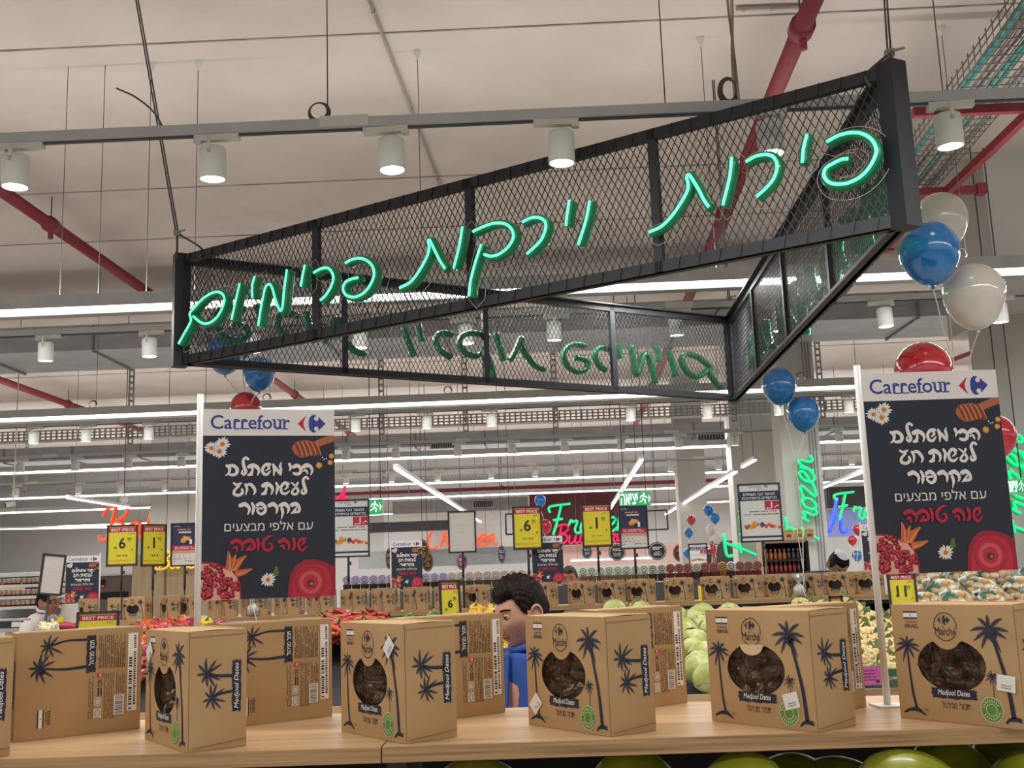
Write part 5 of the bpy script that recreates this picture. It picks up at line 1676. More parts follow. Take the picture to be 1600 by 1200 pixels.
heap([pr_y], X_at(722, 955, 8.2), X_at(800, 955, 8.2), 7.3, 8.7, 0.098, 3, 'bright yellow bell pepper in the heap behind the young man', 'yellow peppers in the heap', 12, lambda y: slope_z(y) + 0.055, 2, ytop=1010, most=200)
pr_yl = pepper_proto('d8b416', 'e6cf3a', 'lone_yellow_pepper', 'yellow pepper')
def put_one(o, px, py, Y, z, label, cat=None, rot=(0.5, 0.3, 0), group=None, s=1.0):
    o.location = (X_at(px, py, Y), Y, z); o.rotation_euler = rot; o['label'] = label; o.scale = (s, s, s)
    if group:
        o['group'] = group
    return o
def z_of(px, py, Y):
    return at(px, py, Y).z
put_one(pr_yl, 322, 976, 8.2, z_of(322, 976, 8.2), 'single yellow pepper by the pole of the big poster', s=1.1)
o = dup(pr_dk, None, None, 'single dark red pepper between the poster pole and the balloon weight'); put_one(o, 344, 978, 8.2, z_of(344, 978, 8.2), o['label'], s=1.1, rot=(1.2, 0.4, 0.5)); del o['group']
pr_lime = pepper_proto('b7bf45', 'c8cc62', 'pale_green_pepper', 'pale green pepper')
for k, px in enumerate((366, 382, 394, 412)):
    o = pr_lime if k == 0 else dup(pr_lime)
    put_one(o, px, 985 - k, 8.2, z_of(px, 985 - k, 8.2), 'pale green pepper just under the balloon weight', rot=(1.3, 0.2, k * 1.7), group='pale green peppers', s=.9)
pr_g = pepper_proto('2f6b22', '4d8a32', 'green_pepper', 'green pepper')
for k, (px, py) in enumerate(((640, 966), (676, 964), (655, 972), (686, 970))):
    o = pr_g if k == 0 else dup(pr_g)
    put_one(o, px, py, 8.2, z_of(px, py, 8.2), 'dark green pepper behind the leaning 6.90 price card', rot=(1.4, 0.3, k * 1.3), group='dark green peppers', s=.95)
# chili heap
def chili_proto(c1, c2, name):
    m = MB(); ms = ramp_mat('chili_' + c1, [(0.3, c1), (0.7, c2)], 0.25, 18, coat=0.4)
    t = thing(name, 'chili', 'chili pepper')
    pts = smooth_path([(-0.075, 0, 0), (-0.03, 0.006, 0.006), (0.02, 0.004, 0.004), (0.06, -0.006, -0.004), (0.09, -0.02, -0.012)], 4)
    k = len(pts); m.tube(pts, [0.019 * (1 - (i / (k - 1)) ** 2.2) + 0.0015 if i else 0.012 for i in range(k)], ms, 12); m.build('flesh', t)
    m = MB(); m.tube([(-0.074, 0, 0), (-0.09, 0, 0.006), (-0.108, 0.003, 0.016)], [0.011, 0.006, 0.004], STEM, 8); m.build('stem', t)
    return t
ch = [chili_proto('a8171f', 'c2272b', 'red_chili'), chili_proto('c23a26', 'd8572f', 'bright_chili'), chili_proto('b5622a', '9c6a2e', 'turning_chili')]
heap([ch[0], ch[0], ch[1], ch[2]], X_at(492, 965, 8.3), X_at(600, 965, 8.3), 7.7, 8.7, 0.075, 4, (['deep red chili in the heap right of the big poster', 'deep red chili in the heap right of the big poster', 'bright red chili in the heap right of the big poster', 'brown turning chili in the heap right of the big poster'], 0), 'chilies in the heap', 12, lambda y: slope_z(y) + 0.06, 5, tilt=0.5, ytop=996, jitter=.8, most=260)
# cabbages
CAB = ramp_mat('cabbage_leaf', [(0.3, 'a8b55e'), (0.45, 'c0c87c'), (0.55, 'd6dba0'), (0.7, 'e6e8c6')], 0.45, 7, (1, 1, 1), 9, bump=0.5, bdist=0.01, sss=0.0)
CAB2 = ramp_mat('cabbage_outer_leaf', [(0.3, '96a54c'), (0.5, 'b5c06c'), (0.65, 'd0d596')], 0.45, 8, (1, 1, 1), 9, bump=0.6, bdist=0.012)
def cabbage_proto():
    t = thing('cabbage', 'cabbage', 'cabbage')
    def fn(d):
        return 1 + 0.035 * math.sin(3 * math.atan2(d.y, d.x) + 4 * d.z) + 0.02 * math.sin(9 * d.x + 7 * d.y)
    m = MB(); m.ball((0, 0, 0), (0.098, 0.098, 0.084), CAB, 28, 18, None, fn); m.build('head', t)
    for k in range(3):
        a0 = k * 2.1; m = MB(); vs = []; n1, n2 = 12, 8
        for i in range(n1):
            for j in range(n2):
                u = (i / (n1 - 1) - .5) * 1.9; v = (j / (n2 - 1)) * 1.9 - 0.75
                r = 1.035 + 0.03 * max(0, v - 0.5) + 0.012 * math.sin(7 * u + 3 * v)
                a = a0 + u * math.cos(v * .8)
                vs.append((0.098 * r * math.cos(a) * math.cos(v), 0.098 * r * math.sin(a) * math.cos(v), 0.086 * r * math.sin(v)))
        fs = [(i * n2 + j, (i + 1) * n2 + j, (i + 1) * n2 + j + 1, i * n2 + j + 1) for i in range(n1 - 1) for j in range(n2 - 1)]
        m.add(vs, fs, CAB2, True); m.build('outer_leaf', t)
    return t
cab = cabbage_proto()
heap([cab], X_at(955, 950, 8.3) + .05, X_at(1030, 945, 8.3) + .1, 8.1, 8.7, 0.21, 1, 'pale green cabbage showing over the carton beside the young man', 'cabbages over the carton beside the young man', 20, lambda y: slope_z(y) + 0.10, 6, ytop=1010, tilt=.6)
heap([cab], X_at(1072, 950, 7.6), X_at(1175, 945, 7.6), 6.55, 8.7, 0.20, 1, 'pale green cabbage in the stack between the two window cartons', 'cabbages between the two window cartons', 20, lambda y: slope_z(y) + 0.06, 7, ytop=1060, tilt=.6)
# cauliflowers
CAU = ramp_mat('cauliflower_curd', [(0.2, 'c9b070'), (0.5, 'dfcb92'), (0.8, 'efe2b8')], 0.7, 30, bump=0.8, bdist=0.006)
LEAFG = ramp_mat('cauliflower_leaf', [(0.3, '5c7440'), (0.7, '93a468')], 0.5, 10)
def cauliflower_proto():
    t = thing('cauliflower', 'cauliflower', 'cauliflower'); rd = random.Random(3)
    m = MB(); m.ball((0, 0, 0), (0.075, 0.075, 0.05), CAU, 16, 10)
    for k in range(46):
        g = k * 2.39996; q = math.sqrt((k + .5) / 46)
        a = q * 1.35
        c = Vector((0.078 * math.sin(a) * math.cos(g), 0.078 * math.sin(a) * math.sin(g), 0.054 * math.cos(a) + 0.004))
        m.ball(c, 0.0155 + 0.004 * rd.random(), CAU, 8, 6)
    m.build('curd', t)
    for k in range(6):
        g = 2 * PI * k / 6; m = MB()
        vs = []
        for i in range(6):
            for j in range(3):
                q = i / 5; r = 0.062 + 0.04 * q; z = -0.055 + 0.10 * q; w = 0.036 * math.sin(PI * min(1, q * .8 + .15)) * (j - 1)
                vs.append(((r + 0.012 * q * q) * math.cos(g) - w * math.sin(g), (r + 0.012 * q * q) * math.sin(g) + w * math.cos(g), z + 0.006 * abs(j - 1)))
        m.add(vs, [(i * 3 + j, i * 3 + j + 1, (i + 1) * 3 + j + 1, (i + 1) * 3 + j) for i in range(5) for j in range(2)], LEAFG, True); m.build('leaf', t)
    return t
cau = cauliflower_proto()
heap([cau], X_at(1325, 950, 7.6) - .05, X_at(1400, 950, 7.6), 6.5, 8.7, 0.165, 1, 'cream cauliflower in the stack beside the poster pole', 'cauliflowers in the stack', 18, lambda y: slope_z(y) + 0.05, 8, ytop=990, tilt=.5, keepup=True)
# garlic and beet at the bakery end
m = MB(); m.tube(smooth_path([(-0.10, 0, 0), (-0.05, 0, 0.0), (0.03, 0, 0.005), (0.09, 0, 0.0)], 5), [0.006 + 0.036 * math.sin(PI * min(1, .08 + i / 15 * .92)) ** .7 for i in range(16)], mat('beet_skin', '9c1f3c', 0.4, noise=0.1, scale=20), 16)
o = tag(m.build('red_radish'), 'long dark red root lying beside the price card near the white shirted man', 'root vegetable'); o.location = at(101, 982, 7.4); o.rotation_euler = (0, 0, 0.1)
GAR = ramp_mat('garlic_skin', [(0.3, 'c9c092'), (0.7, 'e2dcb6')], 0.5, 20)
m = MB(); m.lathe([(0.002, -0.022), (0.02, -0.02), (0.03, -0.005), (0.027, 0.01), (0.012, 0.024), (0.005, 0.034), (0.004, 0.05)], GAR, 18, None, True, 6, 0.08, True)
gp = m.build('garlic_bulb')
for k in range(16):
    o = gp if k == 0 else gp.copy()
    if k:
        C.objects.link(o)
    px, py = 66 + (k % 8) * 2.8 + rr.uniform(-1, 1), 980 + (k // 8) * 5 - abs((k % 8) - 4) * .6
    o.location = at(px, py, 7.3 - (k // 8) * .05); o.rotation_euler = (rr.uniform(-1, 1), rr.uniform(-1, 1), rr.uniform(0, 6))
    tag(o, 'pale garlic bulb in the heap by the white shirted man', 'garlic', 'garlic bulbs in the heap')
t = thing('produce_crate', 'dark crate carrying the garlic and the red root', 'crate', (X_at(85, 990, 7.35), 7.35, 0)); m = MB(); m.box((0, 0.05, (z_of(85, 992, 7.35)) / 2), (0.34, 0.5, z_of(85, 992, 7.35)), DARK); m.build('crate_body', t)
# bagged potatoes
POT = ramp_mat('potato_skin', [(0.25, 'c29a5c'), (0.55, 'd6b376'), (0.85, 'e4c78f')], 0.6, 16, bump=0.2)
NETW = ramp_mat('potato_bag_print', [(0.38, '2f5f45'), (0.45, '3b6a50'), (0.5, 'd9dcd4'), (0.8, 'ecebe4')], 0.4, 5, (1, 1, 1), 4)
BAGCLEAR = clear_mat('potato_bag_film', 'f4f6f2', 0.16, 0.2)
def bag_proto():
    t = thing('potato_bag', 'bag of potatoes', 'bag of potatoes'); rd = random.Random(12)
    for (x, y, z) in ((-.09, -.06, -.03), (0, -.07, -.035), (.09, -.06, -.03), (-.045, -.05, .03), (.045, -.055, .032), (-.1, -.02, .03), (.105, -.02, .03), (0, -.02, .07)):
        m = MB(); m.ball((x, y, z), (rd.uniform(.042, .052), .036, rd.uniform(.03, .037)), POT, 14, 10, Euler((0, rd.uniform(-.6, .6), rd.uniform(-.5, .5))).to_matrix().to_4x4()); m.build('potato', t)
    def fn(d):
        return 1 + 0.06 * math.sin(5 * d.x + 3 * d.z) * math.cos(4 * d.y) + 0.03 * math.sin(11 * d.x + 6 * d.z)
    m = MB(); m.ball((0, 0.045, 0.03), (0.165, 0.09, 0.085), NETW, 24, 14, None, fn); m.build('printed_back', t)
    m = MB(); m.ball((0, 0, 0.0), (0.168, 0.115, 0.10), BAGCLEAR, 24, 14, None, fn); m.build('clear_film', t)
    m = MB(); m.tube(smooth_path([(0.14, 0.03, 0.05), (0.18, 0.0, 0.075), (0.215, -0.03, 0.08)], 4), [0.03, 0.026, 0.02, 0.014, 0.010, 0.012, 0.016, 0.022, 0.026], NETW, 10); m.build('gathered_neck', t)
    return t
bag = bag_proto(); bl = []
rows = [(905, 8.75, 4), (924, 8.5, 4), (943, 8.25, 4), (962, 8.0, 4)]
k = 0
for (py, Y, n) in rows:
    for i in range(n):
        px = 1418 + i * 58 + (0 if (k // 4) % 2 else 26) + rr.uniform(-6, 6)
        o = bag if k == 0 else dup(bag)
        o.scale = (.84, .84, .84); o.location = (X_at(px, py, Y), Y, z_of(px, py - (px - 1500) * .036, Y)); o.rotation_euler = (rr.uniform(-.25, .1), rr.uniform(-.25, .25), rr.uniform(-.5, .5) + (PI if rr.random() < .2 else 0) * 0)
        o['label'] = 'clear printed bag of potatoes heaped behind the clearest date window carton'; o['group'] = 'potato bags in the heap'
        k += 1
t = thing('potato_rack', 'black rack heaped with potato bags', 'rack', (X_at(1520, 960, 8.8), 8.75, 0)); m = MB(); m.box((0.14, 0.12, 0.62), (1.3, 0.3, 1.24), DARK); m.build('rack_body', t)
# green crate and pink card at the cauliflowers
t = thing('vegetable_crate', 'green printed crate edge under the cauliflowers', 'crate', at(1372, 1060, 6.3)); m = MB(); m.box((0, 0, 0), (0.42, 0.03, 0.10), mat('crate_green', '3f5a48', 0.6, noise=0.1)); m.build('crate_front', t)
m = MB(); a = Art(); a.text('cabbage'[:0] or 'o', .05, -.01, .07, .01, flat('c9c4a0'), 2); a.scribble(.075, -.01, .16, .012, flat('c9c4a0'), 1, random.Random(2), 2, .6); a.lay(m, (0, -0.0155, 0), (1, 0, 0), (0, 0, 1)); m.build('crate_print', t)
t = thing('pink_card', 'bright pink price card hanging under the cauliflowers', 'card', at(1358, 1056, 6.24)); m = MB(); m.box((0, 0, 0), (0.13, 0.004, 0.10), mat('pink_card_paper', 'c25a9c', 0.6, noise=0.03)); m.build('card_sheet', t)
m = MB(); a = Art(); a.scribble(-.045, -.03, .035, .035, flat('5a2448'), 4, random.Random(4), 1, .35); a.disc(.045, -.03, .01, .01, flat('3a1d30'), 1); a.lay(m, (0, -0.0025, 0), (1, 0, 0), (0, 0, 1)); m.build('card_print', t)
# price cards standing in the produce
price_board(118, 955, 182, 1035, 6.6, lambda w, h: board_yellow(w, h, '6', '90', heb('פלפל'), 5), 'yellow price card in a black frame peeping over the back panel date box', slope_z(6.6), 8, 'price_card', -8, False, 'price cards in the produce')
price_board(689, 906, 721, 990, 7.4, lambda w, h: board_yellow(w, h, '6', '90', heb('פלפל'), 6), 'leaning yellow price card reading 6.90 between the chilies and the yellow peppers', slope_z(7.4), 22, 'price_card', -6, False, 'price cards in the produce')
price_board(1389, 893, 1434, 962, 7.6, lambda w, h: board_yellow(w, h, '11', '90', heb('גזר'), 7), 'yellow price card reading 11.90 in front of the potato bags', slope_z(7.6), 0, 'price_card', -4, False, 'price cards in the produce')
price_board(1296, 931, 1318, 965, 8.2, lambda w, h: board_yellow(w, h, '9', '90', '', 8), 'small price card beside the cauliflowers under the oak board', slope_z(8.2), 0, 'price_card', 0, False, 'price cards in the produce')

# pomelos in the shade under the oak shelf
PM = ramp_mat('pomelo_skin', [(0.3, '7d8c20'), (0.7, 'a3ab30')], 0.35, 25, bump=0.15, bdist=0.002, coat=0.2)
def pomelo():
    t = thing('green_pomelo', 'pomelo', 'pomelo')
    m = MB(); m.ball((0, 0, 0), (0.085, 0.085, 0.088), PM, 28, 18, None, lambda d: 1 + 0.14 * max(0, d.z) ** 3); m.build('peel', t)
    m = MB(); m.lathe([(0.0, 0.1005), (0.007, 0.1005), (0.008, 0.098)], STEM, 8); m.build('stem_scar', t)
    return t
pm = pomelo(); k = 0
for px, py, Y, lab in ((755, 1192, 1.96, 'green pomelo deep in the shade under the board joint'), (995, 1185, 1.92, 'green pomelo in the shade below the flap carton side'), (1165, 1194, 1.83, 'green pomelo catching light below the flap carton'), (1235, 1189, 1.98, 'green pomelo between two others under the flap carton'),
                       (1430, 1182, 1.80, 'brightest green pomelo under the oak board edge'), (1488, 1168, 2.0, 'large green pomelo behind the brightest one'), (1572, 1165, 2.04, 'green pomelo at the rear under the clearest window carton'), (1622, 1184, 1.86, 'green pomelo at the picture edge under the oak board'), (1325, 1194, 1.96, 'green pomelo low in the shade beside the brightest one')):
    o = pm if k == 0 else dup(pm)
    o.location = at(px, py + 0.086 * F_PX / Y, Y); o.rotation_euler = (rr.uniform(-.9, -.3), rr.uniform(-.5, .5), rr.uniform(0, 6)); o['label'] = lab; o['group'] = 'pomelos under the front shelf'; k += 1
# ================================================================ balloons
def balloon_mat(name, col):
    return mat('balloon_' + name, col, 0.18, noise=0.03, scale=6, coat=0.5, spec=0.6)
BAL = {}
for n_, c_ in (('blue', '1773b8'), ('red', 'b5202e'), ('white', 'cfcabf')):
    BAL[n_] = balloon_mat(n_, c_)
RIB = mat('balloon_ribbon', 'd9d5c8', 0.6, noise=0.02)
def balloon(px, py, dpx, Y, col, label, ends=None, group='balloons', stripe=False):
    """balloon whose drawn width is dpx pixels; ends = list of ribbon way-points (world)"""
    c = at(px, py, Y); r = dpx / 2 * (c - EYE).dot(AX_F) / F_PX
    t = thing('balloon', label, 'balloon', c, 0, group)
    prof = []
    n = 18
    for i in range(n + 1):
        a = PI * i / n
        z = -math.cos(a); rad = math.sin(a)
        zz = z * (1.04 if z > 0 else 1.18 + 0.02)
        rad *= 1 - 0.10 * max(0, -z)
        prof.append((max(0.0015, rad * r), zz * r))
    m = MB(); m.lathe(prof, BAL[col], 32)
    if stripe:
        pass
    m.build('skin', t)
    zb = -1.2 * r
    m = MB(); m.lathe([(0.004, zb + 0.004), (0.010, zb - 0.012), (0.004, zb - 0.015)], BAL[col], 12); m.build('knot', t)
    if ends:
        m = MB(); pts = [Vector((0, 0, zb - 0.01))] + [Vector(e) - c for e in ends]
        m.tube(smooth_path(pts, 6), 0.0028 if Y < 7 else 0.004, RIB, 5); m.build('ribbon', t)
    return t
w2 = at(1256, 930, FS_Y + 0.02)
w1 = at(392, 966, FS_Y - 0.02)
balloon(1217, 602, 53, 9.0, 'blue', 'blue balloon touching the lower corner of the mesh sign', [at(1236, 690, 9.0), at(1252, 800, 9.0), w2])
balloon(1255, 645, 51, 9.05, 'blue', 'lower blue balloon of the pair under the mesh sign corner', [at(1246, 720, 9.05), at(1240, 780, 9.05), w2 + Vector((0.02, 0, 0.05))])
balloon(405, 583, 50, 9.0, 'blue', 'blue balloon hanging below the lower mesh panel beside the word end', [at(392, 640, 9.0), at(388, 800, 9.0), w1])
balloon(352, 552, 58, 9.3, 'blue', 'blue balloon seen through the lower mesh panel', [at(382, 640, 9.2), at(386, 800, 9.2), w1])
balloon(378, 540, 40, 9.75, 'blue', 'small blue balloon deepest behind the lower mesh panel', [at(384, 640, 9.3), at(388, 800, 9.2), w1])
balloon(384, 637, 48, 9.1, 'red', 'red balloon peeping over the top of the poster by the bakery side', [at(388, 700, 9.1), at(390, 850, 9.1), w1])
w3 = at(1478, 905, 4.9)
balloon(1452, 393, 92, 4.6, 'blue', 'big blue balloon at the high corner of the mesh sign', [at(1470, 500, 4.7), at(1488, 600, 4.8), w3])
balloon(1470, 343, 82, 5.0, 'white', 'white balloon half hidden behind the big blue one', [at(1482, 480, 4.9), at(1490, 600, 4.85), w3])
balloon(1522, 460, 94, 4.7, 'white', 'big white balloon right beside the wide white column', [at(1516, 560, 4.8), at(1512, 640, 4.9), w3])
balloon(1443, 580, 88, 4.75, 'red', 'big red balloon rising behind the top of the holiday poster', [at(1460, 700, 4.8), w3])
balloon(1556, 681, 62, 5.0, 'red', 'red balloon at the outer edge of the holiday poster', [at(1530, 780, 4.95), w3])
far = [(844, 782, 18, 14.0, 'blue', 'small blue balloon above the middle yellow price board', [at(850, 820, 14), at(852, 890, 14)]),
       (852, 822, 20, 14.0, 'red', 'small red balloon half behind the middle yellow price board', [at(853, 850, 14), at(852, 890, 14)]),
       (1080, 812, 14, 15.0, 'red', 'small red balloon heading the bunch nearest the round black signs', [at(1079, 900, 15)]),
       (1076, 832, 14, 15.0, 'blue', 'small blue balloon in the middle of the bunch nearest the round black signs', [at(1078, 900, 15)]),
       (1074, 864, 13, 15.0, 'blue', 'small blue balloon lowest in the bunch nearest the round black signs', [at(1077, 900, 15)]),
       (1107, 797, 16, 14.5, 'blue', 'upper small blue balloon of the tall bunch by the grey columns', [at(1110, 900, 14.5)]),
       (1117, 809, 16, 14.4, 'blue', 'lower small blue balloon of the tall bunch by the grey columns', [at(1111, 900, 14.5)]),
       (1110, 828, 16, 14.5, 'white', 'upper small white balloon of the tall bunch by the grey columns', [at(1110, 900, 14.5)]),
       (1120, 841, 16, 14.4, 'white', 'lower small white balloon of the tall bunch by the grey columns', [at(1111, 900, 14.5)]),
       (1112, 858, 17, 14.5, 'red', 'upper small red balloon of the tall bunch by the grey columns', [at(1110, 900, 14.5)]),
       (1113, 873, 15, 14.6, 'red', 'lower small red balloon of the tall bunch by the grey columns', [at(1110, 905, 14.5)]),
       (1340, 827, 15, 13.0, 'red', 'small red balloon close to the white pole above the skullcap man', [at(1338, 900, 13)]),
       (1332, 844, 14, 13.0, 'red', 'small striped-looking red balloon above the skullcap man', [at(1337, 900, 13)]),
       (1339, 868, 16, 13.1, 'blue', 'small blue balloon next to the skullcap man', [at(1338, 905, 13)])]
for a in far:
    balloon(*a)
# balloon weights wrapped in white foil
FOIL = mat('white_foil', 'd8dad4', 0.3, 0.2, noise=0.15, scale=40, bump=0.3)
def weight(p, label, h=0.21):
    t = thing('balloon_weight', label, 'balloon weight', p)
    m = MB(); rd = random.Random(5)
    m.ball((0, 0, h * .26), (h * .24, h * .2, h * .26), FOIL, 12, 8, None, lambda d: 1 + .12 * math.sin(9 * d.x + 7 * d.z)); m.build('wrapped_block', t)
    m = MB()
    for k in range(9):
        g = 2 * PI * k / 9; L = h * rd.uniform(.25, .42)
        tip = Vector((math.cos(g) * h * .26, math.sin(g) * h * .2, h * .5 + L)); b = Vector((0, 0, h * .48)); s = Vector((-math.sin(g), math.cos(g), 0)) * h * .08
        m.add([b - s * .4, b + s * .4, tip + s, tip - s * .6], [(0, 1, 2, 3)], FOIL)
    m.build('foil_ruffle', t)
    m = MB(); m.tube(smooth_path([(0, -0.03, h * .5), (0.03, -0.06, h * .1), (0.05, -0.07, -0.06), (0.02, -0.07, -0.14)], 5), 0.004, RIB, 5); m.build('ribbon_tail', t)
wp = at(1254, 934, FS_Y - 0.06); weight((wp.x, FS_Y + 0.03, FZ), 'white foil balloon weight on the far oak board before the skullcap man')
wp = at(391, 962, FS_Y - 0.06); weight((wp.x, FS_Y + 0.03, FZ), 'white foil balloon weight on the far oak board under the big poster')

# ================================================================ tubs behind the far boxes
TY = 10.4
t = thing('tub_rack', 'long pale rack carrying the rows of lidded tubs', 'rack', (0, TY + .25, 0))
x0, x1 = X_at(528, 920, TY), X_at(1205, 900, TY)
m = MB(); m.box(((x0 + x1) / 2, 0.2, 0.73), (x1 - x0, .5, 1.46), mat('rack_grey', '6d6a66', 0.6)); m.build('rack_body', t)
m = MB(); m.box(((x0 + x1) / 2, 0.15, 1.475), (x1 - x0, .22, 0.012), OAK); m.build('upper_ledge', t)
CLEARP = clear_mat('clear_plastic', 'f2f2f0', 0.22, 0.15)
def tub_proto(content, lidcol, printcol, bottle=False):
    t = thing('lidded_tub', 'tub', 'tub')
    m = MB(); m.lathe([(0.0, 0.0), (0.033, 0.0), (0.036, 0.006), (0.0385, 0.055)], mat('tub_content_' + content, content, 0.45, noise=0.35, scale=60), 18); m.build('filling', t)
    m = MB(); m.lathe([(0.0385, 0.055), (0.040, 0.074), (0.0415, 0.076)], CLEARP, 18); m.build('clear_rim', t)
    T = Matrix.Translation((0, -0.016, 0.098)) @ Matrix.Rotation(RAD(68), 4, 'X')
    m = MB(); m.lathe([(0.0415, -0.012), (0.0425, -0.002), (0.0425, 0.004), (0.039, 0.007), (0.0, 0.0075)], mat('tub_lid_' + lidcol, lidcol, 0.35, noise=0.04), 22, T); m.build('lid', t)
    a = Art(); P = flat(printcol)
    a.disc(0, 0, 0.028, 0.028, P, 1, 18); a.disc(0, 0, 0.021, 0.021, mat('tub_lid_' + lidcol, lidcol, 0.35), 2, 16)
    for k in range(3):
        g = .6 + 2.1 * k; a.stroke([(-.014 * math.cos(g), -.014 * math.sin(g)), (.006 * math.sin(g), .004), (.015 * math.cos(g + .5), .013 * math.sin(g + .5))], .004, P, 3)
    m = MB(); o = T @ Vector((0, 0, 0.0078)); a.lay(m, o, T.to_3x3() @ Vector((1, 0, 0)), T.to_3x3() @ Vector((0, 1, 0)), 0.0006); m.build('lid_label', t)
    return t
TUBS = {'purple': tub_proto('3a2a22', 'cfc8dc', '6a5aa8'), 'cream': tub_proto('5e5248', 'e0d8cc', 'b08a6a'), 'green': tub_proto('8c7048', 'dfe2d8', '5d8a5c'), 'black': tub_proto('4a3428', 'd8d5cf', '2c2a2a'),
        'redb': tub_proto('7a2a22', 'b06a58', '2a2220'), 'amber': tub_proto('a8641c', 'c99a4a', '2a2220')}
used = set()
lab_ = {'purple': ('lidded tub with a purple printed lid on the rack behind the date boxes', 'purple lidded tubs'), 'cream': ('lidded tub with a cream and tan lid above the far date boxes', 'cream lidded tubs'), 'green': ('lidded tub with a green printed lid above the far date boxes', 'green lidded tubs'),
        'black': ('lidded tub with a black emblem lid on the rack behind the date boxes', 'black emblem tubs'), 'redb': ('tub of red brown sweets with a black emblem on the rack', 'red brown tubs'), 'amber': ('tub of amber sweets with a black emblem on the rack', 'amber tubs')}
px = 537.0
while px < 1200:
    if px < 660 or 655 < px < 690:
        k = 'purple' if (px < 608 or px > 655) else 'cream'
    elif px < 872:
        k = 'cream'
    elif px < 1020:
        k = 'green'
    elif px < 1046:
        k = 'black'
    elif px < 1088:
        k = 'redb'
    elif px < 1125:
        k = rr.choice(('redb', 'black'))
    elif px < 1148:
        k = 'amber'
    elif px < 1160:
        k = 'black'
    else:
        k = 'redb'
    if not (872 < px < 902):
        o = TUBS[k] if k not in used else dup(TUBS[k])
        used.add(k)
        x = X_at(px, 900, TY)
        o.location = (x, TY + 0.19, 1.482); o.rotation_euler = (0, 0, rr.uniform(-.12, .12)); o.scale = (1.08,) * 3; o['label'], o['group'] = lab_[k]
    px += 13.9
for k in TUBS:
    if k not in used:
        TUBS[k].location = (0, TY + .2, 1.43)

# ================================================================ script neon in the distance (single-line letters)
SCRIPT = {
 'B': [[(0.18, 0.02), (0.34, 0.55), (0.45, 1.0)], [(0.05, 0.72), (0.2, 0.95), (0.5, 1.06), (0.78, 0.98), (0.78, 0.74), (0.5, 0.56), (0.34, 0.54), (0.62, 0.5), (0.74, 0.3), (0.6, 0.08), (0.3, -0.04), (0.0, 0.0), (-0.06, 0.12)]],
 'a': [[(0.46, 0.42), (0.3, 0.5), (0.1, 0.36), (0.04, 0.14), (0.16, 0.0), (0.34, 0.12), (0.46, 0.44), (0.42, 0.12), (0.5, 0.0), (0.62, 0.1)]],
 'k': [[(0.02, 0.0), (0.16, 0.5), (0.3, 1.0)], [(0.5, 0.48), (0.34, 0.42), (0.14, 0.26), (0.32, 0.22), (0.42, 0.02), (0.58, 0.1)]],
 'e': [[(0.02, 0.16), (0.26, 0.24), (0.4, 0.4), (0.3, 0.5), (0.1, 0.34), (0.06, 0.1), (0.22, -0.02), (0.46, 0.12)]],
 'r': [[(0.04, 0.3), (0.14, 0.5), (0.18, 0.42), (0.36, 0.44), (0.26, 0.14), (0.36, 0.0), (0.5, 0.1)]],
 'y': [[(0.06, 0.46), (0.06, 0.14), (0.2, 0.04), (0.36, 0.2), (0.46, 0.48), (0.34, -0.1), (0.2, -0.42), (0.04, -0.4), (0.1, -0.2), (0.56, 0.1)]],
 'C': [[(0.66, 0.82), (0.62, 1.02), (0.36, 0.92), (0.1, 0.5), (0.06, 0.14), (0.24, -0.02), (0.5, 0.1)]],
 'h': [[(0.0, 0.0), (0.16, 0.5), (0.3, 1.02)], [(0.06, 0.2), (0.24, 0.46), (0.38, 0.44), (0.34, 0.1), (0.44, 0.0), (0.56, 0.12)]],
 'i': [[(0.16, 0.46), (0.06, 0.1), (0.16, 0.0), (0.3, 0.12)], [(0.2, 0.66), (0.22, 0.7)]],
 'c': [[(0.4, 0.4), (0.28, 0.5), (0.1, 0.34), (0.04, 0.1), (0.2, -0.02), (0.44, 0.12)]],
 'n': [[(0.02, 0.0), (0.12, 0.46)], [(0.06, 0.16), (0.24, 0.46), (0.36, 0.44), (0.32, 0.1), (0.42, 0.0), (0.54, 0.1)]],
 'F': [[(0.05, 0.8), (0.0, 0.96), (0.16, 1.04), (0.8, 1.08)], [(0.46, 1.04), (0.3, 0.5), (0.12, 0.0)], [(0.14, 0.52), (0.5, 0.56)]],
 'o': [[(0.3, 0.48), (0.12, 0.38), (0.04, 0.14), (0.16, 0.0), (0.36, 0.14), (0.4, 0.36), (0.28, 0.48), (0.42, 0.42), (0.56, 0.46)]],
 'z': [[(0.06, 0.46), (0.38, 0.46), (0.02, 0.02), (0.36, 0.02), (0.5, 0.12)]],
 't': [[(0.3, 0.9), (0.12, 0.2), (0.2, 0.0), (0.36, 0.1)], [(0.04, 0.56), (0.44, 0.6)]],
 'u': [[(0.1, 0.46), (0.04, 0.12), (0.16, 0.0), (0.34, 0.16), (0.44, 0.46), (0.38, 0.1), (0.48, 0.0), (0.6, 0.1)]],
 's': [[(0.04, 0.04), (0.26, 0.5), (0.3, 0.2), (0.2, 0.0), (0.06, 0.06)]],
 'ן': [[(0.0, 0.9), (0.3, 0.7), (0.2, 0.0)]],
}
ADV = {'B': .78, 'a': .56, 'k': .52, 'e': .42, 'r': .42, 'y': .52, 'C': .62, 'h': .52, 'i': .26, 'c': .4, 'n': .48, 'F': .66, 'o': .46, 'z': .46, 't': .36, 'u': .54, 's': .4}
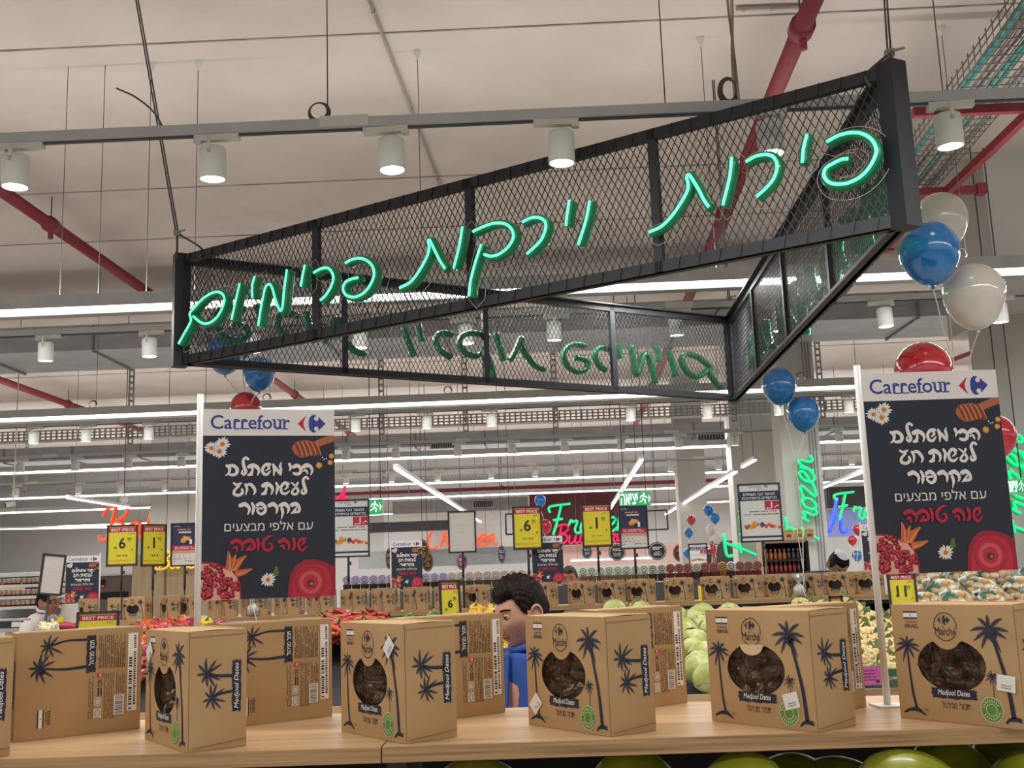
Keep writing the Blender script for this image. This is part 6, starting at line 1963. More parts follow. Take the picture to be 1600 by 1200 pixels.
def neon_word(word, O, U, V, size, colr, label, cname, r=None, strength=.8, name='neon_sign'):
    core = mat('neon_' + cname, colr, 0.4, emit=strength, noise=0.0); body = mat('neon_sleeve_' + cname, colr, 0.4, noise=0.05)
    O, U, V = Vector(O), Vector(U).normalized(), Vector(V).normalized(); N = U.cross(V)
    t = thing(name, label, 'neon sign', O, 0, 'neon words of the counters')
    x = 0.0; r = r or size * 0.035
    for ch in word:
        m = MB(); b = MB()
        for st in SCRIPT[ch]:
            pts = smooth_path([(p[0] + x, p[1], 0) for p in st], 4)
            m.tube([U * (p.x * size) + V * (p.y * size) + N * 0.05 for p in pts], r, core, 6)
            b.tube([U * (p.x * size) + V * (p.y * size) + N * 0.0 for p in pts], r * 1.5, body, 6)
        q = b.build('neon_letter', t); m.build('lit_core', q)
        x += ADV[ch]
    if V.z > .9:
        for k in (.15, .85):
            m = MB(); c = U * (x * size * k) + N * -0.02; m.tube([c + V * (.5 * size), Vector((c.x, c.y, CEIL - O.z))], 0.004, WIRE, 5); m.build('hanging_wire', t)
    return t
def word_px(word, p0, p1, hpx, Y, colr, label, cname, strength=.8, r=None):
    """baseline from pixel p0 to p1 at depth Y, capital height hpx"""
    a, b = at(*p0, Y), at(*p1, Y)
    L = sum(ADV[c] for c in word)
    U = (b - a); s = U.length / L
    return neon_word(word, a, U, (0, 0, 1), s, colr, label, cname, r, strength)
word_px('Bakery', (158, 843), (318, 836), 60, 24.2, 'ff4a1a', 'orange neon script word half hidden by the yellow price boards', 'orange')
word_px('Bakery', (246, 889), (330, 886), 30, 15.3, 'ffc21e', 'yellow neon script on the oak clad bakery wall', 'yellow', .8)
word_px('Chicken', (667, 857), (776, 851), 36, 27.3, 'ff5420', 'orange neon script on the white fascia behind the blank board', 'orange')
word_px('Frozen', (859, 836), (984, 828), 36, 27.6, '10dc86', 'green neon script on the maroon panel between the price boards', 'green')
word_px('Butchery', (862, 849), (975, 846), 24, 27.7, 'ff1f5a', 'pink neon script just under the green one on the maroon panel', 'pink') if False else None
SCRIPT['D'] = SCRIPT['B']; ADV['D'] = .78
word_px('Butchery', (866, 850), (978, 846), 24, 27.7, 'ff1f5a', 'pink neon script just under the green one on the maroon panel', 'pink')
word_px('Frozen', (1306, 813), (1420, 806), 32, 20.0, '10dc86', 'green neon script before the dark fascia beside the white poster pole', 'green')
word_px('h', (1296, 833), (1324, 832), 30, 22.0, '2a4cff', 'blue neon letter on the blue wall beside the white poster pole', 'blue', .9)
word_px('ry', (500, 783), (542, 781), 20, 20.0, 'ff1f6a', 'small pink neon letters at the edge of the promotion board', 'pink')
# upright word on the grey column: letters turned a quarter turn
a = at(1283, 842, 12.9); b = at(1262, 708, 12.9)
neon_word('Frozen', at(1279, 848, 12.93), (0, 0, 1), (-1, 0, 0.1), (b - a).length / 3.0 * 1.02, '10dc86', 'green neon word running up the grey column', 'green', 0.013)
neon_word('Fro', at(1181, 872, 16.4), (0, 0, 1), (-1, 0, 0.1), 0.42, '10dc86', 'green neon letters running up the grey column behind the promotion board', 'green', 0.016)
neon_word('Frozen', at(1612, 842, 9.5), (0, 0, 1), (-1, 0, 0.1), 0.30, '10dc86', 'green neon word running up the wide white column', 'green', 0.012)
# ================================================================ exit signs
def exit_sign(x0, y0, x1, y1, Y, label, words=True):
    a, b = at(x0, (y0 + y1) / 2, Y), at(x1, (y0 + y1) / 2, Y); zt, zb = at((x0 + x1) / 2, y0, Y).z, at((x0 + x1) / 2, y1, Y).z
    w, h = b.x - a.x, zt - zb
    t = thing('exit_sign', label, 'exit sign', ((a.x + b.x) / 2, Y, zb))
    G = mat('exit_green', '1f9a5c', 0.4, emit=0.35, noise=0.02); Wt = mat('exit_white', 'eaf5ee', 0.4, emit=0.5, noise=0.0)
    m = MB(); m.box((0, 0.02, h / 2), (w, 0.04, h), WHITE_METAL); m.build('sign_box', t)
    A = Art(); A.rect(-w / 2 * .97, h * .03, w / 2 * .97, h * .97, G, 1)
    X = lambda u: (u - .5) * w; Yv = lambda v: v * h
    ox = .62 if words else .12; s = .36 if words else .8
    q = lambda u, v: (X(ox + u * s), Yv(.1 + v * .8))
    A.disc(*q(.45, .9), s * w * .085, h * .07, Wt, 2, 12)
    for st in ([(.42, .78), (.40, .62), (.38, .45)], [(.38, .45), (.55, .35), (.5, .08)], [(.38, .45), (.22, .3), (.02, .2)], [(.42, .76), (.62, .66), (.72, .5)], [(.42, .76), (.2, .72), (.12, .52)]):
        A.stroke([q(*p) for p in st], s * w * .1, Wt, 2, 3)
    A.poly([q(.82, .1), q(1.02, .5), q(.82, .9), q(.86, .5)], Wt, 2)
    if words:
        A.text(heb('יציאה'), X(.04), Yv(.12), X(.58), Yv(.88), Wt, 2, bold=0.02)
    m = MB(); A.lay(m, (0, -0.001, 0), (1, 0, 0), (0, 0, 1), 0.002); m.build('sign_face', t)
    m = MB()
    for s_ in (-.35, .35):
        m.tube([(w * s_, 0.02, h), (w * s_, 0.02, CEIL - zb)], 0.006, WIRE, 5)
        m.build('hanging_rod', t); m = MB()
    return t
exit_sign(575, 780, 598, 804, 14.0, 'small green exit sign with a running figure beside the promotion board', False)
exit_sign(968, 768, 1017, 791, 14.0, 'green exit sign with white letters above the dark promotion board')
exit_sign(1572, 748, 1603, 772, 9.3, 'green exit sign with white letters at the outer edge of the holiday poster')
# ================================================================ round hanging discs over the counters
def round_sign(px, py, rx, ry, Y, col, ink, label):
    c = at(px, py, Y); k = (c - EYE).dot(AX_F) / F_PX
    t = thing('round_sign', label, 'round sign', c, 0, 'round signs over the counters')
    m = MB(); T = Matrix.Rotation(RAD(90), 4, 'X') @ Matrix.Diagonal((rx * k, ry * k, 1, 1)); m.lathe([(0, .02), (1, .02), (1, -.02), (0, -.02)], flat(col), 30, T, False); m.build('disc', t)
    A = Art(); rd = random.Random(int(px)); s = rx * k; v = ry * k; I = flat(ink)
    A.ring(0, 0, s * .9, v * .9, s * .05, I, 1, 30); A.scribble(-s * .55, v * .12, s * .55, v * .5, I, 2, rd, 1, .55, False, (.15, .35)); A.scribble(-s * .45, -v * .5, s * .45, -v * .02, I, 3, rd, 1, .4, False, (.12, .3))
    m = MB(); A.lay(m, (0, -0.021, 0), (1, 0, 0), (0, 0, 1), 0.004); m.build('disc_print', t)
    m = MB(); m.tube([(0, 0, v), (0, 0, CEIL - c.z)], 0.006, WIRE, 5); m.build('hanging_wire', t)
for a in ((660, 862, 11, 19, 20.0, '2e2622', 'c79a3a', 'black and gold round sign partly behind the far holiday poster'), (668, 878, 9, 15, 20.2, '2e2622', 'c79a3a', 'lower black and gold round sign beside the far holiday poster'),
          (608, 873, 5, 16, 20.2, '2e2622', 'c79a3a', 'narrow black round sign on the bakery side of the far holiday poster'),
          (722, 878, 9, 12, 20.4, '6a3550', 'e3b3c4', 'dark pink round sign behind the pole of the blank board'), (784, 866, 6, 14, 20.0, '3a3040', 'c9c2d0', 'narrow dark round sign on the white wall'),
          (917, 862, 8, 11, 21.0, '2b3440', 'c8d0d4', 'dark shield shaped round sign beside the 1.90 board'), (964, 863, 13, 13, 21.0, '26262c', 'd5d2cf', 'round black emblem sign under the dark promotion board'),
          (1027, 861, 14, 14, 21.0, '25272c', 'e2e2e0', 'round black sign with white lines of print'), (1064, 864, 12, 14, 21.4, '4a2a2a', 'b98a7a', 'round maroon sign touching the small balloon bunch')):
    round_sign(*a)
# ================================================================ bottle shelf, counters and bakery fittings
t = thing('bottle_shelf', 'oak shelf unit of bottles standing before the grey columns', 'shelf unit', (X_at(1228, 880, 11.2), 11.2, 0))
w = 66 * pxm(11.2); zt, zb = z_of(1228, 846, 11.2), 1.2
m = MB(); m.box((-w / 2, 0.12, zt / 2), (0.03, .3, zt), WOODPANEL); m.build('side_panel', t)
m = MB(); m.box((w / 2, 0.12, zt / 2), (0.03, .3, zt), DARK); m.build('side_panel', t)
m = MB(); m.box((0, 0.26, zt / 2), (w, .02, zt), DARK); m.build('back_panel', t)
m = MB(); m.box((0, 0.12, zt), (w, .3, .03), WOODPANEL); m.build('top_panel', t)
sz = [z_of(1228, 874, 11.2), z_of(1228, 894, 11.2), z_of(1228, 915, 11.2)]
for z in sz:
    m = MB(); m.box((0, 0.12, z - .01), (w - .04, .28, .02), BLACK_METAL); m.build('shelf_plate', t)
def bottle(col, cap):
    t = thing('sauce_bottle', 'bottle', 'bottle')
    m = MB(); m.lathe([(0, 0), (.019, 0), (.0195, .005), (.0195, .062), (.008, .082), (.008, .094)], mat('glass_' + col, col, .2, noise=.05, coat=.4), 14); m.build('glass_body', t)
    m = MB(); m.lathe([(.0095, .09), (.0095, .104), (0, .104)], mat('cap_' + cap, cap, .4), 10); m.build('cap', t)
    return t
bt = [bottle('b5622a', 'd8a04a'), bottle('a0282a', 'c9b8a8'), bottle('3a3438', 'b8b4b0'), bottle('c99a2a', 'e0c040')]
ub = set()
ox, oy = t.location.x, t.location.y
for r_, (z, kinds) in enumerate(zip(sz, ((0, 0, 0, 0, 0, 2, 2, 2, 2), (1, 1, 1, 1, 1, 1, 1, 2, 2), (3, 3, 3, 3, 3, 3, 3, 3, 3)))):
    for i, k in enumerate(kinds):
        o = bt[k] if k not in ub else dup(bt[k]); ub.add(k)
        o.location = (ox - w * .42 + w * .84 * i / 8, oy + 0.04, z + .001)
        o['label'] = ('amber sauce bottle on the upper tier of the bottle shelf', 'red sauce bottle on the middle tier of the bottle shelf', 'dark sauce bottle at the dim end of the bottle shelf', 'yellow topped bottle on the low tier of the bottle shelf')[k]; o['group'] = ('amber bottles', 'red bottles', 'dark bottles', 'yellow bottles')[k]
pk = None
for i in range(4):
    m = MB(); m.box((0, 0, .05), (.085, .06, .1), mat('carton_cream', 'd8c9a0', .6)); m.box((0, 0, .088), (.086, .061, .025), mat('carton_yellow', 'dcb83a', .6)); m.box((0, -.001, .04), (.05, .061, .03), mat('carton_orange', 'c0492a', .6))
    o = m.build('juice_carton') if pk is None else pk.copy()
    if pk is not None:
        C.objects.link(o)
    pk = pk or o
    o.location = (ox - w * .1 + .105 * i, oy + .08, zt + .016); tag(o, 'small cream and yellow carton on top of the bottle shelf', 'carton', 'cartons on the bottle shelf')
# laptop-like screen by the skullcap man
t = thing('till_screen', 'blue edged till screen beside the skullcap man', 'screen', at(1281, 905, 10.6)); m = MB(); m.box((0, 0, 0), (.24, .03, .16), mat('screen_bezel', '3c5a7c', .4)); m.build('screen_case', t)
m = MB(); m.box((0, -.017, -.004), (.21, .004, .13), mat('screen_grey', '4e565e', .3, emit=.15)); m.build('screen_face', t); m = MB(); m.box((0, .03, -t.location.z / 2), (.05, .03, t.location.z), BLACK_METAL); m.build('stand', t)
# dark ovens and counters on the bakery side
BROWN = ramp_mat('brown_counter', [(.3, '5e5348'), (.7, '6e6256')], .5, 2.0)
def counter(x0, y0, x1, y1, Y, m_, label, name='bakery_counter', parts=()):
    a, b = at(x0, (y0 + y1) / 2, Y), at(x1, (y0 + y1) / 2, Y); zt = at((x0 + x1) / 2, y0, Y).z
    t = thing(name, label, 'counter', ((a.x + b.x) / 2, Y, 0), 0)
    w = b.x - a.x; m = MB(); m.box((0, .3, zt / 2), (w, .6, zt), m_); m.build('counter_body', t)
    m = MB(); m.box((0, .28, zt + .015), (w + .04, .68, .03), GREY_METAL); m.build('worktop', t)
    for u0, v0, u1, v1 in parts:
        m = MB(); m.box((w * ((u0 + u1) / 2 - .5), -.006, zt * (v0 + v1) / 2), (w * (u1 - u0), .012, zt * (v1 - v0)), DARK); m.build('opening', t)
    return t
counter(-40, 898, 66, 990, 18.0, BROWN, 'brown bakery counter with a dark opening at the picture edge', parts=((.05, .84, .5, .99), (.55, .84, .95, .99)))
counter(66, 901, 206, 990, 17.0, BROWN, 'long brown bakery counter behind the leaning blank board', parts=((.04, .8, .96, .86), (.3, .9, .7, .97)))
t = thing('wood_screen', 'light wooden screen panel at the picture edge above the white fridges', 'screen panel', (X_at(0, 930, 12.5), 12.5, 0)); a = at(37, 930, 12.5); zt = z_of(20, 909, 12.5)
m = MB(); m.box(((a.x - t.location.x) - .7, 0, zt / 2), (1.4, .05, zt), OAK); m.build('panel', t)
# white refrigerated shelves with trays
t = thing('white_shelving', 'white open shelving with trays of desserts behind the white shirted man', 'shelving', (X_at(50, 940, 11.2), 11.2, 0))
xl, xr = X_at(-40, 940, 11.2) - t.location.x, X_at(104, 940, 11.2) - t.location.x
for py in (899, 916, 934, 950, 968):
    z = z_of(20, py, 11.2); m = MB(); m.box(((xl + xr) / 2, .2, z), (xr - xl, .5, .03), mat('shelf_white', 'e4e2de', .5)); m.build('shelf_plate', t)
m = MB(); m.box(((xl + xr) / 2, .47, .8), (xr - xl, .03, 1.6), mat('shelf_white', 'e4e2de', .5)); m.build('back_panel', t)
cp = None; trays = 0
for py in (916, 934, 950):
    z = z_of(20, py, 11.2) + .016
    for i in range(18):
        x = t.location.x + xl + .04 + (xr - xl - .08) * i / 17
        if cp is None:
            m = MB(); m.lathe([(0, 0), (.022, 0), (.027, .05)], mat('dessert_brown', '6e4438', .5, noise=.2, scale=60), 12); m.lathe([(.027, .05), (.029, .066), (0, .066)], mat('dessert_lid', 'd9d6d0', .4), 12); m.lathe([(.0255, .018), (.0282, .048)], mat('dessert_label', 'c9a48a', .5), 12); cp = o = m.build('dessert_cup')
        else:
            o = cp.copy(); C.objects.link(o)
        o.location = (x, 11.2 + rr.uniform(0, .03), z); tag(o, 'small dessert cup on the white shelving at the bakery end', 'dessert cup', 'dessert cups on the white shelving')
t = thing('dark_fridge_rail', 'dark blue rail of the fridge before the white shelving', 'rail', at(12, 976, 10.9)); m = MB(); m.box((0, 0, 0), (.7, .04, .07), mat('rail_navy', '2a3040', .5)); m.build('rail_bar', t); m = MB(); m.box((.1, -.022, 0), (.1, .004, .05), P_WHITE); m.build('rail_ticket', t); m = MB(); m.box((0, .2, -.65), (.66, .3, 1.2), mat('shelf_white', 'e4e2de', .5)); m.build('fridge_body', t)
# chocolate display with a header card
t = thing('chocolate_display', 'white header card with red lettering over the chocolate display by the far boxes', 'display stand', at(113, 940, 9.75)); k = pxm(9.75)
m = MB(); m.box((0, 0, -.62), (23 * k, .16, 1.2), P_WHITE); m.build('display_body', t)
m = MB(); zc = (940 - 919) * k; m.prism([(-12 * k, zc - .01), (12 * k, zc - .01), (12 * k, zc + .085), (9 * k, zc + .115), (-9 * k, zc + .115), (-12 * k, zc + .085)], 0, .006, P_WHITE, Matrix(((1, 0, 0, 0), (0, 0, 1, 0), (0, 1, 0, 0), (0, 0, 0, 1)))); m.build('header_card', t)
A = Art(); A.text('K', -.052, zc + .035, -.03, zc + .09, INK, 2, bold=.03); A.text('inder', -.03, zc + .035, .05, zc + .088, flat('c8202c'), 2, bold=.012); A.rect(-12 * k, zc - .01, 12 * k, zc + .02, flat('b81f2c'), 1)
m = MB(); A.lay(m, (0, -.002, 0), (1, 0, 0), (0, 0, 1), .0006); m.build('header_print', t)
m = MB(); m.box((.19, 0, zc + .005), (.16, .05, .02), flat('c8202c')); m.build('red_ledge', t)
t = thing('yellow_ticket', 'small yellow shelf ticket beside the chocolate display', 'ticket', at(94, 968, 9.6)); m = MB(); m.box((0, 0, 0), (.055, .004, .05), YELN); m.build('ticket_sheet', t); m = MB(); m.box((0, .02, -.6), (.03, .02, 1.2), BLACK_METAL); m.build('ticket_post', t)
for px, lab in ((1093, 'thin yellow shelf ticket between two far date boxes'),):
    t = thing('yellow_ticket', lab, 'ticket', (X_at(px, 918, FS_Y + .02), FS_Y + .02, FZ)); m = MB(); m.box((0, 0, .075), (.024, .004, .15), YELN); m.build('ticket_sheet', t); m = MB(); m.box((0, -.0025, .135), (.024, .001, .03), CRIM); m.build('red_band', t)
# ceiling speaker and camera on the bakery wall
t = thing('security_camera', 'small white security camera under the perforated tray', 'camera', at(17, 787, 14.0)); m = MB(); m.tube([(.06, 0, 0), (-.04, -.05, -.02)], .035, WHITE_METAL, 12); m.build('housing', t); m = MB(); m.tube([(-.04, -.05, -.02), (-.05, -.055, -.022)], .026, DARK, 12); m.build('camera_lens', t); m = MB(); m.tube([(.03, 0, .02), (.03, 0, CEIL - t.location.z)], .008, WHITE_METAL, 8); m.build('bracket', t)
t = thing('ceiling_speaker', 'round white ceiling speaker above the orange neon', 'speaker', at(194, 781, 14.0)); m = MB(); m.ball((0, 0, 0), (.05, .05, .06), WHITE_METAL, 14, 8); m.build('speaker_shell', t); m = MB(); m.tube([(0, 0, .05), (0, 0, CEIL - t.location.z)], .006, WIRE, 6); m.build('drop_rod', t)
# thin black hanging frames between the boards
for x0, y0, x1, y1, Y, lab in ((791, 803, 801, 835, 16, 'thin black hanging frame cut by the middle yellow board'), (1011, 797, 1042, 828, 16, 'thin black hanging frame beside the dark promotion board')):
    a, b = at(x0, y1, Y), at(x1, y0, Y); t = thing('display_hanger', lab, 'hanger', (a.x, Y, a.z)); w, h = b.x - a.x, b.z - a.z
    m = MB()
    for p, q in (((0, 0, 0), (w, 0, 0)), ((w, 0, 0), (w, 0, h)), ((w, 0, h), (0, 0, h)), ((0, 0, h), (0, 0, 0))):
        m.tube([p, q], .012, BLACK_METAL, 6)
    m.build('frame_bar', t); m = MB(); m.tube([(w / 2, 0, h), (w / 2, 0, CEIL - a.z)], .005, WIRE, 5); m.build('hanging_wire', t)
# ================================================================ people
def clamp01(v):
    return max(0.0, min(1.0, v))
def head_point(d, grow=0.0):
    """surface of a head looking along -y; d is a unit direction from the head centre"""
    x, y, z = 0.074 * d.x, 0.096 * d.y, 0.118 * d.z
    t = clamp01((-d.z - 0.05) / 0.95)
    x *= 1 - 0.30 * t ** 1.3
    if d.y > 0:
        y *= 1 - 0.50 * t
        y *= 1.03 + 0.05 * clamp01(d.z + .2)
    else:
        y *= 1 - 0.03 * t
    f = clamp01((-d.y - 0.25) / 0.75)
    g = lambda v, c, s: math.exp(-((v - c) / s) ** 2)
    # chin, brow, sockets, cheeks, nose, lips
    if f > 0:
        y += 0.006 * f * g(x, 0, .05) * g(z, .06, .05)
        y -= 0.010 * f * g(x, 0, .022) * g(z, -.100, .022)
        y -= 0.004 * f * (g(x, .03, .022) + g(x, -.03, .022)) * g(z, .036, .012)
        y += 0.013 * f * (g(x, .031, .015) + g(x, -.031, .015)) * g(z, .012, .014)
        y -= 0.004 * f * (g(x, .038, .018) + g(x, -.038, .018)) * g(z, -.025, .02)
        y += 0.006 * f * (g(x, .05, .02) + g(x, -.05, .02)) * g(z, -.055, .02)
        if z < .03:
            k = clamp01((.03 - z) / .058) if z > -.028 else clamp01(1 - (-.028 - z) / .012)
            y -= 0.025 * f * k ** 1.2 * g(x, 0, .0075 + .006 * k)
            y -= 0.006 * f * (g(x, .012, .006) + g(x, -.012, .006)) * g(z, -.029, .008)
        y -= 0.006 * f * g(x, 0, .02) * (g(z, -.050, .006) + g(z, -.064, .007))
        y += 0.004 * f * g(x, 0, .022) * g(z, -.057, .003)
    x += (0.004 if d.x > 0 else -0.004) * g(z, -.02, .03) * clamp01(1 - abs(d.y))
    n = Vector((x, y, z))
    if grow:
        n += Vector((d.x, d.y, d.z)) * grow
    return n
def sphere_dirs(nu, nv):
    vs = [Vector((0, 0, 1))]
    for i in range(1, nv):
        t = PI * i / nv
        for j in range(nu):
            a = 2 * PI * (j + .5) / nu
            vs.append(Vector((math.sin(t) * math.cos(a), math.sin(t) * math.sin(a), math.cos(t))))
    vs.append(Vector((0, 0, -1)))
    fs = [(0, 1 + j, 1 + (j + 1) % nu) for j in range(nu)]
    for i in range(nv - 2):
        for j in range(nu):
            a = 1 + i * nu + j; b = 1 + i * nu + (j + 1) % nu
            fs.append((a, a + nu, b + nu, b))
    L = len(vs) - 1; q = 1 + (nv - 2) * nu
    fs += [(q + j, L, q + (j + 1) % nu) for j in range(nu)]
    return vs, fs
def add_head(mb, T, skin, nu=84, nv=60):
    vs, fs = sphere_dirs(nu, nv)
    mb.add([T @ head_point(d) for d in vs], fs, skin, True)
    # ears: a rim, a bowl and a lobe
    for s in (-1, 1):
        E = T @ Matrix.Translation((s * 0.074, 0.012, -0.004)) @ Euler((RAD(-10), 0, RAD(-18 * s))).to_matrix().to_4x4()
        rim = [(0.004 * s + .010 * s * abs(math.sin(a)) * .6, 0.019 * math.cos(a) + .004, 0.031 * math.sin(a)) for a in [RAD(-100 + 300 * i / 14) for i in range(15)]]
        mb.tube([E @ Vector(p) for p in rim], [.0035] + [.0048] * 13 + [.0035], skin, 8)
        mb.ball((0, 0, 0), (0.004, 0.017, 0.026), skin, 12, 8, E @ Matrix.Translation((0.004 * s, .004, 0)))
        mb.ball((0, 0, 0), (0.0048, 0.008, 0.009), skin, 10, 6, E @ Matrix.Translation((0.004 * s, -.004, -.029)))
def hair_ok(d, style):
    az = math.atan2(d.x, -d.y)          # 0 = face front
    a = abs(az)
    front = style.get('front', .52); side = style.get('side', .10); back = style.get('back', -.40)
    if a < RAD(48):
        lim = front - .05 * math.cos(a * 3)
    elif a < RAD(78):
        q = (a - RAD(48)) / RAD(30); lim = front - .05 * math.cos(RAD(144)) + (side - .12 - front) * q * q * (3 - 2 * q)
    elif a < RAD(100):
        q = (a - RAD(78)) / RAD(22); lim = side - .12 + (.16 if q > .2 else 0.0) * 1.0
    else:
        q = min(1, (a - RAD(100)) / RAD(30)); lim = side + .04 + (back - side - .04) * q
    return d.z - lim
def add_hair(mb, T, m, style, nu=120, nv=90, seed=1):
    vs, fs = sphere_dirs(nu, nv)
    ok = [hair_ok(d, style) for d in vs]
    rd = random.Random(seed)
    thick = style.get('thick', .012); top = style.get('top', .012)
    pts = []
    for d, o in zip(vs, ok):
        k = clamp01(o / .16) ** .6
        az = math.atan2(d.x, -d.y)
        strand = .0022 * math.sin(40 * az + 9 * d.z) + .0022 * math.sin(23 * d.x + 31 * d.y + 5 * d.z) + .0016 * math.sin(67 * d.x - 29 * d.y)
        q = k * (thick * .45 + thick * .55 * clamp01(d.z + .2) + top * clamp01(d.z) ** 1.5 * (1 + style.get('quiff', 0) * clamp01(-d.y)) + strand)
        pts.append(T @ head_point(d, q + .0008))
    keep = [f for f in fs if all(ok[i] > -0.004 for i in f)]
    mb.add(pts, keep, m, True)
def skin_mesh(joints, edges, m, sub=2, root=0):
    """one continuous tapered surface grown from a jointed skeleton"""
    me = bpy.data.meshes.new('skeleton')
    me.from_pydata([j[0] for j in joints], edges, [])
    ob = bpy.data.objects.new('skeleton', me); C.objects.link(ob)
    sk = ob.modifiers.new('skin', 'SKIN'); sk.use_smooth_shade = True
    ob.modifiers.new('sub', 'SUBSURF').levels = sub
    for i, j in enumerate(joints):
        r = j[1] if isinstance(j[1], tuple) else (j[1], j[1])
        me.skin_vertices[0].data[i].radius = r
    me.skin_vertices[0].data[root].use_root = True
    bpy.context.view_layer.update()
    dg = bpy.context.evaluated_depsgraph_get()
    out = bpy.data.meshes.new_from_object(ob.evaluated_get(dg), depsgraph=dg)
    vs = [v.co.copy() for v in out.vertices]; fs = [tuple(p.vertices) for p in out.polygons]
    bpy.data.objects.remove(ob); bpy.data.meshes.remove(me); bpy.data.meshes.remove(out)
    mb = MB(); mb.add(vs, fs, m, True)
    return mb
def finger_chain(mb, base, d, side, up, L, r, curl, m):
    p = base; dirv = d.normalized(); pts = [p.copy()]
    for k in range(3):
        dirv = (dirv + up * (-curl)).normalized(); p = p + dirv * (L * (.45, .32, .23)[k]); pts.append(p.copy())
    mb.tube(smooth_path(pts, 3), [r * (1 - .25 * i / 9) for i in range(10)], m, 8)
def add_hand(mb, wrist, d, up, m, s=1.0, mirror=1):
    d = d.normalized(); up = (up - d * up.dot(d)).normalized(); side = d.cross(up) * mirror
    c = wrist + d * .045 * s
    R_ = Matrix((d, side, up)).transposed()
    mb.ball(c, (.05 * s, .040 * s, .016 * s), m, 14, 10, R_.to_4x4())
    for k, L in enumerate((.070, .078, .073, .058)):
        finger_chain(mb, wrist + d * .085 * s + side * (.030 - .020 * k) * s, d + side * (.10 - .07 * k), side, up, L * s, .0085 * s, .28, m)
    finger_chain(mb, wrist + d * .03 * s + side * .034 * s, d * .7 + side * .8, side, up, .062 * s, .0095 * s, .18, m)
def person(label, head_c, yaw, nod, turn, skin, hair, style, shirt, trouser, s=1.0, sleeves='short', tilt=0.0, extras=None, arms=None, lean=0.0, seed=1, neck=.22):
    """head_c: head centre (world). yaw turns the whole body (0 = facing the camera), turn adds head rotation, nod looks down"""
    foot = Vector((head_c.x, head_c.y, 0))
    Hc = head_c.z / s
    Rz = Matrix.Rotation(yaw, 4, 'Z')
    # body frame: face along -y
    hip_z = max(.80, Hc - .70); sh_z = Hc - neck; ly = -lean
    t = thing('person', label, 'person', foot)
    W = Matrix.Scale(s, 4) @ Rz
    off = Vector((0, -lean * .55, 0))      # so that the head stays above head_c when leaning
    P = lambda x, y, z: W @ (Vector((x, y, z)) + Vector((0, lean * .9, 0)) + Vector((0, -lean, 0)) * clamp01((z - hip_z) / (Hc - hip_z)))
    hp = W @ Vector((0, -.1 * lean, Hc))
    arms = arms or ((.08, .02), (.08, .02))
    J = []; E = []
    def j(p, r):
        J.append((p, r if not isinstance(r, tuple) else r)); return len(J) - 1
    sc = s
    pel = j(P(0, 0, hip_z), (.135 * sc, .105 * sc)); wa = j(P(0, 0, hip_z + .16), (.125 * sc, .095 * sc)); chs = j(P(0, 0, sh_z - .12), (.150 * sc, .110 * sc)); nb = j(P(0, .01, sh_z + .02), (.075 * sc, .070 * sc)); nk = j(P(0, .008, sh_z + (neck - .07) * .55), (.052 * sc, .052 * sc)); ht = j(P(0, .0, Hc - .07), (.045 * sc, .048 * sc))
    E += [(pel, wa), (wa, chs), (chs, nb), (nb, nk), (nk, ht)]
    hands = []
    for sd, (fw, up_) in zip((-1, 1), arms):
        a = j(P(sd * .165, .01, sh_z - .02), .058 * sc)
        el = j(P(sd * .215, .02 - fw * .5, sh_z - .29 + up_ * .1), .040 * sc)
        wr = j(P(sd * (.205 - .06 * (fw > .2)), -fw - .03, sh_z - .52 + up_), .026 * sc)
        E += [(chs, a), (a, el), (el, wr)]
        hands.append((P(sd * (.205 - .06 * (fw > .2)), -fw - .03, sh_z - .52 + up_), P(sd * (.205 - .06 * (fw > .2)), -fw - .03, sh_z - .52 + up_) - P(sd * .215, .02 - fw * .5, sh_z - .29 + up_ * .1), sd))
        k0 = j(P(sd * .09, .0, hip_z - .06), .088 * sc); k1 = j(P(sd * .095, -.005, hip_z * .53), .058 * sc); k2 = j(P(sd * .10, .012, .09), .040 * sc); k3 = j(P(sd * .105, -.10, .045), .036 * sc)
        E += [(pel, k0), (k0, k1), (k1, k2), (k2, k3)]
    body = skin_mesh(J, E, skin)
    HT = Matrix.Translation(hp) @ Matrix.Scale(s, 4) @ Matrix.Rotation(yaw + turn, 4, 'Z') @ Matrix.Rotation(tilt, 4, 'Y') @ Matrix.Rotation(nod, 4, 'X')
    add_head(body, HT, skin)
    for w, d, sd in hands:
        add_hand(body, w, d, (Rz @ Vector((sd, .2, 0))), skin, s, sd)
    b = body.build('body', t)
    m = MB(); add_hair(m, HT, hair, style, seed=seed); m.build('hair', t)
    # eyes with lids, brows, lips
    for sd in (-1, 1):
        e = MB(); c = Vector((sd * .031, -.0725, .012))
        e.ball((0, 0, 0), .0122, mat('eye_white', 'd8d2cc', .25, noise=0), 16, 10, HT @ Matrix.Translation(c))
        gz = Matrix.Translation(c) @ Matrix.Rotation(RAD(12), 4, 'X')
        e.lathe([(.0, .0128), (.0072, .0112), (.0072, .0104)], mat('eye_iris', '3a2418', .2, noise=0), 14, HT @ gz @ Matrix.Rotation(RAD(90), 4, 'X'))
        eo = e.build('eye', t)
        l = MB(); vs, fs = sphere_dirs(18, 12)
        kp = [f for f in fs if all((vs[i].z > .06 - .10 * abs(vs[i].x) or vs[i].z < -.42) and vs[i].y < .3 for i in f)]
        l.add([HT @ (c + v * .0136) for v in vs], kp, skin, True)
        lash = [(c.x + .0135 * math.sin(a), c.y - .0133 * math.cos(a), c.z + .0012 + .001 * math.cos(a * 2)) for a in [RAD(-65 + 130 * i / 8) for i in range(9)]]
        l.tube([HT @ Vector(p) for p in lash], .0011, hair, 5); l.build('eyelid', t)
        br = MB(); pts = []
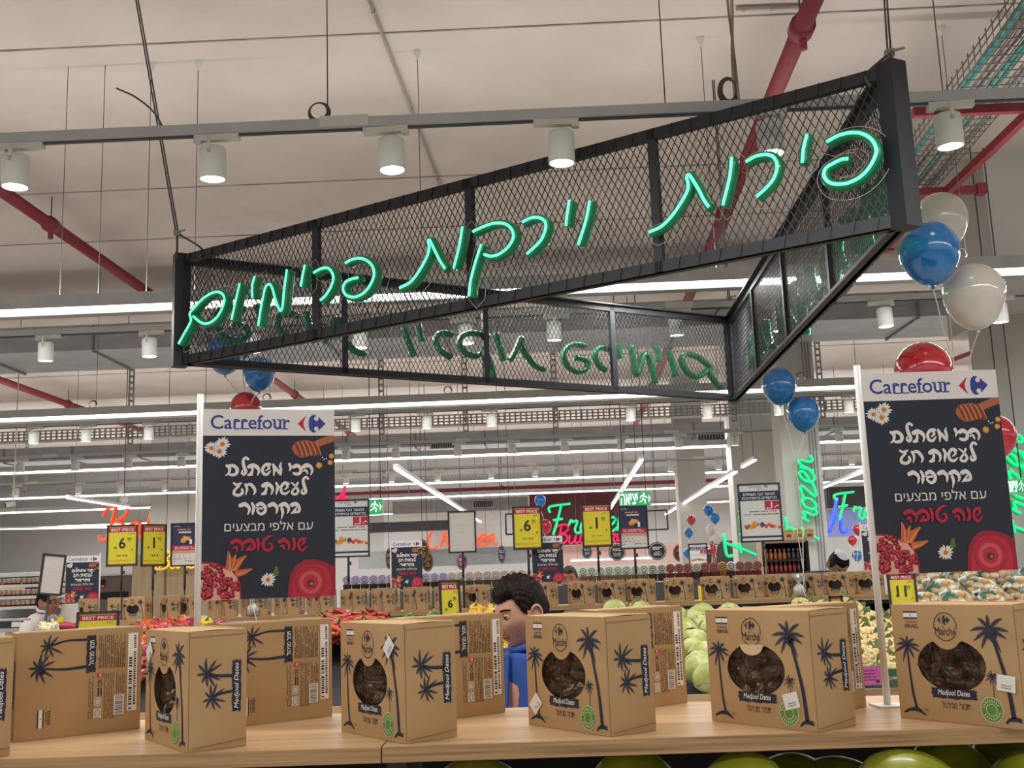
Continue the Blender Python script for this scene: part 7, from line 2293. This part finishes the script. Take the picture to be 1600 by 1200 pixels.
        for i in range(9):
            q = i / 8; x = sd * (.012 + .040 * q); z = .031 + .007 * math.sin(PI * q * .8) - .003 * q
            dd = Vector((x / .074, -math.sqrt(max(.01, 1 - (x / .074) ** 2 - (z / .118) ** 2)), z / .118)).normalized()
            pts.append(HT @ (head_point(dd) + Vector((0, -.0015, 0))))
        br.tube(pts, [.0018, .0032, .0036, .0036, .0034, .003, .0026, .002, .0012], hair, 6); br.build('eyebrow', t)
    lp = MB(); lipm = mat('lip_skin', 'a8665a', .4, noise=.05)
    for zz, rr_, bow in ((-.0525, .0038, .002), (-.0615, .0045, -.003)):
        pts = []
        for i in range(9):
            x = (i / 8 - .5) * .044; z = zz + bow * (1 - (abs(x) / .022) ** 2) * .8 + (-.002 if bow > 0 and abs(x) < .002 else 0) + (0.0 if abs(x) < .016 else (-.004 if bow > 0 else .005) * (abs(x) - .016) / .006)
            dd = Vector((x / .06, -1, z / .118 / .95)).normalized()
            hpnt = head_point(dd); pts.append(HT @ Vector((x, hpnt.y - .0002, z)))
        lp.tube(pts, [.0012] + [rr_ * (1 - .5 * abs(i - 4) / 4) for i in range(1, 8)] + [.0012], lipm, 7)
    lp.build('lips', t)
    # shirt: a slightly larger surface over the same joints, cut at neck, sleeves and hips
    g = 1.10
    JS = []; ES = []
    def q_(p, r):
        JS.append((p, tuple(q * 1.06 for q in r) if isinstance(r, tuple) else r * 1.14)); return len(JS) - 1
    p0 = q_(P(0, 0, hip_z - .08), (.150 * sc, .122 * sc)); p1 = q_(P(0, 0, hip_z + .14), (.143 * sc, .116 * sc)); p2 = q_(P(0, 0, sh_z - .12), (.166 * sc, .128 * sc)); p3 = q_(P(0, .008, sh_z + .022), (.088 * sc, .078 * sc)); p4 = q_(P(0, .012, sh_z + .046), (.066 * sc, .064 * sc))
    ES += [(p0, p1), (p1, p2), (p2, p3), (p3, p4)]
    for sd, (fw, up_) in zip((-1, 1), arms):
        a = q_(P(sd * .168, .01, sh_z - .018), .070 * sc); el = P(sd * .215, .02 - fw * .5, sh_z - .29 + up_ * .1); a0 = P(sd * .165, .01, sh_z - .02)
        if sleeves == 'short':
            e1 = q_(a0.lerp(el, 1.4), .060 * sc); ES += [(p2, a), (a, e1)]
        else:
            e1 = q_(el, .050 * sc); wr = P(sd * (.205 - .06 * (fw > .2)), -fw - .03, sh_z - .52 + up_); e2 = q_(el.lerp(wr, .92), .036 * sc); ES += [(p2, a), (a, e1), (e1, e2)]
    sh = skin_mesh(JS, ES, shirt, 2, 1)
    so = sh.build('shirt', t)
    cl = MB(); ring = []
    for i in range(17):
        a = RAD(-160 + 320 * i / 16) - PI / 2
        ring.append(P(.066 * math.cos(a), .006 + .064 * math.sin(a) * .9, sh_z + .062 + .014 * math.sin(a) * 1.0))
    cl.tube(ring, .013 * sc, shirt, 8); cl.build('collar', so)
    pl = MB(); pl.beam(P(.0, -.118, sh_z - .17), P(.0, -.078, sh_z + .03), .03 * sc, .006 * sc, shirt, W.to_3x3() @ Vector((0, 1, 0))); pl.build('placket', so)
    # trousers and shoes
    JT = []; ET = []
    JT.append((P(0, 0, hip_z + .02), (.146 * sc, .118 * sc)))
    for sd in (-1, 1):
        n = len(JT); JT += [(P(sd * .09, 0, hip_z - .07), .100 * sc), (P(sd * .095, -.005, hip_z * .53), .074 * sc), (P(sd * .10, .012, .10), .062 * sc)]
        ET += [(0, n), (n, n + 1), (n + 1, n + 2)]
    skin_mesh(JT, ET, trouser).build('trousers', t)
    for sd in (-1, 1):
        m = MB(); m.ball(P(sd * .104, -.05, .045), (.045 * s, .125 * s, .042 * s), mat('shoe_leather', '25211f', .4), 16, 10, Rz); m.build('shoe', t)
    if extras:
        extras(t, HT, P, skin, hair, s)
    return t
SKIN_A = mat('skin_warm', 'c08f76', 0.5, noise=0.06, scale=30, spec=0.35)
SKIN_B = mat('skin_tan', 'a9745c', 0.5, noise=0.06, scale=30, spec=0.35)
SKIN_C = mat('skin_olive', 'b28468', 0.5, noise=0.06, scale=30, spec=0.35)
HAIR_D = ramp_mat('hair_dark_brown', [(.3, '0d0907'), (.55, '1e1611'), (.8, '382a20')], 0.5, 9, (8, 8, 2), 8, bump=.6, bdist=.004, spec=.12)
HAIR_G = ramp_mat('hair_greying', [(.3, '2a2624'), (.7, '5c5654')], 0.5, 9, (8, 8, 2), 8, bump=.5, bdist=.004, spec=.12)
HAIR_K = ramp_mat('hair_black', [(.3, '0c0b0b'), (.7, '24201e')], 0.4, 9, (8, 8, 2), 8, bump=.5, bdist=.004, spec=.12)
TROUS = mat('trouser_dark', '2a2c34', 0.7, noise=0.08)
BLUE_POLO = ramp_mat('blue_polo_cloth', [(.3, '173f8a'), (.7, '1f4f9f')], 0.75, 12, bump=.25, bdist=.004)
WHITE_SHIRT = ramp_mat('white_shirt_cloth', [(.3, 'd6d1c8'), (.7, 'e4e0d8')], 0.75, 6, bump=.2, bdist=.006)
BEIGE_SHIRT = mat('beige_shirt_cloth', 'b9ad98', 0.8, noise=0.06)

def young_extras(t, HT, P, skin, hair, s):
    m = MB()
    for x, z in ((-.052, -.03), (.052, -.032), (.060, -.050), (.048, -.058)):
        dd = Vector((x / .074, -.62, z / .118)).normalized(); m.ball(HT @ (head_point(dd)), (.0017 * s,) * 3, mat('skin_mark', '6e4336', .6), 8, 5)
    # sparse beard shadow along the jaw
    rd = random.Random(2)
    for k in range(70):
        x = rd.choice((-1, 1)) * rd.uniform(.044, .064); z = rd.uniform(-.088, -.04)
        dd = Vector((x / .074, -rd.uniform(.3, .75), z / .118)).normalized()
        p = HT @ head_point(dd); m.ball(p, (.0006 * s,) * 3, hair, 5, 4)
    m.build('skin_speck', t)
hc = at(818, 960, 3.5)
person('young man in a blue polo shirt looking down between the date boxes', hc, RAD(-62), RAD(13), RAD(4), SKIN_A, HAIR_D,
       {'front': .52, 'side': .10, 'back': -.46, 'thick': .010, 'top': .013, 'quiff': 1.0}, BLUE_POLO, TROUS, .90, 'short', RAD(-2), young_extras, ((.04, .0), (.04, .0)), lean=.10, neck=.165)
def glasses(t, HT, P, skin, hair, s):
    m = MB()
    for sd in (-1, 1):
        c = Vector((sd * .031, -.098, .010)); m.tube([HT @ (c + Vector((.017 * math.cos(a), .003 * abs(math.cos(a)), .013 * math.sin(a)))) for a in [2 * PI * i / 16 for i in range(17)]], .0013, mat('glasses_rim', '3a3436', .3), 6)
        m.tube([HT @ Vector((sd * .048, -.094, .014)), HT @ Vector((sd * .078, -.03, .014)), HT @ Vector((sd * .078, .02, .008))], .0012, mat('glasses_rim', '3a3436', .3), 6)
    m.tube([HT @ Vector((-.014, -.099, .012)), HT @ Vector((.014, -.099, .012))], .0013, mat('glasses_rim', '3a3436', .3), 6)
    m.build('glasses', t)
hc = at(71, 942, 9.6)
person('man in a white shirt and glasses seen in profile by the white shelving', hc, RAD(82), RAD(6), RAD(0), SKIN_B, HAIR_D, {'front': .62, 'side': .10, 'back': -.42, 'thick': .008, 'top': .004}, WHITE_SHIRT, TROUS, 1.0, 'long', 0, glasses, ((.10, .1), (.10, .1)), lean=.22, neck=.13)
hc = at(890, 906, 11.0)
person('man with greying hair and a beige shirt facing the aisle above the far date boxes', hc, RAD(-8), RAD(4), 0, SKIN_B, HAIR_G, {'front': .55, 'side': .12, 'back': -.40, 'thick': .008, 'top': .006}, BEIGE_SHIRT, TROUS, 1.03)
def skullcap(t, HT, P, skin, hair, s):
    vs, fs = sphere_dirs(40, 24); ax = Vector((0, .10, .99)).normalized()
    ok = [d.dot(ax) > .80 for d in vs]
    m = MB(); m.add([HT @ head_point(d, .029) for d in vs], [f for f in fs if all(ok[i] for i in f)], mat('skullcap_white', 'd9d9dc', .8, noise=.06, scale=60), True); m.build('skullcap', t)
    glasses(t, HT, P, skin, hair, s)
hc = at(1308, 884, 10.2)
person('man with a white skullcap bending his head over the till', hc, RAD(12), RAD(46), 0, SKIN_C, HAIR_K, {'front': .50, 'side': .02, 'back': -.42, 'thick': .014, 'top': .006}, mat('grey_shirt_cloth', '9a9a9e', .8, noise=.05), TROUS, 1.05, 'short', RAD(4), skullcap, lean=.12)
hc = at(1097, 905, 11.4)
person('person of whom only a tilted brown haired head shows among the amber tubs', hc, RAD(-60), RAD(30), 0, SKIN_C, HAIR_D, {'front': .5, 'side': .05, 'back': -.42, 'thick': .012, 'top': .006}, mat('dark_shirt_cloth', '4a4a50', .8, noise=.05), TROUS, .98)
